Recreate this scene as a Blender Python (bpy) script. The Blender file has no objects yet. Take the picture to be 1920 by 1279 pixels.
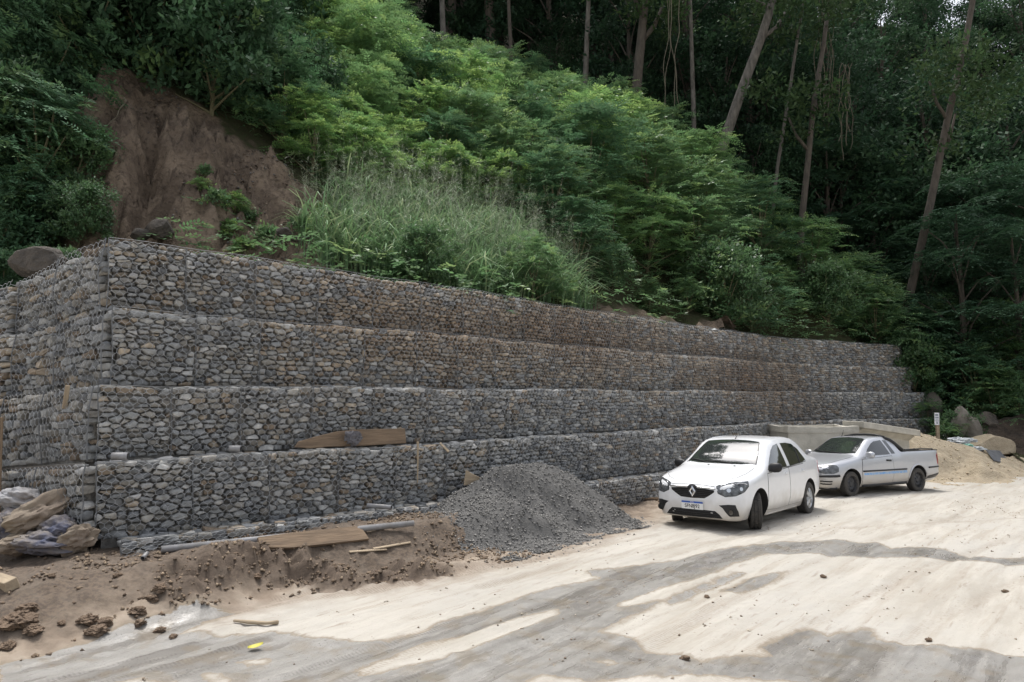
import bpy, bmesh, math, random
import numpy as np
from mathutils import Vector, Matrix
from mathutils.bvhtree import BVHTree

random.seed(7)
RNG = np.random.default_rng(11)
scene = bpy.context.scene
C = scene.collection
R = math.radians

# ------------------------------------------------------------------ camera
CAM_Z, FPX, HORIZON = 2.3, 1280.0, 740.0
PITCH = math.atan((HORIZON - 639.5) / FPX)
cam_data = bpy.data.cameras.new('camera')
cam_data.sensor_width = 36.0
cam_data.lens = 24.0
cam_data.clip_end = 2000.0
cam = bpy.data.objects.new('camera', cam_data)
C.objects.link(cam)
cam.location = (0, 0, CAM_Z)
cam.rotation_euler = (math.pi / 2 + PITCH, 0, 0)
scene.camera = cam

# ------------------------------------------------------------------ sky and sun
SUN_EL, SUN_AZ = R(70), R(-20)          # azimuth from +Y (into the picture), + is to the right
world = bpy.data.worlds.new('World')
scene.world = world
world.use_nodes = True
wn, wl = world.node_tree.nodes, world.node_tree.links
wn.clear()
w_out = wn.new('ShaderNodeOutputWorld')
w_bg = wn.new('ShaderNodeBackground')
w_sky = wn.new('ShaderNodeTexSky')
w_sky.sky_type = 'NISHITA'
w_sky.sun_disc = False
w_sky.sun_elevation = SUN_EL
w_sky.sun_rotation = SUN_AZ
w_sky.air_density = 1.0
w_sky.dust_density = 4.0
w_hsv = wn.new('ShaderNodeHueSaturation')
w_hsv.inputs['Saturation'].default_value = 0.33
w_bg.inputs['Strength'].default_value = 0.135
wl.new(w_sky.outputs[0], w_hsv.inputs['Color'])
wl.new(w_hsv.outputs[0], w_bg.inputs['Color'])
wl.new(w_bg.outputs[0], w_out.inputs['Surface'])

sun_data = bpy.data.lights.new('sun', 'SUN')
sun_data.energy = 1.5
sun_data.angle = R(16)
sun_data.color = (1.0, 0.98, 0.94)
sun = bpy.data.objects.new('sun', sun_data)
C.objects.link(sun)
sdir = Vector((math.sin(SUN_AZ) * math.cos(SUN_EL), math.cos(SUN_AZ) * math.cos(SUN_EL), math.sin(SUN_EL)))
sun.rotation_euler = sdir.to_track_quat('Z', 'Y').to_euler()
sun.location = (0, 0, 60)

scene.view_settings.view_transform = 'Standard'
scene.view_settings.look = 'None'
scene.view_settings.gamma = 1.0
scene.view_settings.use_curve_mapping = False
scene.view_settings.exposure = 0.92
scene.render.engine = 'CYCLES'
scene.cycles.max_bounces = 6
scene.cycles.diffuse_bounces = 3
scene.cycles.glossy_bounces = 3
scene.cycles.transmission_bounces = 4
scene.cycles.transparent_max_bounces = 6

# ------------------------------------------------------------------ numbers
def smooth(a, b, x):
    t = np.clip((np.asarray(x, dtype=float) - a) / (b - a), 0, 1)
    return t * t * (3 - 2 * t)

def _hash(ix, iy, iz, seed):
    h = (ix * 374761393 + iy * 668265263 + iz * 2147483647 + seed * 1274126177) & 0xFFFFFFFF
    h = ((h ^ (h >> 13)) * 1274126177) & 0xFFFFFFFF
    h = h ^ (h >> 16)
    return (h & 0xFFFFFF) / float(0xFFFFFF)

def noise3(x, y, z=0.0, seed=0):
    x, y, z = np.broadcast_arrays(np.asarray(x, float), np.asarray(y, float), np.asarray(z, float))
    ix, iy, iz = np.floor(x).astype(np.int64), np.floor(y).astype(np.int64), np.floor(z).astype(np.int64)
    fx, fy, fz = x - ix, y - iy, z - iz
    fx, fy, fz = fx * fx * (3 - 2 * fx), fy * fy * (3 - 2 * fy), fz * fz * (3 - 2 * fz)
    r = 0
    for a in (0, 1):
        for b in (0, 1):
            for c in (0, 1):
                w = (fx if a else 1 - fx) * (fy if b else 1 - fy) * (fz if c else 1 - fz)
                r = r + w * _hash(ix + a, iy + b, iz + c, seed)
    return r * 2 - 1

def fbm(x, y, z=0.0, octaves=4, seed=0, gain=0.5):
    r, a, f = 0, 1.0, 1.0
    for o in range(octaves):
        r = r + a * noise3(np.asarray(x) * f, np.asarray(y) * f, np.asarray(z) * f, seed + o * 17)
        a *= gain
        f *= 2.03
    return r

CP, SP = math.cos(PITCH), math.sin(PITCH)

def ray(px, py):
    a, b = (px - 960) / FPX, (639.5 - py) / FPX
    return np.array((a, CP - b * SP, SP + b * CP))

def on_plane(px, py, z=0.0):
    d = ray(px, py)
    k = (z - CAM_Z) / d[2]
    return d[0] * k, d[1] * k

def at_depth(px, py, Y):
    d = ray(px, py)
    k = Y / d[1]
    return np.array((d[0] * k, Y, CAM_Z + d[2] * k))

def seg_dist(X, Y, a, b):
    ax, ay = a
    bx, by = b
    dx, dy = bx - ax, by - ay
    t = np.clip(((X - ax) * dx + (Y - ay) * dy) / (dx * dx + dy * dy + 1e-12), 0, 1)
    return np.hypot(X - ax - t * dx, Y - ay - t * dy), t

def poly_sd(X, Y, pts):
    """signed distance to a polygon, positive inside"""
    ins = np.zeros(X.shape, bool)
    best = np.full(X.shape, 1e9)
    n = len(pts)
    for i in range(n):
        a, b = pts[i], pts[(i + 1) % n]
        d, _ = seg_dist(X, Y, a, b)
        best = np.minimum(best, d)
        cond = ((a[1] > Y) != (b[1] > Y))
        xx = (b[0] - a[0]) * (Y - a[1]) / ((b[1] - a[1]) if b[1] != a[1] else 1e-9) + a[0]
        ins ^= cond & (X < xx)
    return np.where(ins, best, -best)

# ------------------------------------------------------------------ objects
def tag(o, label=None, cat=None, group=None, kind=None):
    if label: o['label'] = label
    if cat: o['category'] = cat
    if group: o['group'] = group
    if kind: o['kind'] = kind
    return o

def empty(name, loc=(0, 0, 0), rz=0.0):
    o = bpy.data.objects.new(name, None)
    o.empty_display_size = 0.2
    o.location = loc
    o.rotation_euler = (0, 0, rz)
    C.objects.link(o)
    return o

def link(name, me, mat=None, parent=None, smooth_shade=False):
    if mat is not None and len(me.materials) == 0:
        for m in (mat if isinstance(mat, (list, tuple)) else [mat]):
            me.materials.append(m)
    if smooth_shade:
        me.polygons.foreach_set('use_smooth', np.ones(len(me.polygons), bool))
    o = bpy.data.objects.new(name, me)
    C.objects.link(o)
    if parent is not None:
        o.parent = parent
    return o

def np_mesh(name, V, F):
    """V (n,3); F (m,k) all polygons of k corners"""
    V = np.asarray(V, np.float32).reshape(-1, 3)
    F = np.asarray(F, np.int32)
    me = bpy.data.meshes.new(name)
    m, k = F.shape
    me.vertices.add(len(V))
    me.vertices.foreach_set('co', V.ravel())
    me.loops.add(m * k)
    me.loops.foreach_set('vertex_index', F.ravel())
    me.polygons.add(m)
    me.polygons.foreach_set('loop_start', np.arange(0, m * k, k, dtype=np.int32))
    me.polygons.foreach_set('loop_total', np.full(m, k, np.int32))
    me.update(calc_edges=True)
    return me

def py_mesh(name, V, F):
    me = bpy.data.meshes.new(name)
    me.from_pydata([tuple(map(float, v)) for v in V], [], [tuple(f) for f in F])
    me.update()
    return me

def set_col(me, name, cols):
    a = me.attributes.new(name, 'FLOAT_COLOR', 'POINT')
    c = np.ones((len(me.vertices), 4), np.float32)
    c[:, :3] = cols
    a.data.foreach_set('color', c.ravel())

def set_val(me, name, vals):
    a = me.attributes.new(name, 'FLOAT', 'POINT')
    a.data.foreach_set('value', np.asarray(vals, np.float32).ravel())

class MB:
    """collects shapes into one mesh"""
    def __init__(self):
        self.V, self.F = [], []
    def add(self, V, F):
        b = len(self.V)
        self.V += [tuple(v) for v in V]
        self.F += [tuple(i + b for i in f) for f in F]
        return self
    def box(self, c, s, rot=None, taper=None):
        M = rot if rot is not None else Matrix.Identity(3)
        c = Vector(c)
        V = []
        for z in (-.5, .5):
            k = taper if (taper and z > 0) else 1.0
            for x, y in ((-.5, -.5), (.5, -.5), (.5, .5), (-.5, .5)):
                V.append(c + M @ Vector((x * s[0] * k, y * s[1] * k, z * s[2])))
        self.add(V, [(3, 2, 1, 0), (4, 5, 6, 7), (0, 1, 5, 4), (1, 2, 6, 5), (2, 3, 7, 6), (3, 0, 4, 7)])
        return self
    def tube(self, pts, rad, n=8, cap=True, hollow=0):
        pts = [Vector(p) for p in pts]
        if not isinstance(rad, (list, tuple)):
            rad = [rad] * len(pts)
        rings, up = [], Vector((0.13, 0.27, 1)).normalized()
        base = len(self.V)
        for i, p in enumerate(pts):
            d = (pts[min(i + 1, len(pts) - 1)] - pts[max(i - 1, 0)])
            d = d.normalized() if d.length > 1e-9 else Vector((0, 0, 1))
            if abs(d.dot(up)) > 0.97:
                s = d.cross(Vector((1, 0, 0))).normalized()
            else:
                s = d.cross(up).normalized()
            t = s.cross(d)
            for k in range(n):
                a = 2 * math.pi * k / n
                self.V.append(tuple(p + (s * math.cos(a) + t * math.sin(a)) * rad[i]))
        for i in range(len(pts) - 1):
            for k in range(n):
                a, b = base + i * n + k, base + i * n + (k + 1) % n
                self.F.append((a, b, b + n, a + n))
        if cap:
            self.F.append(tuple(base + k for k in range(n))[::-1])
            e = base + (len(pts) - 1) * n
            self.F.append(tuple(e + k for k in range(n)))
        return self
    def build(self, name, mat, parent=None, smooth_shade=False):
        return link(name, py_mesh(name, self.V, self.F), mat, parent, smooth_shade)

# ------------------------------------------------------------------ materials
def nodes_of(m):
    m.use_nodes = True
    return m.node_tree.nodes, m.node_tree.links

def mat(name, col, rough=0.8, var=0.12, scale=6.0, bump=0.0, bscale=40.0, metal=0.0, spec=0.5, col2=None, coat=0.0,
        attr=None, trans=0.0, coord='Object', detail=6.0, stretch=None, bdist=0.01):
    m = bpy.data.materials.new(name)
    N, L = nodes_of(m)
    p = N['Principled BSDF']
    out = N['Material Output']
    p.inputs['Roughness'].default_value = rough
    p.inputs['Metallic'].default_value = metal
    p.inputs['Specular IOR Level'].default_value = spec
    p.inputs['Coat Weight'].default_value = coat
    p.inputs['Coat Roughness'].default_value = 0.05
    tc = N.new('ShaderNodeTexCoord')
    vec = tc.outputs[coord]
    if stretch:
        mp = N.new('ShaderNodeMapping')
        mp.inputs['Scale'].default_value = stretch
        L.new(vec, mp.inputs['Vector'])
        vec = mp.outputs[0]
    nz = N.new('ShaderNodeTexNoise')
    nz.inputs['Scale'].default_value = scale
    nz.inputs['Detail'].default_value = detail
    nz.inputs['Roughness'].default_value = 0.62
    L.new(vec, nz.inputs['Vector'])
    c1 = Vector(col)
    c2 = Vector(col2) if col2 else c1 * (1 - var)
    c1b = c1 if col2 else c1 * (1 + var)
    mix = N.new('ShaderNodeMix')
    mix.data_type = 'RGBA'
    rmp = N.new('ShaderNodeMapRange')
    rmp.inputs['From Min'].default_value = 0.33
    rmp.inputs['From Max'].default_value = 0.67
    L.new(nz.outputs['Fac'], rmp.inputs['Value'])
    L.new(rmp.outputs[0], mix.inputs['Factor'])
    mix.inputs['A'].default_value = (*c1b, 1)
    mix.inputs['B'].default_value = (*c2, 1)
    colout = mix.outputs['Result']
    if attr:
        at = N.new('ShaderNodeAttribute')
        at.attribute_name = attr
        mu = N.new('ShaderNodeMix')
        mu.data_type = 'RGBA'
        mu.blend_type = 'MULTIPLY'
        mu.inputs['Factor'].default_value = 1.0
        L.new(at.outputs['Color'], mu.inputs['A'])
        L.new(colout, mu.inputs['B'])
        colout = mu.outputs['Result']
    L.new(colout, p.inputs['Base Color'])
    if bump > 0:
        n2 = N.new('ShaderNodeTexNoise')
        n2.inputs['Scale'].default_value = bscale
        n2.inputs['Detail'].default_value = 5.0
        L.new(vec, n2.inputs['Vector'])
        b = N.new('ShaderNodeBump')
        b.inputs['Strength'].default_value = bump
        b.inputs['Distance'].default_value = bdist
        L.new(n2.outputs['Fac'], b.inputs['Height'])
        L.new(b.outputs[0], p.inputs['Normal'])
    if trans > 0:
        tr = N.new('ShaderNodeBsdfTranslucent')
        ms = N.new('ShaderNodeMixShader')
        ms.inputs[0].default_value = trans
        hs = N.new('ShaderNodeHueSaturation')
        hs.inputs['Hue'].default_value = 0.485
        hs.inputs['Value'].default_value = 1.7
        L.new(colout, hs.inputs['Color'])
        L.new(hs.outputs[0], tr.inputs['Color'])
        L.new(p.outputs[0], ms.inputs[1])
        L.new(tr.outputs[0], ms.inputs[2])
        L.new(ms.outputs[0], out.inputs['Surface'])
    return m
# ------------------------------------------------------------------ the plan of the wall
WALL_PTS = [(-5.43, 9.21), (-1.83, 12.55), (1.79, 16.4), (5.97, 20.6), (8.8, 23.4), (11.2, 25.2), (16.2, 27.8)]
def _catmull(P, n=24):
    P = [np.array(p, float) for p in P]
    P = [2 * P[0] - P[1]] + P + [2 * P[-1] - P[-2]]
    out = []
    for i in range(1, len(P) - 2):
        p0, p1, p2, p3 = P[i - 1:i + 3]
        for k in range(n):
            t = k / n
            out.append(0.5 * (2 * p1 + (p2 - p0) * t + (2 * p0 - 5 * p1 + 4 * p2 - p3) * t * t + (3 * p1 - p0 - 3 * p2 + p3) * t ** 3))
    out.append(P[-2])
    return np.array(out)
_curve = _catmull(WALL_PTS)
_arc = np.concatenate([[0], np.cumsum(np.hypot(*np.diff(_curve, axis=0).T))])
WALL_L = float(_arc[-1])
def wall_at(t):
    """point and outward normal (to the road) of the second course's face at arc length t"""
    t = np.asarray(t, float)
    tc = np.clip(t, 0, WALL_L)
    x, y = np.interp(tc, _arc, _curve[:, 0]), np.interp(tc, _arc, _curve[:, 1])
    x2, y2 = np.interp(np.clip(t + .7, .7, WALL_L), _arc, _curve[:, 0]), np.interp(np.clip(t + .7, .7, WALL_L), _arc, _curve[:, 1])
    x1, y1 = np.interp(np.clip(t - .7, 0, WALL_L - .7), _arc, _curve[:, 0]), np.interp(np.clip(t - .7, 0, WALL_L - .7), _arc, _curve[:, 1])
    d = np.hypot(x2 - x1, y2 - y1)
    ux, uy = (x2 - x1) / d, (y2 - y1) / d
    ex = t - tc
    return x + ux * ex, y + uy * ex, uy, -ux
STEP = 0.40
SIDE = np.array((-0.90, 0.436))          # the way the left return runs into the hill

# ------------------------------------------------------------------ ground heights
_ct = np.linspace(-.4, WALL_L, 160)
_cx, _cy, _cnx, _cny = wall_at(_ct)
_fx, _fy = _cx + _cnx * STEP * 3, _cy + _cny * STEP * 3     # foot of the lowest course
BANK = [on_plane(*p) for p in ((340, 1105, .2), (400, 1082, .22), (480, 1058, .25), (560, 1052, .25), (640, 1052, .25), (720, 1050, .22), (800, 1042, .2))]

def foot_dist(X, Y):
    """distance to the foot of the lowest course and the arc length there"""
    best = np.full(X.shape, 1e9)
    bt = np.zeros(X.shape)
    for i in range(0, len(_ct) - 1, 2):
        j = min(i + 2, len(_ct) - 1)
        d, t = seg_dist(X, Y, (_fx[i], _fy[i]), (_fx[j], _fy[j]))
        m = d < best
        best = np.where(m, d, best)
        bt = np.where(m, _ct[i] + t * (_ct[j] - _ct[i]), bt)
    return best, bt

def ground_base(X, Y):
    X, Y = np.asarray(X, float), np.asarray(Y, float)
    z = -0.030 * np.clip(Y - 11.0, 0, 9)
    d, t = foot_dist(X, Y)
    wide = 1.5 - 0.85 * smooth(-.5, 2.2, t)
    along = 0.40 * (1 - smooth(0.62, 0.62 + wide, d)) * (1 - smooth(5.2, 8.6, t))
    left = 0.40 * smooth(6.7, 8.5, Y + .15 * X + .75) * (1 - smooth(-5.2, -4.0, X))
    rise = np.maximum(along, left)
    return z + rise, d, t

def ground_z(x, y):
    return float(ground_base(np.array([x]), np.array([y]))[0][0])

# wet patches, traced on the ground plane
def gp(pts):
    return [on_plane(x, y, 0.0) for x, y in pts]
WET = gp([(0, 1246), (100, 1226), (175, 1206), (275, 1176), (350, 1157), (425, 1147), (440, 1152), (385, 1170), (330, 1192), (420, 1194), (500, 1188), (650, 1199),
          (725, 1199), (800, 1183), (822, 1167), (875, 1152), (960, 1126), (1010, 1110), (1125, 1083), (1102, 1072), (1185, 1062), (1280, 1047), (1360, 1032),
          (1460, 1017), (1560, 1012), (1645, 1015), (1670, 1027), (1740, 1026), (1810, 1042), (1860, 1049), (1930, 1044), (1930, 1060), (1810, 1053), (1710, 1046),
          (1585, 1040), (1440, 1037), (1390, 1052), (1310, 1085), (1235, 1105), (1160, 1132), (1156, 1146), (1240, 1130), (1200, 1150), (1115, 1187), (1185, 1195),
          (1210, 1220), (1270, 1232), (1320, 1245), (1360, 1235), (1450, 1232), (1430, 1215), (1460, 1200), (1510, 1175), (1550, 1192), (1630, 1175), (1645, 1200),
          (1700, 1210), (1770, 1215), (1860, 1222), (1930, 1232), (1990, 1300), (1530, 1300), (1520, 1279), (1410, 1270), (1285, 1265), (1185, 1275), (1110, 1272),
          (1010, 1270), (960, 1290), (760, 1420), (0, 1400)])
DRY = [gp([(655, 1256), (700, 1240), (800, 1202), (870, 1190), (960, 1162), (1050, 1140), (1047, 1155), (960, 1192), (875, 1225), (775, 1255), (675, 1272)]),
       gp([(448, 1238), (470, 1233), (500, 1233), (518, 1239), (500, 1245), (465, 1245)]),
       gp([(384, 1258), (410, 1260), (440, 1270), (450, 1285), (400, 1290)]),
       gp([(190, 1285), (260, 1272), (330, 1272), (340, 1290), (260, 1300)]),
       gp([(1110, 1240), (1140, 1236), (1162, 1240), (1140, 1246)])]
DAMP = gp([(1355, 1107), (1400, 1087), (1475, 1072), (1460, 1085), (1420, 1100), (1380, 1112)])
DAMP2 = gp([(1245, 1128), (1300, 1102), (1380, 1070), (1400, 1072), (1330, 1105), (1260, 1135)])

def axis(lo, hi, fine, far_lo, far_hi):
    a = np.arange(lo, hi, fine)
    r, s, v = [], fine, a[-1]
    while v < far_hi:
        s *= 1.35
        v += s
        r.append(v)
    l, s, v = [], fine, a[0]
    while v > far_lo:
        s *= 1.35
        v -= s
        l.append(v)
    return np.array(l[::-1] + list(a) + r)
gx = axis(-9.5, 15.5, 0.045, -500, 500)
gy = axis(4.9, 19.0, 0.04, -300, 600)
GX, GY = np.meshgrid(gx, gy)
base, fd, ft = ground_base(GX, GY)
wet = poly_sd(GX, GY, WET)
for dr in DRY:
    wet = np.minimum(wet, -poly_sd(GX, GY, dr))
wet = np.where(GY < 4.9, -0.3, wet)
damp = np.maximum(np.maximum(poly_sd(GX, GY, DAMP), poly_sd(GX, GY, DAMP2) - .02), -1)
wetc = np.maximum(np.clip(wet, -.6, .6), np.minimum(np.clip(damp, -.6, .6) - 0.0, 0.02))
# brown soil by the wall foot
BROWN = gp([(-300, 1270), (0, 1252), (150, 1215), (300, 1165), (430, 1138), (540, 1112), (700, 1092), (800, 1078), (900, 1056), (1020, 1034), (1120, 1000), (1230, 962),
            (1290, 900), (1290, 850), (-600, 900)])
brown = poly_sd(GX, GY, BROWN)
brown = np.where(GY > 24, -1, brown)
near = (np.abs(GX - 3) < 14) & (GY > 4) & (GY < 20)
rough_amt = smooth(-.5, .6, brown)
bd = np.full(GX.shape, 1e9)
for i in range(len(BANK) - 1):
    bd = np.minimum(bd, seg_dist(GX, GY, BANK[i], BANK[i + 1])[0])
bank = np.exp(-(bd / .34) ** 2)
n1 = fbm(GX * 2.2, GY * 2.2, octaves=5, seed=3)
n2 = fbm(GX * 9, GY * 9, octaves=3, seed=9)
n3 = np.abs(fbm(GX * 5, GY * 5, octaves=4, seed=21))
H = base.copy()
H += np.where(near, rough_amt * (0.034 * n1 + 0.022 * n2) + bank * (0.03 + .09 * n1 + 0.07 * n2 + .09 * n3), 0)
# wheel tracks along the road and little relief elsewhere
ca, sa = math.cos(R(49)), math.sin(R(49))
al, ac = GX * ca + GY * sa, -GX * sa + GY * ca
trk = fbm(al * .30, ac * 3.6, octaves=4, seed=31, gain=.6)
H += np.where(near, (1 - rough_amt) * (0.020 * trk + 0.007 * n2 + .007 * n1 + .010 * np.clip(fbm(GX * 6, GY * 6, octaves=3, seed=36) - .35, 0, 1)), 0)
H -= np.where(near, 0.012 * smooth(0, .35, wet) * (1 - rough_amt), 0)
# tread prints in the soft strip between soil and road
soft = smooth(-1.3, -.1, brown) * (1 - smooth(.3, .9, brown))
band = np.exp(-((brown + .25 + .15 * np.sin(al * .9)) / .16) ** 2) + np.exp(-((brown - .28 + .1 * np.sin(al * .7 + 1)) / .12) ** 2)
H += np.where(near, soft * band * (0.010 * np.sign(np.sin(al * 2 * math.pi / .11 + 3 * ac)) - .012) * (fbm(GX * .8, GY * .8, seed=5) > -.15), 0)
GV = np.stack([GX, GY, H], -1).reshape(-1, 3)
ny, nx = GX.shape
idx = np.arange(ny * nx).reshape(ny, nx)
GF = np.stack([idx[:-1, :-1], idx[:-1, 1:], idx[1:, 1:], idx[1:, :-1]], -1).reshape(-1, 4)
ground_me = np_mesh('ground', GV, GF)
set_val(ground_me, 'wet', wetc)
set_val(ground_me, 'brown', np.clip(brown, -2, 2))
set_val(ground_me, 'bank', bank)
tracks = np.zeros(GX.shape)
for k_, tr_ in enumerate((((1100, 1300), (1185, 1240), (1300, 1165), (1440, 1090), (1600, 1022), (1800, 960)), ((1330, 1300), (1450, 1215), (1600, 1130), (1780, 1050), (1960, 985)),
                          ((1560, 1300), (1680, 1210), (1820, 1130), (1990, 1050)), ((330, 1172), (430, 1150), (560, 1128), (700, 1108), (900, 1066), (1100, 1028), (1230, 1003)),
                          ((520, 1120), (640, 1106), (780, 1084), (960, 1046)), ((900, 1100), (1050, 1062), (1220, 1030), (1420, 1003), (1700, 975), (1950, 965)), ((560, 1300), (800, 1215), (1000, 1140), (1250, 1075), (1500, 1022)))):
    pts_ = gp(tr_)
    for a_, b_ in zip(pts_[:-1], pts_[1:]):
        dd_, tt_ = seg_dist(GX, GY, a_, b_)
        dd_ = dd_ + .03 * fbm(al * .8, ac * .8, octaves=2, seed=60 + k_)
        tracks = np.maximum(tracks, np.exp(-(dd_ / .095) ** 4) * (.55 + .45 * np.clip(fbm(GX * .7, GY * .7, octaves=2, seed=70 + k_) + .4, 0, 1)))
H -= np.where(near, .016 * tracks, 0)
_cz = np.zeros(len(ground_me.vertices) * 3, np.float32)
GV[:, 2] = H.ravel()
ground_me.vertices.foreach_set('co', GV.astype(np.float32).ravel())
ground_me.update()
set_val(ground_me, 'track', tracks)
_GT = (gx, gy, H)
def ground_top(x, y):
    gx, gy, H = _GT
    i = int(np.clip(np.searchsorted(gx, x), 1, len(gx) - 1))
    j = int(np.clip(np.searchsorted(gy, y), 1, len(gy) - 1))
    u, v = (x - gx[i - 1]) / (gx[i] - gx[i - 1]), (y - gy[j - 1]) / (gy[j] - gy[j - 1])
    return float((H[j - 1, i - 1] * (1 - u) + H[j - 1, i] * u) * (1 - v) + (H[j, i - 1] * (1 - u) + H[j, i] * u) * v)

def ground_material():
    m = bpy.data.materials.new('sandy_ground')
    N, L = nodes_of(m)
    p = N['Principled BSDF']
    def math_(op, a, b=None, clamp=False):
        n = N.new('ShaderNodeMath'); n.operation = op; n.use_clamp = clamp
        for i, v in enumerate((a, b)):
            if v is None: continue
            if isinstance(v, (int, float)): n.inputs[i].default_value = v
            else: L.new(v, n.inputs[i])
        return n.outputs[0]
    def rng(v, a, b, c=0.0, d=1.0, sm=True):
        n = N.new('ShaderNodeMapRange')
        n.interpolation_type = 'SMOOTHSTEP' if sm else 'LINEAR'
        for k, val in zip(('From Min', 'From Max', 'To Min', 'To Max'), (a, b, c, d)): n.inputs[k].default_value = val
        L.new(v, n.inputs['Value']); return n.outputs[0]
    def mixc(f, a, b):
        n = N.new('ShaderNodeMix'); n.data_type = 'RGBA'
        if isinstance(f, (int, float)): n.inputs['Factor'].default_value = f
        else: L.new(f, n.inputs['Factor'])
        for k, v in (('A', a), ('B', b)):
            if isinstance(v, tuple): n.inputs[k].default_value = (*v, 1)
            else: L.new(v, n.inputs[k])
        return n.outputs['Result']
    tc = N.new('ShaderNodeTexCoord')
    P = tc.outputs['Object']
    def noise(scale, detail=6, vec=P, rough=.6):
        n = N.new('ShaderNodeTexNoise'); n.inputs['Scale'].default_value = scale; n.inputs['Detail'].default_value = detail
        n.inputs['Roughness'].default_value = rough
        L.new(vec, n.inputs['Vector']); return n.outputs['Fac']
    mp = N.new('ShaderNodeMapping'); mp.vector_type = 'TEXTURE'
    mp.inputs['Rotation'].default_value = (0, 0, R(49)); mp.inputs['Scale'].default_value = (7, 1, 1)
    L.new(P, mp.inputs['Vector'])
    streak = noise(2.6, 8, mp.outputs[0], .65)
    streak_f = noise(11, 6, mp.outputs[0], .7)
    big, mid, fine, grit = noise(.45, 5), noise(3.0, 8), noise(22, 6), noise(120, 4)
    wet_a = N.new('ShaderNodeAttribute'); wet_a.attribute_name = 'wet'
    br_a = N.new('ShaderNodeAttribute'); br_a.attribute_name = 'brown'
    jit = math_('ADD', math_('MULTIPLY', math_('SUBTRACT', mid, .5), .14), math_('MULTIPLY', math_('SUBTRACT', fine, .5), .08))
    jit = math_('ADD', jit, math_('MULTIPLY', math_('SUBTRACT', streak_f, .5), .14))
    wv = math_('ADD', wet_a.outputs['Fac'], jit)
    wet_f = rng(wv, -.006, .012)
    fringe = rng(wv, -.075, .0)
    core = rng(wv, .05, .26)
    bv = math_('ADD', br_a.outputs['Fac'], math_('ADD', math_('MULTIPLY', math_('SUBTRACT', mid, .5), .9), math_('MULTIPLY', math_('SUBTRACT', big, .5), .9)))
    brn = rng(bv, -.9, .25)
    brn2 = rng(bv, .05, .75)
    vo = N.new('ShaderNodeTexVoronoi'); vo.inputs['Scale'].default_value = 7.0; vo.inputs['Randomness'].default_value = 1.0
    L.new(P, vo.inputs['Vector'])
    vo2 = N.new('ShaderNodeTexVoronoi'); vo2.inputs['Scale'].default_value = 24.0
    L.new(P, vo2.inputs['Vector'])
    speck = math_('MULTIPLY', rng(vo.outputs['Distance'], .13, .06), rng(noise(1.3, 4), .48, .60))
    speck2 = math_('MULTIPLY', rng(vo2.outputs['Distance'], .20, .10), rng(noise(2.1, 4), .47, .58))
    mp2 = N.new('ShaderNodeMapping'); mp2.vector_type = 'TEXTURE'
    mp2.inputs['Rotation'].default_value = (0, 0, R(46)); mp2.inputs['Scale'].default_value = (14, 1, 1)
    L.new(P, mp2.inputs['Vector'])
    track = noise(5.2, 5, mp2.outputs[0], .6)
    wv_ = N.new('ShaderNodeTexWave'); wv_.bands_direction = 'X'; wv_.inputs['Scale'].default_value = 26.0; wv_.inputs['Distortion'].default_value = 2.5
    mp3 = N.new('ShaderNodeMapping'); mp3.vector_type = 'TEXTURE'; mp3.inputs['Rotation'].default_value = (0, 0, R(46)); mp3.inputs['Scale'].default_value = (3, 3, 3)
    L.new(P, mp3.inputs['Vector']); L.new(mp3.outputs[0], wv_.inputs['Vector'])
    tread = math_('MULTIPLY', rng(wv_.outputs['Fac'], .45, .75), rng(track, .54, .64))
    sand = mixc(rng(streak, .36, .64), (.455, .425, .375), (.36, .33, .282))
    sand = mixc(rng(big, .40, .68), sand, (.415, .392, .352))
    sand = mixc(math_('MULTIPLY', rng(streak_f, .56, .70), .6), sand, (.24, .195, .15))
    sand = mixc(math_('MULTIPLY', rng(grit, .60, .72), .45), sand, (.22, .19, .155))
    sand = mixc(math_('MULTIPLY', rng(fine, .60, .74), .30), sand, (.28, .245, .20))
    sand = mixc(math_('MULTIPLY', rng(track, .50, .66), .35), sand, (.335, .295, .24))
    sand = mixc(math_('MULTIPLY', tread, .40), sand, (.27, .225, .175))
    sand = mixc(math_('MULTIPLY', speck, .75), sand, (.17, .135, .10))
    sand = mixc(math_('MULTIPLY', speck2, .55), sand, (.22, .185, .145))
    tr_a = N.new('ShaderNodeAttribute'); tr_a.attribute_name = 'track'
    trm = math_('MULTIPLY', tr_a.outputs['Fac'], rng(wv_.outputs['Fac'], .25, .75, .25, 1.0))
    trm = math_('MULTIPLY', trm, rng(fine, .35, .6, .45, 1.0))
    sand = mixc(math_('MULTIPLY', trm, .75), sand, (.235, .195, .15))
    soil_l = mixc(rng(mid, .35, .65), (.285, .228, .172), (.21, .162, .12))
    soil = mixc(rng(fine, .38, .66), (.150, .112, .081), (.085, .064, .048))
    soil = mixc(math_('MULTIPLY', rng(mid, .45, .7), .5), soil, (.175, .143, .112))
    dry = mixc(brn, sand, soil_l)
    bk_a = N.new('ShaderNodeAttribute'); bk_a.attribute_name = 'bank'
    soil = mixc(math_('MULTIPLY', bk_a.outputs['Fac'], .7), soil, (.088, .062, .044))
    dry = mixc(math_('MULTIPLY', math_('MULTIPLY', trm, brn), .5), dry, (.14, .10, .07))
    dry = mixc(math_('MAXIMUM', brn2, rng(bk_a.outputs['Fac'], .15, .6)), dry, soil)
    wetc_ = mixc(rng(streak, .35, .65), (.275, .262, .242), (.205, .193, .176))
    wetc_ = mixc(math_('MULTIPLY', rng(track, .48, .62), .45), wetc_, (.155, .143, .128))
    wetc_ = mixc(math_('MULTIPLY', rng(streak_f, .52, .66), .6), wetc_, (.34, .32, .29))
    wetc_ = mixc(math_('MULTIPLY', speck2, .8), wetc_, (.06, .055, .05))
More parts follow.
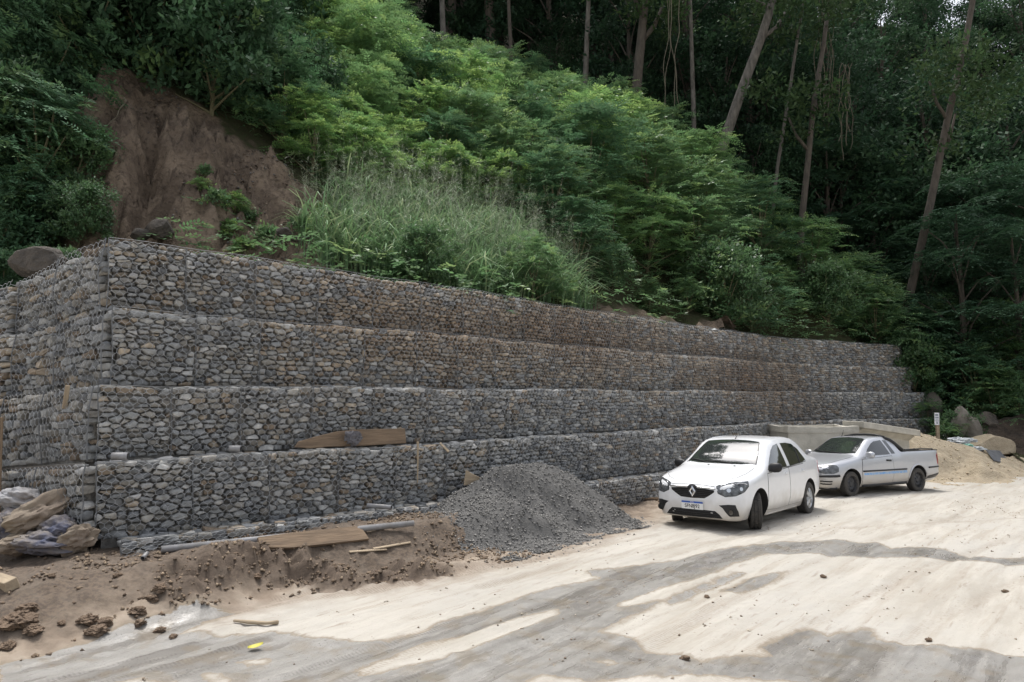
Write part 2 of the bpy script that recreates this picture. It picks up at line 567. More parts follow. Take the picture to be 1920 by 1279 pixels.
    wetc_ = mixc(math_('MULTIPLY', tread, .5), wetc_, (.09, .08, .07))
    wetc_ = mixc(math_('MULTIPLY', trm, .6), wetc_, (.12, .105, .09))
    wetc_ = mixc(rng(grit, .58, .70), wetc_, (.085, .08, .075))
    wetc_ = mixc(math_('MULTIPLY', rng(mid, .5, .62), .5), wetc_, (.20, .165, .12))
    col = mixc(math_('MULTIPLY', fringe, .8), dry, (.205, .165, .118))
    col = mixc(wet_f, col, wetc_)
    L.new(col, p.inputs['Base Color'])
    pud = math_('MULTIPLY', core, rng(streak, .44, .54))
    r1 = rng(wet_f, 0, 1, .92, .38, False)
    r2 = N.new('ShaderNodeMix'); r2.data_type = 'FLOAT'
    L.new(pud, r2.inputs[0]); L.new(r1, r2.inputs[2]); r2.inputs[3].default_value = .06
    L.new(r2.outputs[0], p.inputs['Roughness'])
    p.inputs['Specular IOR Level'].default_value = .5
    hgt = math_('ADD', math_('MULTIPLY', fine, .6), math_('ADD', math_('MULTIPLY', grit, .45), math_('ADD', math_('MULTIPLY', streak_f, .6), math_('MULTIPLY', track, .9))))
    b = N.new('ShaderNodeBump'); b.inputs['Distance'].default_value = .02
    st = math_('MULTIPLY', math_('SUBTRACT', 1.0, pud), rng(brn2, 0, 1, .6, 1.0, False))
    L.new(st, b.inputs['Strength']); L.new(hgt, b.inputs['Height']); L.new(b.outputs[0], p.inputs['Normal'])
    return m
M_GROUND = ground_material()
ground = link('ground', ground_me, M_GROUND, None, True)
tag(ground, kind='structure')
# ------------------------------------------------------------------ gabion wall
# courses from the top: (first t, foot z left/right, top z left/right)
def lerp(a, b, k): return a + (b - a) * k
COURSES = [dict(i=0, t0=0.0, zb=(3.47, 3.40), zt=(4.50, 4.34), end=-0.05),
           dict(i=1, t0=0.0, zb=(2.42, 2.39), zt=(3.47, 3.40), end=0.0),
           dict(i=2, t0=-.20, zb=(1.47, 1.38), zt=(2.42, 2.39), end=0.12),
           dict(i=3, t0=-.26, zb=(0.52, 0.25), zt=(1.47, 1.38), end=0.35),
           dict(i=4, t0=-.06, zb=(0.10, -.75), zt=(0.56, 0.20), end=0.6)]

def clip_half(poly, nx, ny, c):
    """keep nx*x+ny*y <= c"""
    out = []
    n = len(poly)
    for k in range(n):
        p, q = poly[k], poly[(k + 1) % n]
        dp, dq = nx * p[0] + ny * p[1] - c, nx * q[0] + ny * q[1] - c
        if dp <= 0:
            out.append(p)
        if (dp < 0 < dq) or (dq < 0 < dp):
            s = dp / (dp - dq)
            out.append((p[0] + (q[0] - p[0]) * s, p[1] + (q[1] - p[1]) * s))
    return out

def pack_cells(w, h, rnd, size=0.112, asp=1.85):
    """irregular packed cells (power diagram) filling w x h; stones are asp times wider than high"""
    W = w / asp
    seeds = []
    y = 0.0
    while y < h + .02:
        rh = size * rnd.uniform(.55, 1.0)
        x = -rnd.uniform(0, .1)
        while x < W + .02:
            rw = size * rnd.uniform(.55, 1.45)
            seeds.append((x + rw / 2 + rnd.uniform(-.25, .25) * rw, y + rh / 2 + rnd.uniform(-.32, .32) * rh, (rnd.uniform(0, .5) * size) ** 2))
            x += rw
        y += rh
    S = np.array(seeds)
    cells = []
    for i, (sx, sy, sw) in enumerate(seeds):
        if not (-.0 <= sx <= W and 0 <= sy <= h):
            continue
        d2 = (S[:, 0] - sx) ** 2 + (S[:, 1] - sy) ** 2
        order = np.argsort(d2)
        poly = [(0, 0), (W, 0), (W, h), (0, h)]
        for j in order[1:22]:
            nx, ny = S[j, 0] - sx, S[j, 1] - sy
            c = (S[j, 0] ** 2 + S[j, 1] ** 2 - S[j, 2] - sx * sx - sy * sy + sw) / 2
            poly = clip_half(poly, nx, ny, c)
            if len(poly) < 3:
                break
        if len(poly) < 3:
            continue
        poly = [(p[0] * asp, p[1]) for p in poly]
        a = 0.5 * abs(sum(poly[k][0] * poly[(k + 1) % len(poly)][1] - poly[(k + 1) % len(poly)][0] * poly[k][1] for k in range(len(poly))))
        if a > 0.0012:
            cells.append((poly, a))
    return cells

def stone_local(poly, area, rnd, detail=True):
    """a broken rock filling a cell: local (u, v, out) vertices and faces"""
    cx = sum(p[0] for p in poly) / len(poly)
    cy = sum(p[1] for p in poly) / len(poly)
    # break long edges so that outlines are not straight
    pts = []
    n = len(poly)
    per = [math.hypot(poly[(k + 1) % n][0] - poly[k][0], poly[(k + 1) % n][1] - poly[k][1]) for k in range(n)]
    for k in range(n):
        p, q = poly[k], poly[(k + 1) % n]
        if per[k] < .018:
            if rnd.random() < .8: continue
        pull = rnd.uniform(-.01, .10)
        pts.append((p[0] + (cx - p[0]) * pull, p[1] + (cy - p[1]) * pull))
        if per[k] > (.045 if detail else .08):
            s = rnd.uniform(.35, .65)
            pts.append((p[0] + (q[0] - p[0]) * s, p[1] + (q[1] - p[1]) * s))
    if len(pts) < 3:
        pts = poly
    n = len(pts)
    rad = math.sqrt(area)
    gap = rnd.uniform(.002, .013)
    shrink = rnd.choice((1, 1, 1, .97, .92))
    def ring(scale, out, jr, jo):
        r = []
        for (x, y) in pts:
            dx, dy = x - cx, y - cy
            L = math.hypot(dx, dy) + 1e-6
            k = max(.25, scale * shrink - gap / L) * (1 + rnd.uniform(-jr, jr * .35))
            r.append((cx + dx * k, cy + dy * k, out + rnd.uniform(-jo, jo)))
        return r
    tx, ty = rnd.uniform(-.35, .35), rnd.uniform(-.40, .25)
    proud = rnd.uniform(-.040, .034)
    def tilt(r):
        return [(x, y, o + (x - cx) * tx + (y - cy) * ty) for x, y, o in r]
    dome = min(.065, rad * rnd.uniform(.22, .42))
    rings = [ring(.80, proud - dome - .10, .10, .0), ring(1.0, proud - dome * 1.0, .07, .010),
             tilt(ring(.90, proud - dome * .22, .09, .010))]
    if detail:
        rings.append(tilt(ring(.60, proud + dome * .0, .30, .012)))
    V = [v for r in rings for v in r]
    F = []
    for a in range(len(rings) - 1):
        for k in range(n):
            F.append((a * n + k, a * n + (k + 1) % n, (a + 1) * n + (k + 1) % n, (a + 1) * n + k))
    top = (len(rings) - 1) * n
    V.append((cx + rnd.uniform(-.15, .15) * rad, cy + rnd.uniform(-.15, .15) * rad, proud + dome * .05 + rnd.uniform(-.008, .008)))
    for k in range(n):
        F.append((top + k, top + (k + 1) % n, len(V) - 1))
    return V, F

STONES = []      # (score, verts, faces, colour)
GREY = [(.335, .338, .328), (.265, .270, .268), (.405, .40, .38), (.22, .226, .230), (.295, .30, .298), (.50, .49, .465), (.37, .35, .31), (.31, .295, .265)]
BROWN_S = [(.38, .32, .245), (.31, .25, .185), (.42, .355, .275), (.26, .205, .15), (.335, .31, .27)]

def shade_of(c, rnd):
    k = rnd.uniform(.75, 1.22)
    return tuple(x * k for x in c)

def brown_amount(t, z):
    b = (0.14 if z < 2.4 else .14 + .34 * min(1, max(0, (t - 1.5) / 4))) + .20 * float(fbm(t * .28, z * .5, 3.1, octaves=2, seed=77))
    b += 0.75 * math.exp(-((t - 5.8) / 2.9) ** 2) * math.exp(-((z - 3.5) / .75) ** 2)
    b += 0.9 * math.exp(-((t - 10.5) / 3.0) ** 2) * math.exp(-((z - 3.6) / 1.0) ** 2)
    b += 0.8 * math.exp(-((t - 18.5) / 2.6) ** 2) * math.exp(-((z - 2.9) / 1.2) ** 2)
    return min(1, max(0.04, b))

def rust_amount(t, z):
    """muddy water stains on the courses"""
    r = .95 * math.exp(-((t - 18.6) / 2.3) ** 2) * math.exp(-((z - 2.75) / .95) ** 2)
    r += .8 * math.exp(-((t - 10.2) / 2.6) ** 2) * math.exp(-((z - 3.75) / .55) ** 2)
    r += .55 * math.exp(-((t - 5.6) / 1.6) ** 2) * math.exp(-((z - 3.55) / .5) ** 2)
    r += .6 * math.exp(-((t - 22.0) / 1.2) ** 2) * math.exp(-((z - 1.9) / .5) ** 2)
    return r

def face_stones(place, w, h, colour_of, rnd, size=.110, detail=True, asp=1.85, flat=1.0):
    cells = pack_cells(w, h, rnd, size, asp)
    made = [(a,) + stone_local(poly, a, rnd, detail) for poly, a in cells]
    A = np.array([v for m in made for v in m[1]])
    Pall = place(A[:, 0], A[:, 1], A[:, 2] * flat)
    b = 0
    for a, V, F in made:
        P = Pall[b:b + len(V)]
        b += len(V)
        c = P.mean(0)
        dist2 = c[0] ** 2 + c[1] ** 2 + (c[2] - CAM_Z) ** 2
        d = c - np.array((0, 0, CAM_Z))
        px = 960 + FPX * d[0] / max(.1, d[1])
        py = HORIZON - FPX * d[2] / max(.1, d[1])
        vis = 1.0 if (8 < px < 1912 and py < 1270 and c[2] > .45) else 0.0
        hid = (755 < px < 1215 and py > 868 - 0 and c[2] < 1.0)
        STONES.append((a / dist2 * vis * (0 if hid else 1), P, F, colour_of(c)))

def bulge(t, v):
    return 0.028 * np.sin(math.pi * np.clip(v, 0, 1)) + .014 * np.sin(t * 2.3 + v) + .010 * np.sin(t * 5.1)

SLOPE_T = (.23, .14, .07, .09, .05)      # how fast the courses of the left return fall away
def make_wall():
    rnd = random.Random(5)
    seams = []
    tops = []
    wires = []
    core = MB()
    def cz(c, t):
        k = np.clip(np.asarray(t) / WALL_L, 0, 1)
        sag = .014 * np.sin(t * 1.1 + c['i'] * 2) + .010 * np.sin(t * 3.9 + c['i'])
        return lerp(c['zb'][0], c['zb'][1], k), lerp(c['zt'][0], c['zt'][1], k) + (sag if c['i'] < 4 else 0)
    for c in COURSES:
        off0 = (c['i'] - 1) * STEP
        tend = WALL_L + c['end'] + .1
        cuts = [c['t0']]
        # the joints of one course do not line up with the next
        cuts.append(c['t0'] + rnd.uniform(.85, 1.15))
        while cuts[-1] < tend - 1.3:
            cuts.append(cuts[-1] + rnd.uniform(.9, 1.12))
        cuts.append(tend)
        for a, b in zip(cuts[:-1], cuts[1:]):
            zb, zt = cz(c, (a + b) / 2)
            h = zt - zb
            hue = rnd.uniform(-.12, .12)
            def place(u, v, o, a=a):
                t = a + u
                x, y, nx, ny = wall_at(t)
                zb_, zt_ = cz(c, t)
                zz = zb_ + v / h * (zt_ - zb_)
                oo = off0 + o + bulge(t + c['i'] * 9, v / h)
                return np.stack([x + nx * oo, y + ny * oo, zz], 1)
            def colour(P, hue=hue, tm=(a + b) / 2):
                br = brown_amount(tm, P[2]) + hue
                base = random.Random(int(P[0] * 1e4) ^ int(P[2] * 1e4)).choice(BROWN_S if rnd.random() < br else GREY)
                k = rnd.uniform(.70, 1.42) * (1 - .38 * min(1, rust_amount(tm, P[2])))
                ru = .55 * min(1, rust_amount(tm, P[2])) * rnd.uniform(.5, 1.2)
                return (base[0] * k * (1 + .10 * ru), base[1] * k * (1 - .22 * ru), base[2] * k * (1 - .48 * ru))
            far = a > 17
            face_stones(place, b - a, h, colour, rnd, .088 if not far else .104, not far)
            # stones on the ledge of this course
            if c['i'] > 0:
                def placel(u, v, o, a=a):
                    t = a + u
                    x, y, nx, ny = wall_at(t)
                    oo = off0 - STEP - .03 + v
                    return np.stack([x + nx * oo, y + ny * oo, cz(c, t)[1] - .012 + o], 1)
                face_stones(placel, b - a, STEP + .06, colour, rnd, .15, False, 1.3, .55)
            x, y, nx, ny = wall_at(a)
            seams.append((c, a))
        tops.append(c)
        # earth and stone fill behind the faces, a solid block per course
        ts = np.arange(c['t0'] + .1, tend - .05, .5).tolist() + [tend - .06]
        V, F = [], []
        for t in ts:
            x, y, nx, ny = wall_at(t)
            zb, zt = cz(c, t)
            for o, z in ((off0 - .075, zb - .2), (off0 - .075, zt - .05), (off0 - 1.1, zt - .05), (off0 - 1.1, zb - .2)):
                V.append((x + nx * o, y + ny * o, z))
        for k in range(len(ts) - 1):
            for e in range(4):
                F.append((k * 4 + e, k * 4 + (e + 1) % 4, k * 4 + 4 + (e + 1) % 4, k * 4 + 4 + e))
        F += [(3, 2, 1, 0), tuple(len(V) - 4 + e for e in range(4))]
        core.add(V, F)
        # wire netting of the face
        wires.append((c, off0, tend))
    # right end faces
    for c in COURSES:
        off0 = (c['i'] - 1) * STEP
        te = WALL_L + c['end'] + .1
        x, y, nx, ny = wall_at(te)
        zb, zt = cz(c, te)
        ux, uy = -ny, nx
        def place(u, v, o):
            return np.stack([x + nx * (off0 - u) + ux * o, y + ny * (off0 - u) + uy * o, zb + v], 1)
        face_stones(place, 1.0, zt - zb, lambda P: shade_of(rnd.choice(GREY), rnd), rnd, .15, False)
    # the left return: four courses running into the hill
    sx, sy = SIDE
    snx, sny = -sy, sx * 1.0
    if snx > 0: snx, sny = -snx, -sny
    side_info = []
    for c in COURSES[:4]:
        x0, y0, nx, ny = wall_at(c['t0'])
        off0 = (c['i'] - 1) * STEP
        ox, oy = float(x0 + nx * off0), float(y0 + ny * off0)
        stick = (0.0, 0.05, .02, .10)[c['i']]
        zb, zt = c['zb'][0], c['zt'][0]
        Ls = 5.2
        k = 0
        a = 0.0
        while a < Ls:
            b = a + rnd.uniform(.9, 1.1)
            def place(u, v, o, a=a):
                s = a + u
                drop = s * 1.0
                oo = o + stick + bulge(s + c['i'] * 5, v) + np.where(s > 2.0, .10, 0)
                return np.stack([ox + sx * s + snx * oo, oy + sy * s + sny * oo, zb + v - s * (SLOPE_T[c['i'] + 1] + (SLOPE_T[c['i']] - SLOPE_T[c['i'] + 1]) * np.clip(v / (zt - zb), 0, 1))], 1)
            face_stones(place, b - a, zt - zb, lambda P: shade_of(rnd.choice(BROWN_S if rnd.random() < .25 + .1 * (P[1] - 10) else GREY), rnd), rnd, .13, a < 3)
            a = b
        V = []
        for s in (.12, Ls):
            for o, z in ((-.07, zb), (-.07, zt - .07), (-1.2, zt - .07), (-1.2, zb)):
                V.append((ox + sx * s + snx * (o + stick), oy + sy * s + sny * (o + stick), z - s * SLOPE_T[c['i'] + (1 if z == zb else 0)] - .02))
        core.add(V, [(0, 1, 5, 4), (1, 2, 6, 5), (2, 3, 7, 6), (3, 0, 4, 7), (3, 2, 1, 0), (4, 5, 6, 7)])
        side_info.append((c, ox, oy, stick, zb, zt, Ls))
    return seams, wires, core, side_info, cz, (sx, sy, snx, sny)

seams, wires, core_mb, side_info, course_z, side_vec = make_wall()
M_STONE = mat('broken_stone', (1, 1, 1), rough=.85, scale=9, bump=.55, bscale=28, attr='Col', col2=(.62, .62, .63), coord='Object', bdist=.02, spec=.3)
M_CORE = mat('stone_fill', (.20, .19, .175), rough=.95, scale=14, bump=.8, bscale=30, var=.3, bdist=.03)
M_WIRE = mat('galvanised_wire', (.42, .43, .44), rough=.55, metal=.25, var=.15)
M_LACE = mat('dull_wire', (.16, .165, .17), rough=.6, metal=.3, var=.2)
wx, wy, _, _ = wall_at(0.0)
gabion = empty('gabion_cages', (float(wx), float(wy), 0.3))
tag(gabion, 'long stepped retaining wall of wire cages filled with grey stones', 'wall')
def under(o, root):
    """parent keeping world place (roots have no rotation or scale here)"""
    o.parent = root
    o.location = Vector(o.location) - root.location
    return o
core_o = core_mb.build('stone_core', M_CORE)
under(core_o, gabion)
STONES.sort(key=lambda s: -s[0])
for sc, P, F, col in STONES[:300]:
    c = P.mean(0)
    me = py_mesh('stone', P - c, F)
    set_col(me, 'Col', np.tile(col, (len(P), 1)))
    o = link('stone', me, M_STONE)
    o.location = c
    under(o, gabion)
allV, allF3, allF4, cols, b = [], [], [], [], 0
for sc, P, F, col in STONES[300:]:
    allV.append(P)
    cols.append(np.tile(col, (len(P), 1)))
    for f in F:
        (allF3 if len(f) == 3 else allF4).append([i + b for i in f])
    b += len(P)
F4 = np.array(allF4)
F3 = np.array(allF3)
tri = np.concatenate([F3, F4[:, [0, 1, 2]], F4[:, [0, 2, 3]]])
rest_me = np_mesh('stone_mass', np.concatenate(allV), tri)
set_col(rest_me, 'Col', np.concatenate(cols))
rest = link('stone_mass', rest_me, M_STONE)
under(rest, gabion)
tag(rest, kind='stuff')

def netting(name, mapper, w, h, wire=.0028, cw=.10, ch=.085):
    """hexagonal netting mapped by mapper(u, v) -> points (arrays)"""
    nu, nv = int(w / cw) + 1, int(h / ch) + 1
    E = []
    i, j = np.meshgrid(np.arange(nu), np.arange(nv))
    i, j = i.ravel(), j.ravel()
    sh = (j % 2) * .5
    # each cell: a twisted vertical wire and two slanting wires
    u0 = (i + sh) * cw
    v0 = j * ch
    A = [np.stack([u0, v0 + ch * .25], 1), np.stack([u0, v0 + ch * .75], 1), np.stack([u0, v0 + ch * .75], 1)]
    B = [np.stack([u0, v0 + ch * .75], 1), np.stack([u0 + .5 * cw, v0 + ch * 1.25], 1), np.stack([u0 - .5 * cw, v0 + ch * 1.25], 1)]
    A, B = np.concatenate(A), np.concatenate(B)
    keep = (A[:, 0] >= -.01) & (A[:, 0] <= w) & (B[:, 0] >= -.01) & (B[:, 0] <= w) & (B[:, 1] <= h + .02)
    A, B = A[keep], B[keep]
    PA, PB = mapper(A[:, 0], A[:, 1]), mapper(B[:, 0], B[:, 1])
    D = PB - PA
    D /= np.linalg.norm(D, axis=1, keepdims=True) + 1e-9
    up = np.tile((.3, .2, .9), (len(D), 1))
    S = np.cross(D, up)
    S /= np.linalg.norm(S, axis=1, keepdims=True) + 1e-9
    T = np.cross(S, D)
    V = []
    for P in (PA, PB):
        for k in range(3):
            a = 2 * math.pi * k / 3
            V.append(P + wire * (S * math.cos(a) + T * math.sin(a)))
    V = np.stack(V, 1)                        # m,6,3
    m = len(V)
    b = np.arange(m)[:, None] * 6
    F = np.concatenate([b + np.array([[k, (k + 1) % 3, 3 + (k + 1) % 3, 3 + k]]) for k in range(3)])
    return np_mesh(name, V.reshape(-1, 3), F)

for c, off0, tend in wires:
    w = tend - c['t0']
    zb0 = np.array([course_z(c, t) for t in np.linspace(c['t0'], tend, 200)])
    hh = float((zb0[:, 1] - zb0[:, 0]).max())
    def mapper(u, v):
        t = c['t0'] + u
        k = np.clip(v / hh, 0, 1)
        x, y, nx, ny = wall_at(t)
        zb = np.interp(t, np.linspace(c['t0'], tend, 200), zb0[:, 0])
        zt = np.interp(t, np.linspace(c['t0'], tend, 200), zb0[:, 1])
        tt = t + c['i'] * 9
        bl = .028 * np.sin(np.pi * k) + .014 * np.sin(tt * 2.3 + k) + .010 * np.sin(tt * 5.1)
        sag = .012 * fbm(t * 3, k * 3, c['i'], octaves=2, seed=4)
        o = off0 + .052 + bl + sag
        return np.stack([x + nx * o + .01 * noise3(t * 7, k * 7, 1), y + ny * o, zb + k * (zt - zb) + .02 * noise3(t * 2, k * 5, 5)], 1)
    me = netting('wire_netting', mapper, w, hh)
    under(link('wire_netting', me, M_WIRE), gabion)
    # netting over the ledge
    # rim wire along the top edge
    ts = np.arange(c['t0'], tend, .25)
    x, y, nx, ny = wall_at(ts)
    zz = np.interp(ts, np.linspace(c['t0'], tend, 200), zb0[:, 1])
    o = off0 + .05
    under(MB().tube([(a + n1_ * o, b_ + n2_ * o, z_ + .005) for a, b_, n1_, n2_, z_ in zip(x, y, nx, ny, zz)], .0045, 5).build('rim_wire', M_LACE), gabion)
for c, a in seams:
    off0 = (c['i'] - 1) * STEP
    pts = []
    zb, zt = course_z(c, a)
    for k in np.linspace(0, 1, 9):
        x, y, nx, ny = wall_at(a + .012 * math.sin(k * 5 + a))
        oo = off0 + .05 + bulge(a + c['i'] * 9, k) - (0.02 if 0 < k < 1 else 0)
        pts.append((float(x + nx * oo), float(y + ny * oo), zb + k * (zt - zb)))
    under(MB().tube(pts, .007, 5).build('lacing_wire', M_LACE), gabion)
sx, sy, snx, sny = side_vec
for c, ox, oy, stick, zb, zt, Ls in side_info:
    def mapper(u, v):
        k = v / (zt - zb)
        drop = u * (SLOPE_T[c['i'] + 1] + (SLOPE_T[c['i']] - SLOPE_T[c['i'] + 1]) * np.clip(v / (zt - zb), 0, 1))
        bl = .045 * np.sin(np.pi * np.clip(v, 0, 1)) + .03 * np.sin(u * 3) + .05 + .04 * fbm(u * 2, v * 2, c['i'], octaves=2, seed=8)
        o = stick + bl + np.where(u > 2.0, .10, 0)
        return np.stack([ox + sx * u + snx * o, oy + sy * u + sny * o, zb + np.minimum(v, zt - zb) - drop], 1)
    under(link('wire_netting', netting('wire_netting', mapper, Ls, zt - zb), M_WIRE), gabion)
    # doubled, loosely folded netting near the corner
    def mapper2(u, v):
        P = mapper(u, v)
        o = .05 + .05 * fbm(u * 4, v * 1.2, c['i'] + 4, octaves=2, seed=18)
        return P + np.stack([snx * o, sny * o, 0 * o], 1)
    under(link('loose_netting', netting('loose_netting', mapper2, 1.1, zt - zb, .0018, .085, .10), M_LACE), gabion)
    for s in (0.0, 1.0, 2.0, 3.1):
        P = mapper(np.full(7, s), np.linspace(0, zt - zb, 7))
        under(MB().tube([tuple(p) for p in P], .009, 5).build('lacing_wire', M_LACE), gabion)
# ------------------------------------------------------------------ hillside
def tp(px, py, Y, dz=0.0):
    p = at_depth(px, py, Y)
    return (p[0], p[1], p[2] + dz)
HILL_PTS = [tp(170, 440, 14.2), tp(300, 450, 14.4), tp(450, 470, 14.8), tp(620, 490, 15.6),
            tp(180, 150, 16.6), tp(290, 195, 17.0), tp(400, 255, 17.2), tp(520, 330, 17.2), tp(620, 400, 17.4),
            tp(300, 90, 22), tp(0, 120, 19), tp(0, 320, 16), tp(450, 120, 24), tp(-300, 100, 20), tp(-300, 400, 14.5), (-13, 12, 3.0), (-16, 12, 3.4),
            tp(700, 370, 21.5), tp(650, 160, 29), tp(560, 60, 30), tp(850, 515, 17.3), tp(750, 430, 19), tp(950, 430, 21.5), tp(1050, 540, 19),
            tp(900, 310, 28), tp(800, 215, 35), tp(1000, 280, 33), tp(900, 160, 43), tp(700, 110, 43), tp(1150, 330, 30), tp(1130, 470, 24),
            tp(1300, 420, 28.5), tp(1500, 545, 28.8), tp(1640, 650, 29.5), tp(1200, 570, 21.5), tp(1350, 590, 24.4), tp(1500, 620, 26.6), tp(1320, 600, 22.8),
            tp(1500, 600, 40), tp(1300, 420, 43), tp(1740, 720, 33), tp(1830, 780, 28), tp(1900, 800, 27), tp(1700, 560, 48), tp(1900, 650, 42),
            (19.5, 22.8, -.9), (24, 23.5, -.8), (34, 25, -.5), (48, 26, -.3), (20.5, 26.0, .75), (24, 26.5, 1.2), (17.6, 28.5, 1.0), (30, 30, 2.0), (45, 36, 6),
            (-40, 40, 30), (-15, 55, 32), (5, 60, 33), (25, 62, 27), (45, 60, 22), (-45, 20, 16), (-30, 90, 62), (10, 95, 62), (50, 95, 56)]
for t_ in (1, 4, 8, 12, 16, 20, 24, 28):
    x_, y_, nx_, ny_ = wall_at(t_)
    k_ = t_ / WALL_L
    HILL_PTS.append((float(x_ - nx_ * 1.2), float(y_ - ny_ * 1.2), 4.36 - .14 * k_))
    if 10 < t_:
        HILL_PTS.append((float(x_ - nx_ * 2.0), float(y_ - ny_ * 2.0), 4.5 - .12 * k_))
for s_ in (1.0, 2.0, 3.0, 4.0, 5.2):
    HILL_PTS.append((-5.71 + SIDE[0] * s_ + .2, 9.5 + SIDE[1] * s_ + .5, 4.36 - .23 * s_))
    HILL_PTS.append((-5.71 + SIDE[0] * s_ + .7, 9.5 + SIDE[1] * s_ + 1.6, 4.5 - .15 * s_))
HP = np.array(HILL_PTS)
def _tps(r2):
    return 0.5 * r2 * np.log(r2 + 1e-9)
_n = len(HP)
_K = _tps((HP[:, None, 0] - HP[None, :, 0]) ** 2 + (HP[:, None, 1] - HP[None, :, 1]) ** 2) + np.eye(_n) * 0.35
_Pm = np.concatenate([np.ones((_n, 1)), HP[:, :2]], 1)
_A = np.zeros((_n + 3, _n + 3))
_A[:_n, :_n], _A[:_n, _n:], _A[_n:, :_n] = _K, _Pm, _Pm.T
_W = np.linalg.solve(_A, np.concatenate([HP[:, 2], np.zeros(3)]))
SCAR = [tp(p[0], p[1], p[2])[:2] for p in ((130, 450, 13.4), (110, 240, 16.2), (170, 140, 17.3), (300, 180, 17.8), (420, 240, 17.8), (540, 320, 17.8), (640, 410, 17.6), (650, 500, 15.2), (420, 480, 14.0))]
SCAR2 = [tp(p[0], p[1], p[2])[:2] for p in ((1085, 575, 18.2), (1120, 555, 19.8), (1250, 560, 21.5), (1390, 595, 23.6), (1410, 640, 22.8), (1250, 600, 20.6))]
FRONT = None
def hill_raw(X, Y):
    X, Y = np.asarray(X, float), np.asarray(Y, float)
    sh = X.shape
    x, y = X.ravel(), Y.ravel()
    z = _W[_n] + _W[_n + 1] * x + _W[_n + 2] * y
    for k in range(_n):
        z = z + _W[k] * _tps((x - HP[k, 0]) ** 2 + (y - HP[k, 1]) ** 2)
    return z.reshape(sh)
def hill_z(X, Y):
    X, Y = np.asarray(X, float), np.asarray(Y, float)
    z = hill_raw(X, Y)
    s = smooth(-.15, 1.1, poly_sd(X, Y, SCAR))
    wx1 = X + .35 * fbm(X * .7, Y * .7, octaves=2, seed=46)
    gul = np.abs(fbm(wx1 * 1.25 + Y * .28, Y * .16, octaves=3, seed=41))
    gul2 = np.abs(fbm(wx1 * 3.6 + Y * .8, Y * .5, octaves=3, seed=45))
    big_g = np.exp(-((X + 7.75 + .62 * (Y - 14.4)) / .38) ** 2) * smooth(13.6, 14.2, Y)
    blk = np.floor(2.5 * fbm(X * 1.7, Y * 2.3, octaves=2, seed=49)) / 2.5
    z = z + s * (-.6 * (.35 - gul).clip(0) / .35 - .14 * (.3 - gul2).clip(0) / .3 - .85 * big_g + .16 * blk
                 + .36 * fbm(X * 2.6, Y * 2.6, octaves=5, seed=42, gain=.66) + .16 * np.abs(fbm(X * 8, Y * 8, octaves=2, seed=44)) + .35)
    s2 = smooth(-.3, .4, poly_sd(X, Y, SCAR2))
    z = z + s2 * (.22 * fbm(X * 1.8, Y * 1.8, octaves=4, seed=47) + .25)
    return z + .10 * fbm(X * .8, Y * .8, octaves=3, seed=43)
hx = np.concatenate([np.arange(-46, -13, 1.2), np.arange(-13, -3.5, .075), np.arange(-3.5, 0, .15), np.arange(0, 24, .2), np.arange(24, 62, 1.2)])
hy = np.concatenate([np.arange(8.5, 12, .5), np.arange(12, 19, .075), np.arange(19, 20, .15), np.arange(20, 30, .3), np.arange(30, 96, 1.3)])
HX, HY = np.meshgrid(hx, hy)
HZ = hill_z(HX, HY)
# keep only what lies behind the wall faces
_t = np.linspace(0, WALL_L, 60)
_x, _y, _nx, _ny = wall_at(_t)
_back = [(a - n_ * .44, b_ - m_ * .44) for a, b_, n_, m_ in zip(_x, _y, _nx, _ny)]
_c0 = np.array((-5.43, 9.21)) - np.array((.69, -.72)) * .4
_si = np.array((SIDE[1], -SIDE[0])) * .12
_side = [tuple(_c0 + SIDE * s + _si) for s in (5.2, 3.0, .6)]
FRONT = [(-80, 11.6), (-12.5, 11.6)] + [_side[0]] + _side[1:] + _back + [(_back[-1][0] + .35, _back[-1][1] - .3), (_back[-1][0] + 1.4, _back[-1][1] - 2.6), (17.3, -60), (-80, -60)]
keepv = poly_sd(HX, HY, FRONT) < 0.0
ny_, nx_ = HX.shape
idx = np.arange(ny_ * nx_).reshape(ny_, nx_)
HF = np.stack([idx[:-1, :-1], idx[:-1, 1:], idx[1:, 1:], idx[1:, :-1]], -1).reshape(-1, 4)
kv = keepv.ravel()
HF = HF[kv[HF].all(1)]
HV = np.stack([HX, HY, HZ], -1).reshape(-1, 3)
used = np.unique(HF)
remap = np.zeros(len(HV), np.int64)
remap[used] = np.arange(len(used))
hill_me = np_mesh('hillside', HV[used], remap[HF])
set_val(hill_me, 'scar', smooth(-.08, .10, np.maximum(poly_sd(HX, HY, SCAR), poly_sd(HX, HY, SCAR2)) + .28 * fbm(HX * 2.1, HY * 2.1, octaves=3, seed=48)).ravel()[used])

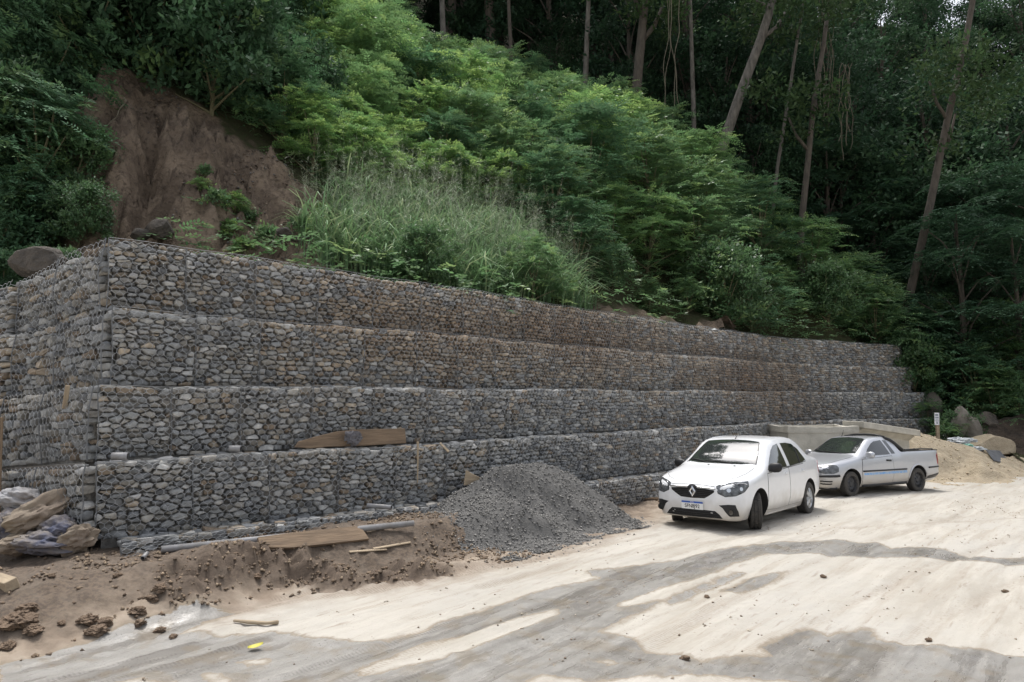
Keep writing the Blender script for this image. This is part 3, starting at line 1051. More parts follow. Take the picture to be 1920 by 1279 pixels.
def hill_material():
    m = bpy.data.materials.new('hillside_earth')
    N, L = nodes_of(m)
    p = N['Principled BSDF']
    p.inputs['Roughness'].default_value = .95
    p.inputs['Specular IOR Level'].default_value = .15
    tc = N.new('ShaderNodeTexCoord')
    def noise(scale, detail=7):
        n = N.new('ShaderNodeTexNoise'); n.inputs['Scale'].default_value = scale; n.inputs['Detail'].default_value = detail
        n.inputs['Roughness'].default_value = .65
        L.new(tc.outputs['Object'], n.inputs['Vector']); return n.outputs['Fac']
    def mixc(f, a, b):
        n = N.new('ShaderNodeMix'); n.data_type = 'RGBA'; L.new(f, n.inputs['Factor'])
        for k, v in (('A', a), ('B', b)):
            if isinstance(v, tuple): n.inputs[k].default_value = (*v, 1)
            else: L.new(v, n.inputs[k])
        return n.outputs['Result']
    def rng(v, a, b):
        n = N.new('ShaderNodeMapRange'); n.inputs['From Min'].default_value = a; n.inputs['From Max'].default_value = b
        L.new(v, n.inputs['Value']); return n.outputs[0]
    big, fine = noise(.9), noise(9)
    soil = mixc(rng(big, .40, .60), (.235, .182, .134), (.125, .095, .071))
    soil = mixc(rng(fine, .50, .68), soil, (.088, .067, .051))
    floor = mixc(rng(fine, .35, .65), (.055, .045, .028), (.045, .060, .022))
    at = N.new('ShaderNodeAttribute'); at.attribute_name = 'scar'
    L.new(mixc(at.outputs['Fac'], floor, soil), p.inputs['Base Color'])
    b = N.new('ShaderNodeBump'); b.inputs['Strength'].default_value = 1.0; b.inputs['Distance'].default_value = .12
    L.new(fine, b.inputs['Height']); L.new(b.outputs[0], p.inputs['Normal'])
    return m
M_HILL = hill_material()
hill = link('hillside', hill_me, M_HILL, None, False)
tag(hill, kind='structure')

_HB = BVHTree.FromPolygons([tuple(v) for v in HV[used].tolist()], remap[HF].tolist())
def hill_hit(px, py):
    """where the sight line through a pixel meets the hillside"""
    d = Vector(ray(px, py)).normalized()
    r = _HB.ray_cast(Vector((0, 0, CAM_Z)), d)
    return r[0]
def hill_drop(x, y):
    r = _HB.ray_cast(Vector((x, y, 200)), Vector((0, 0, -1)))
    return r[0].z if r[0] is not None else ground_z(x, y)
# ------------------------------------------------------------------ leaves
def unit(A):
    return A / (np.linalg.norm(A, axis=-1, keepdims=True) + 1e-9)

def leaf_quads(B, D, S, length, width):
    """B base, D direction, S side (unit); one folded-diamond quad per leaf"""
    l = np.asarray(length).reshape(-1, 1) if np.ndim(length) else length
    w = np.asarray(width).reshape(-1, 1) if np.ndim(width) else width
    V = np.stack([B, B + D * l * .42 + S * w * .5, B + D * l, B + D * l * .42 - S * w * .5], 1)
    return V

def fronds(O, D, rng, L=.45, pairs=7, leaf=(.12, .042), droop=.35, flat=.8):
    """pinnate sprays: O origins, D unit directions -> leaf quads (m,4,3)"""
    m = len(O)
    up = np.tile((0., 0., 1.), (m, 1)) + rng.normal(0, 1 - flat, (m, 3))
    S = unit(np.cross(D, up))
    Ls = L * rng.uniform(.7, 1.25, (m, 1))
    out = []
    for k in range(pairs):
        s = (k + .6) / pairs
        P = O + D * Ls * s
        P[:, 2] -= (droop * Ls[:, 0]) * s * s
        for sg in (-1, 1):
            d = unit(S * sg * .86 + D * .5 + rng.normal(0, .12, (m, 3)) + np.array((0, 0, -.22)))
            side = unit(np.cross(d, up + rng.normal(0, .25, (m, 3))))
            sz = (1 - .45 * abs(s - .45)) * rng.uniform(.8, 1.2, m)
            out.append(leaf_quads(P, d, side, leaf[0] * sz, leaf[1] * sz))
    P = O + D * Ls
    P[:, 2] -= droop * Ls[:, 0]
    d = unit(D + np.array((0, 0, -.5)))
    out.append(leaf_quads(P, d, S, leaf[0], leaf[1]))
    return np.concatenate(out), np.concatenate([np.arange(m)] * (2 * pairs + 1))

def simple_leaves(O, D, rng, per=14, spread=.25, leaf=(.16, .07)):
    m = len(O)
    out, idx = [], []
    for k in range(per):
        P = O + D * rng.uniform(-.1, .5, (m, 1)) * spread * 2 + rng.normal(0, spread * .45, (m, 3))
        d = unit(D * .6 + rng.normal(0, .65, (m, 3)) + np.array((0, 0, -.12)))
        side = unit(np.cross(d, np.array((0, 0, 1.)) + rng.normal(0, .35, (m, 3))))
        sz = rng.uniform(.65, 1.25, m)
        out.append(leaf_quads(P, d, side, leaf[0] * sz, leaf[1] * sz))
        idx.append(np.arange(m))
    return np.concatenate(out), np.concatenate(idx)

def leaf_mesh(name, Q, col):
    V = Q.reshape(-1, 3)
    F = np.arange(len(V)).reshape(-1, 4)
    me = np_mesh(name, V, F)
    set_col(me, 'Col', np.repeat(col, 4, axis=0))
    return me

def lobed_tips(rng, lobes, tips_per, up_bias=.25, inner=.35):
    """points and outward directions spread over lobes [(centre, radii)]"""
    O, D, K = [], [], []
    for ci, (c, r) in enumerate(lobes):
        n = rng.normal(0, 1, (tips_per, 3))
        n = unit(n)
        n[:, 2] = np.where(n[:, 2] < -.35, -n[:, 2], n[:, 2])
        rad = rng.uniform(inner, 1.0, (tips_per, 1)) ** .5
        O.append(np.array(c) + n * np.array(r) * rad)
        d = n.copy()
        d[:, 2] = d[:, 2] * .45 + up_bias
        D.append(unit(d + rng.normal(0, .25, d.shape)))
        K.append(np.full(tips_per, ci))
    return np.concatenate(O), np.concatenate(D), np.concatenate(K)

def leaf_cols(rng, n, base, var=.22, young=None, frac=.12):
    c = np.tile(base, (n, 1)) * rng.uniform(1 - var, 1 + var, (n, 1)) * rng.uniform(.93, 1.07, (n, 3))
    if young is not None:
        m = rng.random(n) < frac
        c[m] = np.array(young) * rng.uniform(.85, 1.15, (m.sum(), 1))
    return c

def grow_shrub(seed, R0=1.35, Ht=3.0, nl=9, tips=17, L=.5, leaf=(.125, .045), pairs=7, per_tip=4, base=(.075, .125, .032), young=(.15, .20, .045), frac=.16, style='frond'):
    """a bush: stems and crown meshes, foot at the origin"""
    rng = np.random.default_rng(seed)
    rnd = random.Random(seed)
    lobes = []
    for k in range(nl):
        a = k * 2.399 + rnd.uniform(-.4, .4)
        h = (k + .5) / nl
        r = R0 * (.95 - .62 * h ** 1.5) * rnd.uniform(.55, 1.0)
        z = Ht * (.10 + .80 * h)
        lr = R0 * rnd.uniform(.42, .62)
        lobes.append(((r * math.cos(a), r * math.sin(a), z), (lr, lr, lr * .62)))
    lobes.append(((0, 0, Ht * .86), (R0 * .42, R0 * .42, R0 * .36)))
    O, D, K = lobed_tips(rng, lobes, tips)
    if style == 'frond':
        Of = np.repeat(O, per_tip, 0)
        a = rng.uniform(0, 2 * math.pi, len(Of))
        Df = unit(np.repeat(D, per_tip, 0) * .75 + np.stack([np.cos(a), np.sin(a), rng.uniform(-.1, .45, len(a))], 1))
        Q, fi = fronds(Of, Df, rng, L, pairs, leaf)
        tip_col = leaf_cols(rng, len(Of), base, .2, young, frac)
    else:
        Q, fi = simple_leaves(O, D, rng, per_tip * pairs * 2, L, leaf)
        tip_col = leaf_cols(rng, len(O), base, .2, young, frac)
    col = tip_col[fi] * rng.uniform(.85, 1.15, (len(fi), 1))
    crown = leaf_mesh('crown', Q, col)
    st = MB()
    st.tube([(0, 0, -.3), (.03, .02, Ht * .3), (-.02, .04, Ht * .8)], [.05, .04, .012], 6)
    for c, r in lobes:
        z0 = min(c[2] * .55, Ht * .5)
        st.tube([(0, 0, z0 * .6), (c[0] * .5, c[1] * .5, (z0 * .6 + c[2]) * .52), c], [.03, .02, .008], 5, cap=False)
    return crown, py_mesh('stem', st.V, st.F)

M_LEAF = mat('leaf', (1, 1, 1), rough=.45, scale=3, attr='Col', col2=(.82, .88, .85), trans=.34, spec=.45)
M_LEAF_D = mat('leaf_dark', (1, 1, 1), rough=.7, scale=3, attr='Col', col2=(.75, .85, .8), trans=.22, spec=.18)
M_BARK = mat('bark', (.105, .088, .07), rough=.95, scale=9, bump=.9, bscale=22, col2=(.055, .046, .038), stretch=(1, 1, .25), bdist=.03)
M_BARK_P = mat('pale_bark', (.17, .155, .135), rough=.9, scale=7, bump=.9, bscale=18, col2=(.06, .053, .045), stretch=(1, 1, .3), bdist=.02)
M_STEM = mat('green_stem', (.12, .11, .06), rough=.8, scale=10)

def place_plant(name, parts, mats, loc, s, rz, label, cat, group, tilt=(0, 0), sz=None):
    root = empty(name, loc, rz)
    root.rotation_euler = (tilt[0], tilt[1], rz)
    root.scale = (s, s, sz if sz else s)
    for (pn, me), mt in zip(parts, mats):
        link(pn, me, mt, root)
    tag(root, label, cat, group)
    return root

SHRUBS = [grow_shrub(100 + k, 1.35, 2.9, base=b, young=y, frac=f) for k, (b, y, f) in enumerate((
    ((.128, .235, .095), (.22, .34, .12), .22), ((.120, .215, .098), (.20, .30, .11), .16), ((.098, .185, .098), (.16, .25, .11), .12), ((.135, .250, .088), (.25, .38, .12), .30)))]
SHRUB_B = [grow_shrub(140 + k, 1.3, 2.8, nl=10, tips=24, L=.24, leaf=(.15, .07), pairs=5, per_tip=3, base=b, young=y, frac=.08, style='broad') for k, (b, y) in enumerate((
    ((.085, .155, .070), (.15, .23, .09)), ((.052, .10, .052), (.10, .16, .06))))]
SEEDLING = [[('crown', c), ('stem', s)] for c, s in (grow_shrub(160, .42, .62, nl=6, tips=7, L=.26, leaf=(.115, .05), pairs=4, per_tip=3, base=(.14, .24, .09), young=(.25, .36, .11), frac=.2), grow_shrub(161, .38, .55, nl=6, tips=8, L=.14, leaf=(.13, .07), pairs=2, per_tip=3, base=(.115, .20, .09), young=(.2, .3, .11), frac=.15, style='broad'))]
SHRUB_P = ([('crown', c), ('stem', s)] for c, s in SHRUBS)
SHRUB_P = list(SHRUB_P)
SHRUB_BP = [[('crown', c), ('stem', s)] for c, s in SHRUB_B]

# ------------------------------------------------------------------ thicket on the hillside
GRASS = [tp(p[0], p[1], p[2])[:2] for p in ((600, 500, 15.4), (660, 410, 18.0), (760, 390, 19.8), (900, 400, 20.8), (1010, 440, 20.8), (1075, 545, 19.5), (1060, 575, 18.3), (850, 540, 16.2))]
def in_poly(x, y, P):
    return float(poly_sd(np.array([x]), np.array([y]), P)[0])
rs = random.Random(21)
shrub_xy = []
def try_add(x, y, d):
    for (a, b, dd) in shrub_xy:
        if (a - x) ** 2 + (b - y) ** 2 < ((d + dd) / 2) ** 2:
            return False
    shrub_xy.append((x, y, d))
    return True
def sd_many(x, y, *polys):
    return [poly_sd(x, y, P) for P in polys]
_sy = np.array([rs.uniform(14.5, 41) for k in range(7000)])
_sx = np.array([rs.uniform(-17, 22) for k in range(7000)])
_px = 960 + FPX * _sx / _sy
_a, _b, _c, _d = sd_many(_sx, _sy, FRONT, SCAR, SCAR2, GRASS)
_ok = (_px > -140) & (_px < 2050) & (_a < -.8) & (_b < -.02) & (_c < -.15) & (_d < -.3) & ~((_sx > 16) & (_sy < 27.5)) & ~((_px < 690) & (_px > 60) & (_sy < 16.9) & (_b > -2.2)) & ~((_px < 700) & (_px > 450) & (_sy < 18.3) & (_b > -1.6)) & ~((_px < 760) & (_sy < 16.8))
for x, y in zip(_sx[_ok], _sy[_ok]):
    try_add(float(x), float(y), (1.25 if x < -5 else 1.5) if y < 24 else 1.9)
ZL = {'spur': ('shaded thicket above the slope', 'bushes above the bare slope'),
      'bright': ('bright thicket beside the slope', 'bright bushes beside the bare slope'),
      'mid': ('middle thicket', 'bushes of the middle thicket'),
      'right': ('ridge thicket', 'bushes of the right ridge'),
      'edge': ('growth behind the wall top', 'low bushes behind the wall')}
ZX = {'spur': (-140, 560), 'bright': (500, 790), 'mid': (790, 1180), 'right': (1180, 1800), 'edge': (600, 1750)}
shrub_xy.sort(key=lambda s: s[1])
for (x, y, d) in shrub_xy:
    px = 960 + FPX * x / y
    z = hill_drop(x, y)
    wd = -in_poly(x, y, FRONT)
    s = rs.uniform(.8, 1.25) * (1.0 if y < 24 else 1.25)
    kind = SHRUB_P[rs.choice((0, 1, 1, 2, 3))]
    mt = (M_LEAF, M_STEM)
    if px < 560:
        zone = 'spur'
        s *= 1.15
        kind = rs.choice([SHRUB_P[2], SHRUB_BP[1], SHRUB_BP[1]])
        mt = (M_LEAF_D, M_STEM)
    elif px < 790 and y < 34:
        zone = 'bright'
        kind = SHRUB_P[rs.choice((0, 3, 3))]
    elif wd < 2.4:
        zone = 'edge'
        s *= .48 if px < 1350 else .8
        kind = rs.choice([SHRUB_P[1], SHRUB_BP[0], SHRUB_P[2]])
    elif px < 1180:
        zone = 'mid'
    else:
        zone = 'right'
        kind = SHRUB_P[rs.choice((1, 1, 2, 2, 0))]
    lab, grp = ZL[zone]
    size = 'small' if s < .85 else ('big' if s > 1.2 else 'middle-sized')
    vi = next((i for i, k_ in enumerate(SHRUB_P) if k_ is kind), 4)
    look = ('light green', 'mid green', 'blue-green', 'yellow-green', 'broad-leaved')[vi]
    lo, hi = ZX[zone]
    part = ('left', 'centre', 'right')[min(2, max(0, int(3 * (px - lo) / (hi - lo))))]
    row = 'front row' if y < 20 else ('lower rows' if y < 26 else ('middle rows' if y < 33 else 'top rows'))
    lab = '%s %s bush, %s of the %s, %s part' % (size, look, row, lab, part)
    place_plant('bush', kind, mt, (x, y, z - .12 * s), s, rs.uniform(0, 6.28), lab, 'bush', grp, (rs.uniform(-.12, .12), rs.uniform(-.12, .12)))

# ------------------------------------------------------------------ forest trees
def grow_tree(seed, Ht=18., trunk=.22, crown_from=.45, Rc=3.2, nl=16, tips=26, per=18, leaf=(.27, .15), base=(.042, .072, .032), lean=0.0, layered=False, forks=3, low=4):
    rng = np.random.default_rng(seed)
    rnd = random.Random(seed)
    path = []
    n = 9
    wx_, wy_ = rnd.uniform(-.5, .5), rnd.uniform(-.5, .5)
    for k in range(n):
        s = k / (n - 1)
        path.append((lean * Ht * s + wx_ * math.sin(s * 3), wy_ * math.sin(s * 2.5), -.6 + s * Ht * .93))
    rad = [trunk * (1.25 - 1.0 * (k / (n - 1))) * (1.25 if k == 0 else 1) for k in range(n)]
    tr = MB()
    tr.tube(path, rad, 9)
    lobes = []
    def along(s):
        i = min(n - 2, int(s * (n - 1)))
        f = s * (n - 1) - i
        return np.array(path[i]) * (1 - f) + np.array(path[i + 1]) * f
    for k in range(nl):
        s = crown_from + (1 - crown_from) * (k + rnd.random()) / nl
        c = along(min(.99, s))
        a = k * 2.399 + rnd.uniform(-.5, .5)
        w = Rc * (1 - .55 * (s - crown_from) / (1 - crown_from)) * rnd.uniform(.45, 1.0)
        e = c + np.array((math.cos(a) * w, math.sin(a) * w, rnd.uniform(.2, 1.2)))
        lr = Rc * rnd.uniform(.28, .46)
        lobes.append((tuple(e), (lr, lr, lr * (.30 if layered else .62))))
        st = along(max(.05, s - .10))
        tr.tube([tuple(st), tuple((st + e) / 2 + np.array((0, 0, .25))), tuple(e)], [trunk * .30, trunk * .2, .02], 5, cap=False)
    for k in range(low):                 # leafy shoots and creepers low on the trunk
        s = rnd.uniform(.12, crown_from)
        c = along(s) + np.array((rnd.uniform(-.5, .5), rnd.uniform(-.5, .5), 0))
        lobes.append((tuple(c), (.7, .7, 1.1)))
    O, D, K = lobed_tips(rng, lobes, tips, up_bias=.1, inner=.15)
    if layered:
        Of = np.repeat(O, 3, 0)
        a = rng.uniform(0, 2 * math.pi, len(Of))
        Df = unit(np.repeat(D, 3, 0) * .5 + np.stack([np.cos(a), np.sin(a), rng.uniform(-.15, .2, len(a))], 1))
        Q, fi = fronds(Of, Df, rng, .8, 6, leaf, droop=.45)
        tc = leaf_cols(rng, len(Of), base, .22)
    else:
        Q, fi = simple_leaves(O, D, rng, per, .42, leaf)
        tc = leaf_cols(rng, len(O), base, .25)
    lob = rng.uniform(.8, 1.2, len(lobes))
    col = tc[fi] * rng.uniform(.85, 1.15, (len(fi), 1))
    return leaf_mesh('crown', Q, col), py_mesh('trunk', tr.V, tr.F)

def tree_parts(*a, **k):
    c, t = grow_tree(*a, **k)
    return [('crown', c), ('trunk', t)]
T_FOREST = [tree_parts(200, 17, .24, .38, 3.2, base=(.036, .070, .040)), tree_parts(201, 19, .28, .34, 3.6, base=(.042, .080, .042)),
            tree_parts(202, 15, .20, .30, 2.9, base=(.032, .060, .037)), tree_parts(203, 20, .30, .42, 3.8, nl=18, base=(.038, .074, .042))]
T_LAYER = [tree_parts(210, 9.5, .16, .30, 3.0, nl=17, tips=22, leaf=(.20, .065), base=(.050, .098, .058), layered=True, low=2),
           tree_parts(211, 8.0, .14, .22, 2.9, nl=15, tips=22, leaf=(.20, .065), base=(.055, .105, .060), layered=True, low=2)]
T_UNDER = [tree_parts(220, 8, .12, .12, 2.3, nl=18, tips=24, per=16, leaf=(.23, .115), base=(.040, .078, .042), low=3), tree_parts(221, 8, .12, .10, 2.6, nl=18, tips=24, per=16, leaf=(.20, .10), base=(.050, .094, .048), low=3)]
forest_xy = []
for k in range(4000):
    y = rs.uniform(37, 76)
    x = rs.uniform(-34, 56)
    px = 960 + FPX * x / y
    if px < 480 or px > 2050 or y < 38 + (0 if px > 1200 else 5): continue
    d = 3.2 if y < 46 else (3.8 if y < 60 else 5.0)
    if all((a - x) ** 2 + (b - y) ** 2 > d * d for a, b in forest_xy):
        forest_xy.append((x, y))
for (x, y) in forest_xy:
    far = y > 50
    px = 960 + FPX * x / y
    part = ('left', 'left of centre', 'centre', 'right of centre', 'right')[min(4, max(0, int((px - 480) / 300)))]
    lab = ('dark forest tree far back in the woods' if far else
           ('dark leafy forest tree behind the middle thicket' if px < 1180 else 'dark leafy forest tree behind the right ridge'))
    grp = 'forest trees far back' if far else ('forest trees behind the middle thicket' if px < 1180 else 'forest trees behind the right ridge')
    s = rs.uniform(.85, 1.15)
    tk = rs.randrange(4)
    lab = '%s %s, %s' % (('big', 'tall', 'low', 'spreading')[tk], lab, part)
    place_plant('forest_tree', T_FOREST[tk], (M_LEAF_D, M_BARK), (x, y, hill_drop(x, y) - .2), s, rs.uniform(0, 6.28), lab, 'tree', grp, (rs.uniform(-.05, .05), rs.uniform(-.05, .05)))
# ------------------------------------------------------------------ trees that stand out: placed one by one
def tree_to(px_top, py_top, px_foot, py_foot, Y, rad, name, label, material, crown=None, bend=.25, forks=(), seed=0):
    """a slender trunk seen between two pixels at depth Y, rooted in the hillside, with a leafy head above"""
    rnd = random.Random(seed)
    a, b = at_depth(px_foot, py_foot, Y), at_depth(px_top, py_top, Y)
    d = (b - a)
    foot_z = hill_drop(a[0], a[1])
    k = (foot_z - .4 - a[2]) / (d[2] if abs(d[2]) > .1 else .1)
    foot = a + d * min(0, k)
    foot[2] = min(foot[2], foot_z - .3)
    top = b + d / np.linalg.norm(d) * 4.0
    root = empty(name, (foot[0], foot[1], foot_z))
    off = np.array((foot[0], foot[1], foot_z))
    n = 12
    pts, rr = [], []
    for i in range(n):
        s = i / (n - 1)
        p = foot + (top - foot) * s + np.array((math.sin(s * 5 + seed) * bend * .4 + math.sin(s * 11 + seed) * bend * .12, math.sin(s * 4 + 1) * bend * .3, 0)) * (s > 0)
        pts.append(tuple(p - off))
        rr.append(rad * (1.25 - .6 * s))
    m = MB().tube(pts, rr, 10)
    tips = [np.array(pts[-1])]
    for (s, dx, dz, r) in forks:
        p = np.array(pts[int(s * (n - 1))])
        e = p + np.array((dx, rnd.uniform(-.6, .6), dz))
        m.tube([tuple(p), tuple((p + e) / 2 + np.array((dx * .12, 0, -.1))), tuple(e)], [rad * r, rad * r * .8, rad * r * .5], 7)
        tips.append(e)
    m.build('trunk', material, root, True)
    rng = np.random.default_rng(seed + 900)
    lobes = []
    for tpt in tips:
        for k in range(4):
            lobes.append((tuple(tpt + rng.normal(0, 1.0, 3) * np.array((1.2, 1.2, .6))), (1.3, 1.3, .8)))
    O, D, K = lobed_tips(rng, lobes, 22, .1, .15)
    Q, fi = simple_leaves(O, D, rng, 12, .4, (.30, .13))
    col = leaf_cols(rng, len(O), (.05, .085, .036), .25)[fi] * rng.uniform(.85, 1.15, (len(fi), 1))
    link('crown', leaf_mesh('crown', Q, col), M_LEAF_D, root)
    tag(root, label, 'tree')
    return root
tree_to(829, -20, 832, 115, 40, .17, 'pale_tree', 'straight pale grey trunk rising behind the middle thicket', M_BARK_P, seed=1, bend=.15)
tree_to(733, -10, 736, 90, 41, .13, 'slender_tree', 'thin greyish trunk left of the straight pale trunk', M_BARK_P, seed=2)
tree_to(612, -10, 616, 50, 38, .15, 'slender_tree', 'short glimpse of pale trunk above the bright bushes at top left', M_BARK_P, seed=3)
tree_to(952, 5, 962, 150, 40, .12, 'slender_tree', 'thin brown trunk standing behind the crest of the middle thicket', M_BARK, seed=4)
tree_to(1097, 30, 1093, 180, 38, .16, 'mottled_tree', 'mottled crooked trunk above the top of the ridge bushes', M_BARK_P, seed=5, bend=.5)
tree_to(1452, -10, 1378, 175, 33.5, .25, 'leaning_tree', 'thick pale trunk leaning to the right above the ridge', M_BARK_P, seed=6, bend=1.3, forks=((.72, 1.4, 1.6, .5), (.8, -.9, 1.2, .4)))
tree_to(1212, -10, 1200, 100, 36, .26, 'forked_tree', 'reddish brown forked trunk at the top of the forest', M_BARK, seed=7, forks=((.6, 1.2, 2.0, .6), (.65, -.8, 2.2, .5)))
tree_to(1512, 10, 1488, 165, 34, .085, 'slender_tree', 'thin pale trunk right of the thick leaning one', M_BARK_P, seed=8, bend=.7)
tree_to(1527, 190, 1514, 420, 32.5, .15, 'forked_tree', 'forked trunk in front of the dark woods right of centre', M_BARK, seed=9, bend=.6, forks=((.55, -1.0, 1.8, .6),))
tree_to(1790, 90, 1728, 520, 30.5, .17, 'tall_tree', 'tall curved trunk with forked top at the right side', M_BARK, seed=10, bend=.8, forks=((.55, .9, 2.2, .55), (.72, -.8, 1.8, .5)))
tree_to(1290, -10, 1293, 60, 36, .12, 'slender_tree', 'short piece of pale trunk at the top edge behind hanging vines', M_BARK_P, seed=11)

# feathery trees on the right, in front of the woods
for (px, Y, s, k, lab) in ((1800, 29.5, 1.0, 0, 'feathery layered tree leaning over the right end of the wall'),
                           (1900, 28.5, 1.05, 1, 'feathery layered tree at the right edge of the picture'),
                           (1985, 30.5, 1.2, 0, 'tall feathery tree just cut by the right edge'),
                           (1740, 32, .9, 1, 'feathery tree behind the right end of the wall'),
                           (1860, 34, 1.3, 0, 'dark feathery tree behind the layered ones on the right'),
                           (1640, 35.5, 1.1, 1, 'dark feathery tree behind the foot of the ridge'),
                           (1560, 36.5, 1.25, 0, 'dark feathery tree between the forked trunk and the ridge')):
    x = (px - 960) / FPX * Y
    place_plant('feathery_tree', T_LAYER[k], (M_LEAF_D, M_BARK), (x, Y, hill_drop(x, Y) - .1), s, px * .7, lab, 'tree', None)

# dark leafy forest edge: broad crowns low in front of the woods, right half
for n_, (px, py, Y, s) in enumerate(((1190, 180, 39, 1.5), (1260, 260, 37, 1.5), (1330, 230, 38, 1.7), (1420, 320, 36, 1.5), (1470, 340, 37, 1.6), (1570, 330, 38, 1.9), (1640, 340, 38, 2.0), (1440, 200, 40, 2.0), (1600, 180, 41, 2.4), (1700, 260, 40, 2.4), (1830, 250, 38, 2.6), (1760, 420, 36, 1.9), (1880, 420, 33, 2.0), (1050, 110, 44, 1.8), (900, 70, 46, 1.9), (760, 50, 48, 1.8), (1000, 30, 50, 2.4), (680, 40, 46, 1.6), (1340, 60, 44, 2.6), (1530, 60, 44, 2.6), (1780, 80, 42, 2.8))):
    p = at_depth(px, py, Y)
    gz = hill_drop(p[0], p[1])
    hgt = max(2.0, p[2] - gz + 1.4 * s)
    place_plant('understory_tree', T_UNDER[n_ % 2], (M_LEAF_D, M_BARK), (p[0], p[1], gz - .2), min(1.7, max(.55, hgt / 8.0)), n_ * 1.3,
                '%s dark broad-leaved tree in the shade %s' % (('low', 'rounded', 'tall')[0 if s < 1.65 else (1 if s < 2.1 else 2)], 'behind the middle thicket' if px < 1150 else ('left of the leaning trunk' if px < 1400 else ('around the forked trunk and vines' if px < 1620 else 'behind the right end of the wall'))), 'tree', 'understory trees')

# ------------------------------------------------------------------ hanging vines
M_VINE = mat('vine', (.12, .105, .075), rough=.9, scale=12)
def vine(px, py0, py1, Y, label, n=3, seed=0):
    rnd = random.Random(seed)
    m = MB()
    a = at_depth(px, py0, Y)
    b = at_depth(px, py1, Y)
    for k in range(n):
        pts = []
        ox, ph = rnd.uniform(-.35, .35), rnd.uniform(0, 6)
        e = rnd.uniform(.7, 1.0)
        for i in range(16):
            s = i / 15
            p = a + (b - a) * s * e
            pts.append((p[0] + ox * (1 + .3 * s) + .14 * math.sin(s * 7 + ph) + .05 * math.sin(s * 19 + ph), p[1] + .1 * math.cos(s * 5 + ph), p[2]))
        m.tube(pts, rnd.uniform(.012, .024), 5)
    o = m.build('hanging_vine', M_VINE)
    tag(o, label, 'vine')
vine(1262, -30, 250, 33, 'bundle of thin vines hanging in front of the leafy woods left of the leaning trunk', 4, 1)
vine(1545, -30, 250, 33, 'thick bundle of bare vines hanging at the right of the forked trunk', 7, 2)
vine(1585, 120, 300, 33, 'short ragged vines hanging right of the thick vine bundle', 5, 3)
vine(235, 180, 320, 15.6, 'single pale root hanging down the bare earth slope', 1, 4)

# ------------------------------------------------------------------ left creeper-covered bank
M_ROCK = mat('boulder', (.10, .084, .068), rough=.95, scale=4, bump=1.0, bscale=14, col2=(.05, .044, .038), bdist=.06)
lab_left = 'leafy creepers and shrubs over the shaded bank left of the bare slope'
for n_, (px, py, Y, s) in enumerate(((20, 60, 17, 1.3), (80, 30, 18, 1.4), (110, 120, 17.3, 1.0), (40, 180, 16, 1.2), (95, 230, 15.8, .9), (0, 270, 15, 1.1), (60, 320, 14.8, .95), (120, 330, 14.8, .7), (10, 400, 14.2, .85), (75, 420, 14.2, .6), (-40, 480, 13.6, .8), (20, 520, 13.8, .55), (125, 60, 18.2, 1.2), (170, 20, 19, 1.4), (240, 40, 20, 1.4), (-60, 200, 15.5, 1.4), (-50, 350, 14.5, 1.2), (150, 420, 14.0, .45))):
    p = at_depth(px, py, Y)
    gz = hill_drop(p[0], p[1])
    place_plant('creeper', SHRUB_BP[(n_ + 1) % 2] if n_ % 3 else SHRUB_P[2], (M_LEAF_D, M_STEM), (p[0], p[1], min(p[2] - 1.0 * s, gz + .6)), s, n_ * 1.7,
                '%s %s creeper on the shaded bank left of the bare slope, %s' % ('small' if s < .8 else 'large', 'feathery' if n_ % 3 == 0 else ('dark' if n_ % 2 == 0 else 'broad-leaved'), 'near the top' if py < 100 else ('half way up' if py < 300 else 'low down')), 'shrub', 'creepers on the left bank', (-.35, -.1))

# ------------------------------------------------------------------ undergrowth and low plants: nobody could count them
rng = np.random.default_rng(55)
n = 46000
ux, uy = rng.uniform(-15, 24, n), rng.uniform(13.5, 40, n)
a_, b_, c_, d_ = sd_many(ux, uy, FRONT, SCAR, SCAR2, GRASS)
ok = (a_ < -.15) & (b_ < -.05 - .25 * rng.random(n)) & (c_ < -.05) & (d_ < .3) & ~((ux > 17) & (uy < 26.2)) & (960 + FPX * ux / uy > -100) & (960 + FPX * ux / uy < 2000)
# sparse seedlings on the bare slope's lower part
seed_ok = (b_ > 0) & (rng.random(n) < .5) & (hill_z(ux, uy) < 6.3 + .7 * noise3(ux * .8, uy * .8)) & (ux > -7.0) & (noise3(ux * 1.1, uy * 1.1, 3, 9) > -.25)
sel = np.where(ok | seed_ok)[0]
sel = sel[:14000]
uz = hill_z(ux[sel], uy[sel])
O = np.stack([ux[sel], uy[sel], uz + rng.uniform(.05, .85, len(sel)) * np.where(seed_ok[sel], .5, 1) * np.where(ux[sel] > 3, 1.4, 1)], 1)
ang = rng.uniform(0, 2 * math.pi, len(sel))
D = unit(np.stack([np.cos(ang), np.sin(ang) - .3, rng.uniform(.1, .9, len(sel))], 1))
Q, fi = fronds(O, D, rng, .55, 5, (.15, .065), droop=.5)
col = leaf_cols(rng, len(O), (.105, .19, .085), .3, (.19, .28, .11), .15)[fi]
under_o = link('undergrowth', leaf_mesh('undergrowth', Q, col), M_LEAF)
tag(under_o, 'low green undergrowth covering the hillside between the bushes', 'undergrowth', kind='stuff')

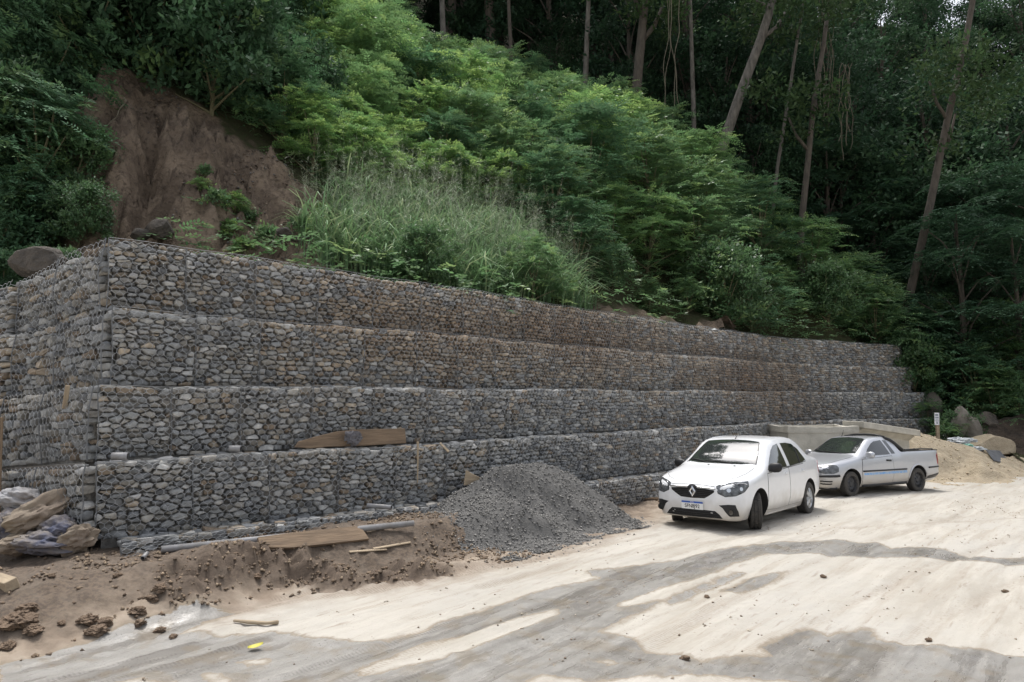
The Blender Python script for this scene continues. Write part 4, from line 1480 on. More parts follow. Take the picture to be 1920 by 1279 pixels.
# tall grass behind the wall
M_GRASS = mat('grass_blade', (1, 1, 1), rough=.5, scale=4, attr='Col', col2=(.85, .9, .85), trans=.25)
def blades(O, D, L, W, bend, col, segs=4):
    m = len(O)
    S = unit(np.cross(D, np.array((0, 0, 1.)) + 0 * D))
    rows = []
    for k in range(segs + 1):
        s = k / segs
        P = O + np.array((0, 0, 1.)) * (L * (s - .30 * bend * s ** 3))[:, None] + D * (L * bend * .75 * s ** 2)[:, None]
        P[:, 2] -= L * bend * .28 * s ** 4
        w = W * (1 - s) ** .6 * (.55 + .9 * s if s < .5 else 1.0)
        rows.append((P - S * w[:, None], P + S * w[:, None]))
    V = np.stack([v for r in rows for v in r], 1)
    base = np.arange(m)[:, None] * (2 * (segs + 1))
    F = np.concatenate([base + np.array([[2 * k, 2 * k + 1, 2 * k + 3, 2 * k + 2]]) for k in range(segs)])
    return V.reshape(-1, 3), F, np.repeat(col, 2 * (segs + 1), 0)
gxy = np.stack([rng.uniform(-7, 4, 12000), rng.uniform(14, 22.5, 12000)], 1)
gs = poly_sd(gxy[:, 0], gxy[:, 1], GRASS)
fr = poly_sd(gxy[:, 0], gxy[:, 1], FRONT)
gok = np.where((gs > -.35 - .3 * rng.random(12000)) & (fr < -.05))[0][:5200]
G = gxy[gok]
clump = .55 + .45 * (noise3(G[:, 0] * 1.4, G[:, 1] * 1.4, 0, 3) * .5 + .5)
GO = np.stack([G[:, 0], G[:, 1], hill_z(G[:, 0], G[:, 1]) - .05], 1)
ang = rng.uniform(0, 2 * math.pi, len(G))
GD = unit(np.stack([np.cos(ang) + .25, np.sin(ang) - .55, 0 * ang], 1))
GL = rng.uniform(.9, 1.8, len(G)) * clump * 1.3
V1, F1, C1 = blades(GO, GD, GL, rng.uniform(.016, .030, len(G)), rng.uniform(.55, 1.3, len(G)), leaf_cols(rng, len(G), (.15, .25, .125), .25, (.28, .35, .19), .15))
me = np_mesh('tall_grass', V1, F1)
set_col(me, 'Col', C1)
tag(link('tall_grass', me, M_GRASS), 'tall arching grass growing behind the middle of the wall top', 'grass', kind='stuff')
# airy seed heads over the grass
pk = rng.choice(len(G), 650, replace=False)
PO, top = GO[pk], GL[pk] * 1.35 + .25
Vs, Fs = [], []
cnt = 0
for o, h in zip(PO, top):
    lean = rng.normal(0, .16, 2)
    st = o + np.array((lean[0] * h, lean[1] * h, h))
    Vs += [o + (.003, 0, 0), o - (.003, 0, 0), st]
    m = 26
    s = rng.uniform(.62, 1.0, m)[:, None]
    a0 = o + (st - o) * s
    an = rng.uniform(0, 6.28, m)
    e = a0 + np.stack([np.cos(an), np.sin(an), rng.uniform(.1, .9, m)], 1) * rng.uniform(.08, .22, (m, 1))
    for q in range(m):
        Vs += [a0[q] + (.0018, 0, .0), a0[q] - (.0018, 0, 0), e[q]]
Vs = np.array(Vs)
me = np_mesh('grass_seed_heads', Vs, np.arange(len(Vs)).reshape(-1, 3))
set_col(me, 'Col', np.tile((.24, .28, .19), (len(Vs), 1)))
tag(link('grass_seed_heads', me, M_GRASS), 'hazy pale seed heads standing over the tall grass', 'grass', kind='stuff')

# overhanging trees on the spur, top left
for n_, (px, Y, s, k, lab) in enumerate(((70, 20.5, .62, 2, 'dark overhanging tree at the top left corner'), (190, 21.5, .62, 0, 'dark tree right above the top of the bare slope'), (330, 22.5, .60, 1, 'dark broad tree above the middle of the bare slope'), (450, 24.0, .58, 3, 'dark tree left of the bright bushes at the top'), (-60, 18.5, .6, 1, 'dark tree cut by the left edge'))):
    x = (px - 960) / FPX * Y
    place_plant('overhanging_tree', T_FOREST[k], (M_LEAF_D, M_BARK), (x, Y, hill_drop(x, Y) - .3), s, n_ * 1.9, lab, 'tree', None, (.12, .05))

for n_, (px, Y, s, lab) in enumerate(((1772, 25.4, .55, 'bright creeper beside the notice at the wall end'), (1788, 25.9, .7, 'leafy bush between the notice and the tall boulder'), (1735, 27.2, .8, 'bush hanging over the right end of the wall'), (1712, 28.3, .9, 'bush just behind the top right corner of the wall'), (1860, 26.8, .9, 'leafy bush above the reddish boulder'), (1905, 26.6, .8, 'low bush on the dark earth bank at the right edge'))):
    x = (px - 960) / FPX * Y
    place_plant('bush', SHRUB_BP[0] if n_ % 2 else SHRUB_P[1], (M_LEAF, M_STEM), (x, Y, max(hill_drop(x, Y), -.3) - .1), s, n_ * 2.1, lab, 'bush', None)

# young plants that have taken root on the lower part of the bare slope
for n_, (px, py, s, lab) in enumerate(((375, 360, .30, 'highest young plant on the bare slope'), (405, 385, .36, 'young plant left of the middle of the bare slope'), (440, 400, .42, 'broad young plant in the middle of the bare slope'), (470, 425, .40, 'young plant near the small grey rock'), (430, 450, .40, 'young plant low on the slope above the third cage'), (500, 455, .38, 'bright young plant just above the wall top left of the grass'), (455, 475, .30, 'low young plant right behind the wall edge'), (560, 440, .40, 'young plant at the right foot of the bare slope'), (600, 420, .45, 'bushy plant between the bare slope and the tall grass'), (385, 330, .26, 'little plant half way up the bare slope'))):
    h = hill_hit(px, py)
    if h is None: continue
    place_plant('young_plant', SEEDLING[n_ % 2], (M_LEAF, M_STEM), (h.x, h.y, h.z - .05), s * 1.7, n_ * 1.3, lab, 'plant', None)

for n_, (px, py, Y, s, lab) in enumerate(((25, 500, 10.5, .22, 'leafy creeper in front of the dark boulder at the left edge'), (10, 470, 11.2, .35, 'creeper left of the dark boulder'), (128, 462, 11.6, .25, 'small plant right of the dark boulder'), (70, 440, 12.2, .4, 'shrub just behind the dark boulder'))):
    p = at_depth(px, py, Y)
    place_plant('creeper', SHRUB_BP[n_ % 2], (M_LEAF_D, M_STEM), (p[0], p[1], min(p[2] - .9 * s, hill_drop(p[0], p[1]) + .1)), s, n_ * 1.1, lab, 'shrub', None)
# ------------------------------------------------------------------ cars
def catmull1(xs, ys, q):
    """smooth, non-overshooting interpolation of rows"""
    xs = np.asarray(xs, float); ys = np.asarray(ys, float)
    d = np.diff(ys, axis=0) / np.diff(xs)[:, None]
    m = np.zeros_like(ys)
    m[1:-1] = np.where(d[:-1] * d[1:] > 0, 2 * d[:-1] * d[1:] / (d[:-1] + d[1:] + 1e-12), 0)
    m[0], m[-1] = d[0], d[-1]
    out = []
    for v in q:
        i = int(np.clip(np.searchsorted(xs, v) - 1, 0, len(xs) - 2))
        h = xs[i + 1] - xs[i]
        t = (v - xs[i]) / h
        out.append((2 * t ** 3 - 3 * t ** 2 + 1) * ys[i] + (t ** 3 - 2 * t ** 2 + t) * h * m[i] + (-2 * t ** 3 + 3 * t ** 2) * ys[i + 1] + (t ** 3 - t ** 2) * h * m[i + 1])
    return np.array(out)

def loft_body(rows, ns=70, sub=4):
    """rows: x, zb, wb, wmid, zmid, wmax, zmax, wbelt, zbelt, wup, zup, wtop, zte, ztop (from front to back)"""
    rows = sorted(rows, key=lambda r: r[0])
    xs = [r[0] for r in rows]
    # denser stations where rows are close
    q = np.unique(np.concatenate([np.linspace(a, b, 6)[:-1] for a, b in zip(xs[:-1], xs[1:])] + [[xs[-1]]]))
    D = catmull1(xs, [r[1:] for r in rows], q)
    secs = []
    for r in D:
        zb, wb, wmid, zmid, wmax, zmax, wbelt, zbelt, wup, zup, wtop, zte, ztop = r
        P = [(0, zb), (wb * .55, zb), (wb * .93, zb + .005), (wb, zb + .07), (wmid, zmid), (wmax, zmax), (wbelt, zbelt), (wup, zup), (wtop, zte), (wtop * .5, zte + (ztop - zte) * .75), (0, ztop)]
        P = [np.array(p) for p in P]
        E = [P[0] * np.array((-1, 1)) - (P[1] - P[0]) * 0 + np.array((-P[1][0], 0))] + P + [np.array((-P[-2][0], P[-2][1]))]
        c = []
        for i in range(1, len(E) - 2):
            p0, p1, p2, p3 = E[i - 1:i + 3]
            for k in range(sub):
                t = k / sub
                # tension lowers overshoot
                m1, m2 = (p2 - p0) * .36, (p3 - p1) * .36
                c.append((2 * t ** 3 - 3 * t ** 2 + 1) * p1 + (t ** 3 - 2 * t ** 2 + t) * m1 + (-2 * t ** 3 + 3 * t ** 2) * p2 + (t ** 3 - t ** 2) * m2)
        c.append(P[-1])
        secs.append(np.array(c))
    n = len(secs[0])
    V, F = [], []
    for x, s in zip(q, secs):
        ring = [(x, a, b) for a, b in s] + [(x, -a, b) for a, b in s[-2:0:-1]]
        V += ring
    m = 2 * n - 2
    for i in range(len(q) - 1):
        for k in range(m):
            a, b = i * m + k, i * m + (k + 1) % m
            F.append((a, a + m, b + m, b))
    F.append(tuple(range(m)))
    F.append(tuple(range((len(q) - 1) * m, len(q) * m))[::-1])
    return V, F

def boolean_cut(V, F, cutters, mats):
    me = py_mesh('body', V, F)
    bm = bmesh.new(); bm.from_mesh(me); bmesh.ops.recalc_face_normals(bm, faces=bm.faces); bm.to_mesh(me); bm.free()
    for m_ in mats: me.materials.append(m_)
    o = bpy.data.objects.new('body', me)
    C.objects.link(o)
    cs = []
    for (cv, cf) in cutters:
        cm = py_mesh('cutter', cv, cf)
        bm = bmesh.new(); bm.from_mesh(cm); bmesh.ops.recalc_face_normals(bm, faces=bm.faces); bm.to_mesh(cm); bm.free()
        for m_ in mats: cm.materials.append(m_)
        cm.polygons.foreach_set('material_index', np.ones(len(cm.polygons), np.int32))
        c = bpy.data.objects.new('cutter', cm)
        C.objects.link(c)
        md = o.modifiers.new('cut', 'BOOLEAN')
        md.operation = 'DIFFERENCE'; md.object = c; md.solver = 'EXACT'
        cs.append(c)
    dg = bpy.context.evaluated_depsgraph_get()
    res = bpy.data.meshes.new_from_object(o.evaluated_get(dg))
    o.modifiers.clear()
    for c in cs:
        bpy.data.objects.remove(c)
    bpy.data.objects.remove(o)
    return res

def cyl_y(x, z, r, y0, y1, n=36):
    V, F = [], []
    for y in (y0, y1):
        V += [(x + r * math.cos(2 * math.pi * k / n), y, z + r * math.sin(2 * math.pi * k / n)) for k in range(n)]
    F = [(k, (k + 1) % n, n + (k + 1) % n, n + k) for k in range(n)] + [tuple(range(n))[::-1], tuple(range(n, 2 * n))]
    return V, F

def auto_smooth(me, ang=40):
    """smooth faces, sharp where faces meet at a steep angle"""
    me.polygons.foreach_set('use_smooth', np.ones(len(me.polygons), bool))
    bm = bmesh.new(); bm.from_mesh(me)
    for e in bm.edges:
        if len(e.link_faces) == 2:
            try:
                e.smooth = e.calc_face_angle() < R(ang)
            except ValueError:
                pass
    bm.to_mesh(me); bm.free()

class Car:
    def __init__(self, V, F, root):
        self.bvh = BVHTree.FromPolygons([Vector(v) for v in V], F)
        self.root = root
    def snap(self, p, proj):
        if proj == 'side+': o, d = Vector((p[0], 3, p[1])), Vector((0, -1, 0))
        elif proj == 'side-': o, d = Vector((p[0], -3, p[1])), Vector((0, 1, 0))
        elif proj == 'front': o, d = Vector((5, p[0], p[1])), Vector((-1, 0, 0))
        elif proj == 'rear': o, d = Vector((-5, p[0], p[1])), Vector((1, 0, 0))
        elif proj == 'top': o, d = Vector((p[0], p[1], 4)), Vector((0, 0, -1))
        elif proj == 'near':
            r = self.bvh.find_nearest(Vector(p))
            n = r[1]
            if n.dot(r[0] - Vector((r[0].x * .72, 0, .55))) < 0:
                n = -n
            return r[0], n
        r = self.bvh.ray_cast(o, d)
        if r[0] is None:
            r = self.bvh.find_nearest(o + d * (2.2 if 'side' in proj else 3.0))
        n = r[1] if r[1].dot(d) < 0 else -r[1]
        return r[0], n
    def resample(self, pts, n):
        P = [np.array(p, float) for p in pts]
        seg = [np.linalg.norm(P[(k + 1) % len(P)] - P[k]) for k in range(len(P))]
        tot = sum(seg)
        out = []
        for k in range(len(P)):
            c = max(1, int(round(n * seg[k] / tot)))
            for j in range(c):
                out.append(P[k] + (P[(k + 1) % len(P)] - P[k]) * j / c)
        return out
    def patch(self, name, outline, proj, off, material, parent=None, n=44, rim=.012, smooth_s=True, lift=0.0):
        O = self.resample(outline, n)
        c = sum(O) / len(O)
        V, F = [], []
        m = len(O)
        rings = [(1.0, -rim), (1.0, off), (.88, off + lift), (.68, off + lift), (.45, off + lift), (.22, off + lift)]
        for s, of in rings:
            for p in O:
                q, nn = self.snap(c + (p - c) * s, proj)
                V.append(tuple(q + nn * of))
        q, nn = self.snap(c, proj)
        V.append(tuple(q + nn * (off + lift)))
        for a in range(len(rings) - 1):
            for k in range(m):
                F.append((a * m + k, a * m + (k + 1) % m, (a + 1) * m + (k + 1) % m, (a + 1) * m + k))
        for k in range(m):
            F.append(((len(rings) - 1) * m + k, (len(rings) - 1) * m + (k + 1) % m, len(V) - 1))
        me = py_mesh(name, V, F)
        bm = bmesh.new(); bm.from_mesh(me); bmesh.ops.recalc_face_normals(bm, faces=bm.faces)
        bm.to_mesh(me); bm.free()
        if smooth_s: auto_smooth(me, 50)
        return link(name, me, material, parent or self.root)
    def strip(self, name, pts, proj, r, material, off=0.0, parent=None, seg=8, nside=6):
        P = [np.array(p, float) for p in pts]
        out = []
        for a, b in zip(P[:-1], P[1:]):
            for j in range(seg):
                out.append(a + (b - a) * j / seg)
        out.append(P[-1])
        W = []
        for p in out:
            q, nn = self.snap(p, proj)
            W.append(tuple(q + nn * off))
        return MB().tube(W, r, nside).build(name, material, parent or self.root, True)

def revolve_y(profile, n=40):
    """profile [(r, y)] closed loop revolved round the y axis"""
    V, F = [], []
    m = len(profile)
    for k in range(n):
        a = 2 * math.pi * k / n
        V += [(r * math.cos(a), y, r * math.sin(a)) for r, y in profile]
    for k in range(n):
        for j in range(m):
            a, b = k * m + j, k * m + (j + 1) % m
            c, d = ((k + 1) % n) * m + (j + 1) % m, ((k + 1) % n) * m + j
            F.append((a, b, c, d))
    return V, F

M_TYRE = mat('tyre_rubber', (.035, .034, .033), rough=.85, scale=20, col2=(.075, .066, .055), bump=.3, bscale=60)
M_BLACK = mat('black_plastic', (.018, .018, .019), rough=.45, scale=10, spec=.4)
M_WELL = mat('wheel_well', (.02, .019, .018), rough=.95, scale=10)
M_CHROME = mat('satin_chrome', (.72, .72, .73), rough=.18, metal=1.0, var=.03)
M_ALLOY = mat('alloy', (.55, .56, .57), rough=.3, metal=.85, var=.08)
M_STEEL = mat('black_steel', (.05, .05, .053), rough=.5, metal=.4, var=.3)
M_LENS = mat('lamp_lens', (.16, .17, .18), rough=.08, metal=.1, scale=11, col2=(.02, .022, .025), coat=.6)
M_REFL = mat('lamp_reflector', (.6, .61, .63), rough=.1, metal=.9, var=.05)
M_RED = mat('red_lens', (.35, .012, .015), rough=.12, coat=1.0)
M_GLASS = mat('tinted_glass', (.012, .014, .014), rough=.02, spec=.8, coat=1.0, var=.05)
M_WIND = mat('windscreen_glass', (.03, .034, .034), rough=.015, spec=1.0, coat=1.0, var=.05)
M_BLUE = mat('blue_print', (.03, .10, .42), rough=.4)
M_BLUE_L = mat('faded_blue_decal', (.10, .33, .72), rough=.4, scale=14, col2=(.42, .52, .62))
M_PLATE = mat('plate_white', (.78, .78, .76), rough=.4, var=.04)
def paint(name, col, metal=0.0, dust=(.40, .35, .28)):
    """car paint with dust that thickens towards the sills"""
    m = mat(name, col, rough=.28, metal=metal, coat=.8, var=.02, spec=.5)
    N, L = nodes_of(m)
    p = N['Principled BSDF']
    src = p.inputs['Base Color'].links[0].from_socket
    tc = N.new('ShaderNodeTexCoord')
    sp = N.new('ShaderNodeSeparateXYZ')
    L.new(tc.outputs['Object'], sp.inputs[0])
    nz = N.new('ShaderNodeTexNoise'); nz.inputs['Scale'].default_value = 5; nz.inputs['Detail'].default_value = 7
    L.new(tc.outputs['Object'], nz.inputs['Vector'])
    ad = N.new('ShaderNodeMath'); ad.operation = 'MULTIPLY_ADD'; ad.inputs[1].default_value = -.35
    L.new(nz.outputs['Fac'], ad.inputs[0]); L.new(sp.outputs[2], ad.inputs[2])
    mr = N.new('ShaderNodeMapRange')
    mr.inputs['From Min'].default_value = .42; mr.inputs['From Max'].default_value = .02
    mr.inputs['To Min'].default_value = .03; mr.inputs['To Max'].default_value = .8
    L.new(ad.outputs[0], mr.inputs['Value'])
    mx = N.new('ShaderNodeMix'); mx.data_type = 'RGBA'
    L.new(mr.outputs[0], mx.inputs['Factor']); L.new(src, mx.inputs['A']); mx.inputs['B'].default_value = (*dust, 1)
    L.new(mx.outputs['Result'], p.inputs['Base Color'])
    return m
M_WHITE = paint('white_paint', (.80, .81, .83))
M_SILVER = paint('silver_paint', (.50, .515, .55), .45)

def wheel(root, x, y, r, width, style, side, steer=0.0):
    """wheel > tyre; the rim mesh is the part"""
    w = width / 2
    rr = r * .66
    sg = side
    rim = MB()
    prof = [(rr, -w * .8), (rr, w * .8), (rr * .95, w * .86), (rr * .90, w * .70), (rr * .86, w * .1), (rr * .86, -w * .8)]
    rim.add(*revolve_y(prof, 36))
    def disc(r0, y0, r1, y1, n=36):
        V = [(r0 * math.cos(2 * math.pi * k / n), y0, r0 * math.sin(2 * math.pi * k / n)) for k in range(n)] + [(r1 * math.cos(2 * math.pi * k / n), y1, r1 * math.sin(2 * math.pi * k / n)) for k in range(n)]
        rim.add(V, [(k, (k + 1) % n, n + (k + 1) % n, n + k) for k in range(n)])
    if style == 'alloy':
        for k in range(7):
            for d in (-.13, .13):
                a = 2 * math.pi * k / 7
                p0 = Vector((rr * .18 * math.cos(a), w * .62, rr * .18 * math.sin(a)))
                p1 = Vector((rr * .93 * math.cos(a + d), w * .66, rr * .93 * math.sin(a + d)))
                rim.tube([tuple(p0), tuple((p0 + p1) / 2 + Vector((0, w * .10, 0))), tuple(p1)], [.026, .020, .018], 6)
        rim.add(*cyl_y(0, 0, rr * .25, w * .4, w * .74, 20))
        mt = M_ALLOY
    else:
        disc(rr * .90, w * .35, rr * .62, w * .62)
        disc(rr * .62, w * .62, rr * .40, w * .45)
        disc(rr * .40, w * .45, rr * .24, w * .66)
        rim.add(*cyl_y(0, 0, rr * .24, w * .3, w * .66, 18))
        for k in range(10):
            a = 2 * math.pi * k / 10
            c = (rr * .75 * math.cos(a), w * .50, rr * .75 * math.sin(a))
            rim.tube([(c[0], w * .46, c[2]), (c[0], w * .60, c[2])], .020, 8)
        for k in range(4):
            a = 2 * math.pi * k / 4 + .4
            rim.tube([(rr * .32 * math.cos(a), w * .5, rr * .32 * math.sin(a)), (rr * .32 * math.cos(a), w * .68, rr * .32 * math.sin(a))], .014, 6)
        mt = M_STEEL
    o = rim.build('wheel', mt, root)
    auto_smooth(o.data, 45)
    o.location = (x, y, r)
    o.rotation_euler = (0, 0, steer + (0 if sg > 0 else math.pi))
    # brake drum and backing
    tp_ = [(rr * 1.0, -w * .86), (rr * 1.03, -w), (r * .86, -w * 1.06), (r * .96, -w * .97), (r, -w * .80), (r, -w * .34), (r * .975, -w * .32), (r * .975, -w * .26), (r, -w * .24), (r, w * .24), (r * .975, w * .26), (r * .975, w * .32), (r, w * .34), (r, w * .80), (r * .96, w * .97), (r * .86, w * 1.06), (rr * 1.03, w), (rr * 1.0, w * .86)]
    V, F = revolve_y(tp_, 48)
    ty = link('tyre', py_mesh('tyre', V, F), M_TYRE, o)
    auto_smooth(ty.data, 35)
    tread = MB()
    for k in range(40):
        a = 2 * math.pi * k / 40
        for yy, da in ((-.62, .03), (.62, -.03), (0, .02)):
            ca_, sa_ = math.cos(a + da), math.sin(a + da)
            M3 = Matrix(((ca_, 0, -sa_), (0, 1, 0), (sa_, 0, ca_)))
            tread.box(((r + .001) * ca_, yy * w, (r + .001) * sa_), (.008, w * .44, r * .10), M3)
    tread.build('tread', M_TYRE, o)
    hub = MB().add(*cyl_y(0, 0, rr * .8, -w * .7, -w * .2, 24)).build('brake_drum', M_WELL, o)
    return o

def lettering(text, size, material, parent, M4, name='lettering', squeeze=1.0):
    cu = bpy.data.curves.new('t', 'FONT')
    cu.body = text
    cu.size = size
    cu.align_x = 'CENTER'; cu.align_y = 'CENTER'
    cu.extrude = .0006
    cu.offset = size * .012
    t = bpy.data.objects.new('t', cu)
    C.objects.link(t)
    dg = bpy.context.evaluated_depsgraph_get()
    me = bpy.data.meshes.new_from_object(t.evaluated_get(dg))
    bpy.data.objects.remove(t)
    me.transform(M4 @ Matrix.Diagonal((squeeze, 1, 1, 1)))
    me.name = name
    me.materials.clear()
    return link(name, me, material, parent)

def seat_on_ground(root, wheels):
    """rest the car: height and tilt from the ground under its four wheels"""
    h = root.rotation_euler[2]
    ch, sh = math.cos(h), math.sin(h)
    z = [ground_top(root.location.x + ch * x - sh * y, root.location.y + sh * x + ch * y) for x, y in wheels]
    root.location.z = sum(z) / 4 - .004
    xs = wheels[0][0] - wheels[2][0]
    pit = -((z[0] + z[1]) / 2 - (z[2] + z[3]) / 2) / xs
    rol = ((z[0] + z[2]) / 2 - (z[1] + z[3]) / 2) / (wheels[0][1] - wheels[1][1])
    root.rotation_euler = (rol, pit, h)

# --- white saloon
def make_saloon(loc, heading):
    root = empty('saloon_car', (loc[0], loc[1], 0), heading)
    tag(root, 'white four-door saloon car with black mirrors, parked in front of the silver pickup', 'car')
    #        x     zb   wb   wmid zmid  wmax zmax wbelt zbelt wup  zup  wtop zte  ztop
    rows = [(2.17, .30, .36, .42, .42, .43, .54, .42, .63, .40, .70, .28, .735, .745),
            (2.12, .22, .56, .61, .40, .61, .54, .59, .66, .55, .755, .40, .79, .80),
            (2.02, .19, .68, .735, .40, .735, .55, .715, .72, .66, .81, .48, .85, .865),
            (1.85, .18, .76, .815, .42, .82, .58, .80, .79, .72, .87, .54, .91, .93),
            (1.50, .18, .79, .850, .42, .862, .62, .845, .86, .75, .94, .57, .985, 1.005),
            (1.15, .18, .80, .855, .42, .868, .64, .850, .92, .77, 1.00, .60, 1.05, 1.065),
            (1.00, .18, .80, .855, .42, .868, .65, .850, .94, .775, 1.04, .60, 1.10, 1.12),
            (0.70, .18, .80, .855, .42, .868, .66, .850, .96, .735, 1.19, .595, 1.28, 1.31),
            (0.32, .18, .80, .855, .42, .868, .66, .850, .975, .690, 1.39, .58, 1.485, 1.51),
            (0.05, .18, .80, .855, .42, .868, .66, .850, .985, .680, 1.43, .58, 1.525, 1.55),
            (-.45, .18, .80, .855, .42, .868, .66, .850, 1.00, .675, 1.445, .58, 1.54, 1.57),
            (-.90, .18, .80, .855, .42, .868, .66, .850, 1.02, .675, 1.43, .58, 1.525, 1.55),
            (-1.22, .18, .80, .855, .42, .868, .66, .850, 1.04, .690, 1.36, .58, 1.455, 1.475),
            (-1.65, .19, .79, .850, .42, .862, .66, .842, 1.05, .740, 1.13, .58, 1.17, 1.185),
            (-1.95, .22, .75, .83, .42, .845, .66, .82, 1.02, .735, 1.105, .56, 1.125, 1.135),
            (-2.12, .26, .68, .77, .42, .785, .66, .76, .98, .69, 1.08, .50, 1.10, 1.105),
            (-2.22, .34, .55, .63, .45, .65, .62, .63, .80, .57, .90, .40, .94, .95)]
    V, F = loft_body(rows)
    car = Car(V, F, root)
    cut = []
    for x in (1.315, -1.315):
        for s in (1, -1):
            cut.append(cyl_y(x, .335, .375, s * .48, s * 1.1))
    me = boolean_cut(V, F, cut, [M_WHITE, M_WELL])
    auto_smooth(me, 38)
    body = link('body', me, None, root)
    wheels = [(1.315, .745), (1.315, -.745), (-1.315, .755), (-1.315, -.755)]
    for x, y in wheels:
        wheel(root, x, y, .312, .195, 'alloy', 1 if y > 0 else -1, R(27) if x > 0 else 0)
    # doors, gaps and windows
    for sg, pr in ((1, 'side+'), (-1, 'side-')):
        fd_ = [(.93, .30), (.95, .62), (.92, .93), (-.13, .985), (-.16, .62), (-.14, .28), (.4, .27)]
        rd_ = [(-.16, .28), (-.18, .62), (-.155, .985), (-.97, 1.02), (-1.10, .82), (-.98, .62), (-.90, .40), (-.84, .28)]
        for nm, out, hx in (('front_door', fd_, .02), ('rear_door', rd_, -.90)):
            c = np.mean(np.array(out), 0)
            big = [tuple(c + (np.array(p) - c) * (1 + .024)) for p in out]
            car.patch('door_gap', big, pr, .0012, M_WELL, rim=.002)
            d = car.patch(nm, out, pr, .005, M_WHITE, rim=.001)
            car.patch('door_handle', [(hx - .085, .865), (hx + .085, .875), (hx + .085, .915), (hx - .085, .905)], pr, .020, M_WHITE, d, 20, .002, lift=.012)
        fw = [(.84, 1.005), (.60, 1.17), (.38, 1.325), (.20, 1.405), (-.045, 1.435), (-.085, 1.01)]
        rw = [(-.245, 1.015), (-.205, 1.44), (-.50, 1.44), (-.80, 1.41), (-1.02, 1.30), (-1.17, 1.085), (-.80, 1.03)]
        car.patch('side_window', fw, pr, .004, M_GLASS, rim=.002)
        w2 = car.patch('side_window', rw, pr, .004, M_GLASS, rim=.002)
        car.strip('window_bar', [(-.80, 1.035), (-.86, 1.37)], pr, .012, M_BLACK, .004, w2)
        car.strip('window_trim', [(.86, .995), (-.13, 1.002), (-1.15, 1.06)], pr, .007, M_BLACK, .006)
        # mirror
        mv = MB()
        hv, hf = [], []
        for i, (yy, k) in enumerate(((0.0, .55), (.03, .9), (.10, 1.05), (.17, 1.0), (.21, .78), (.225, .35))):
            for a in range(14):
                t = 2 * math.pi * a / 14
                hv.append((.80 + .055 * k * math.cos(t) - .03 * i / 5, sg * (.83 + yy), 1.03 + .085 * k * math.sin(t) + .015 * i / 5))
        for i in range(5):
            for a in range(14):
                hf.append((i * 14 + a, i * 14 + (a + 1) % 14, (i + 1) * 14 + (a + 1) % 14, (i + 1) * 14 + a))
        hf += [tuple(range(14)), tuple(range(70, 84))[::-1]]
        mv.add(hv, hf)
        mv.box((.80, sg * .84, .985), (.07, .09, .05))
        mo = mv.build('wing_mirror', M_BLACK, root, True)
        MB().box((.745, sg * .945, 1.045), (.008, .15, .11)).build('mirror_glass', M_GLASS, mo)
        # lamps
        hl = [(2.075, sg * .425, .735), (1.99, sg * .60, .785), (1.86, sg * .735, .82), (1.72, sg * .80, .845), (1.745, sg * .82, .76), (1.87, sg * .775, .675), (1.995, sg * .675, .615), (2.06, sg * .56, .60), (2.085, sg * .45, .65)]
        c = np.mean(np.array(hl), 0)
        car.patch('headlight_surround', [tuple(c + (np.array(p) - c) * 1.05) for p in hl], 'near', .002, M_BLACK, rim=.002)
        h = car.patch('headlight', hl, 'near', .006, M_LENS, rim=.002)
        for (fx, fy, fz, rr_) in ((1.99, .56, .69, .036), (1.89, .70, .715, .032)):
            q, nn = car.snap((fx, sg * fy, fz), 'near')
            lens = MB()
            pts = [tuple(q + nn * .002), tuple(q + nn * .010)]
            lens.tube(pts, rr_, 18)
            lens.build('lamp_bowl', M_REFL, h)
        car.strip('daylight_strip', [(2.055, sg * .47, .715), (1.965, sg * .62, .755), (1.85, sg * .735, .79), (1.775, sg * .785, .79)], 'near', .010, M_REFL, .004, h)
        car.patch('tail_light', [(-2.03, sg * .78, 1.03), (-1.93, sg * .835, .98), (-1.96, sg * .835, .80), (-2.10, sg * .77, .74), (-2.14, sg * .70, .80), (-2.11, sg * .70, 1.0)], 'near', .006, M_RED, rim=.002)
        # fog lamp housing
        fo = [(sg * .47, .455), (sg * .62, .475), (sg * .715, .47), (sg * .74, .36), (sg * .735, .275), (sg * .62, .275), (sg * .575, .34), (sg * .53, .41)]
        fg = car.patch('fog_lamp_housing', fo, 'front', .003, M_BLACK, rim=.003)
        q, nn = car.snap((sg * .655, .345), 'front')
        fd_l = MB(); fd_l.tube([tuple(q + Vector((0, 0, 0))), tuple(q + Vector((.022, 0, 0)))], .058, 20); fd_l.build('fog_lamp_ring', M_WELL, fg)
        fl = MB(); fl.tube([tuple(q + Vector((.022, 0, 0))), tuple(q + Vector((.026, 0, 0)))], .040, 18); fl.build('fog_lamp', M_GLASS, fg)
        # sill
        car.strip('sill', [(.92, .205), (-.90, .205)], pr, .022, M_WHITE, -.006)
    # windscreen, rear window
    ws = [(1.085, 0), (1.06, .40), (.985, .66), (.72, .60), (.39, .505), (.355, .30), (.34, 0), (.355, -.30), (.39, -.505), (.72, -.60), (.985, -.66), (1.06, -.40)]
    cen = np.mean(np.array(ws), 0)
    car.patch('windscreen_seal', [tuple(cen + (np.array(p) - cen) * 1.035) for p in ws], 'top', .0015, M_BLACK, n=70, rim=.002)
    car.patch('windscreen', ws, 'top', .005, M_WIND, n=70, rim=.002)
    car.patch('rear_window', [(-1.03, 0), (-1.05, .44), (-1.30, .52), (-1.56, .55), (-1.60, 0), (-1.56, -.55), (-1.30, -.52), (-1.05, -.44)], 'top', .005, M_GLASS, n=50, rim=.002)
    # bonnet: raised edge lines
    car.strip('bonnet_gap', [(1.12, .69), (1.50, .70), (1.80, .655), (1.98, .53), (2.055, .40)], 'top', .0035, M_WELL, .0)
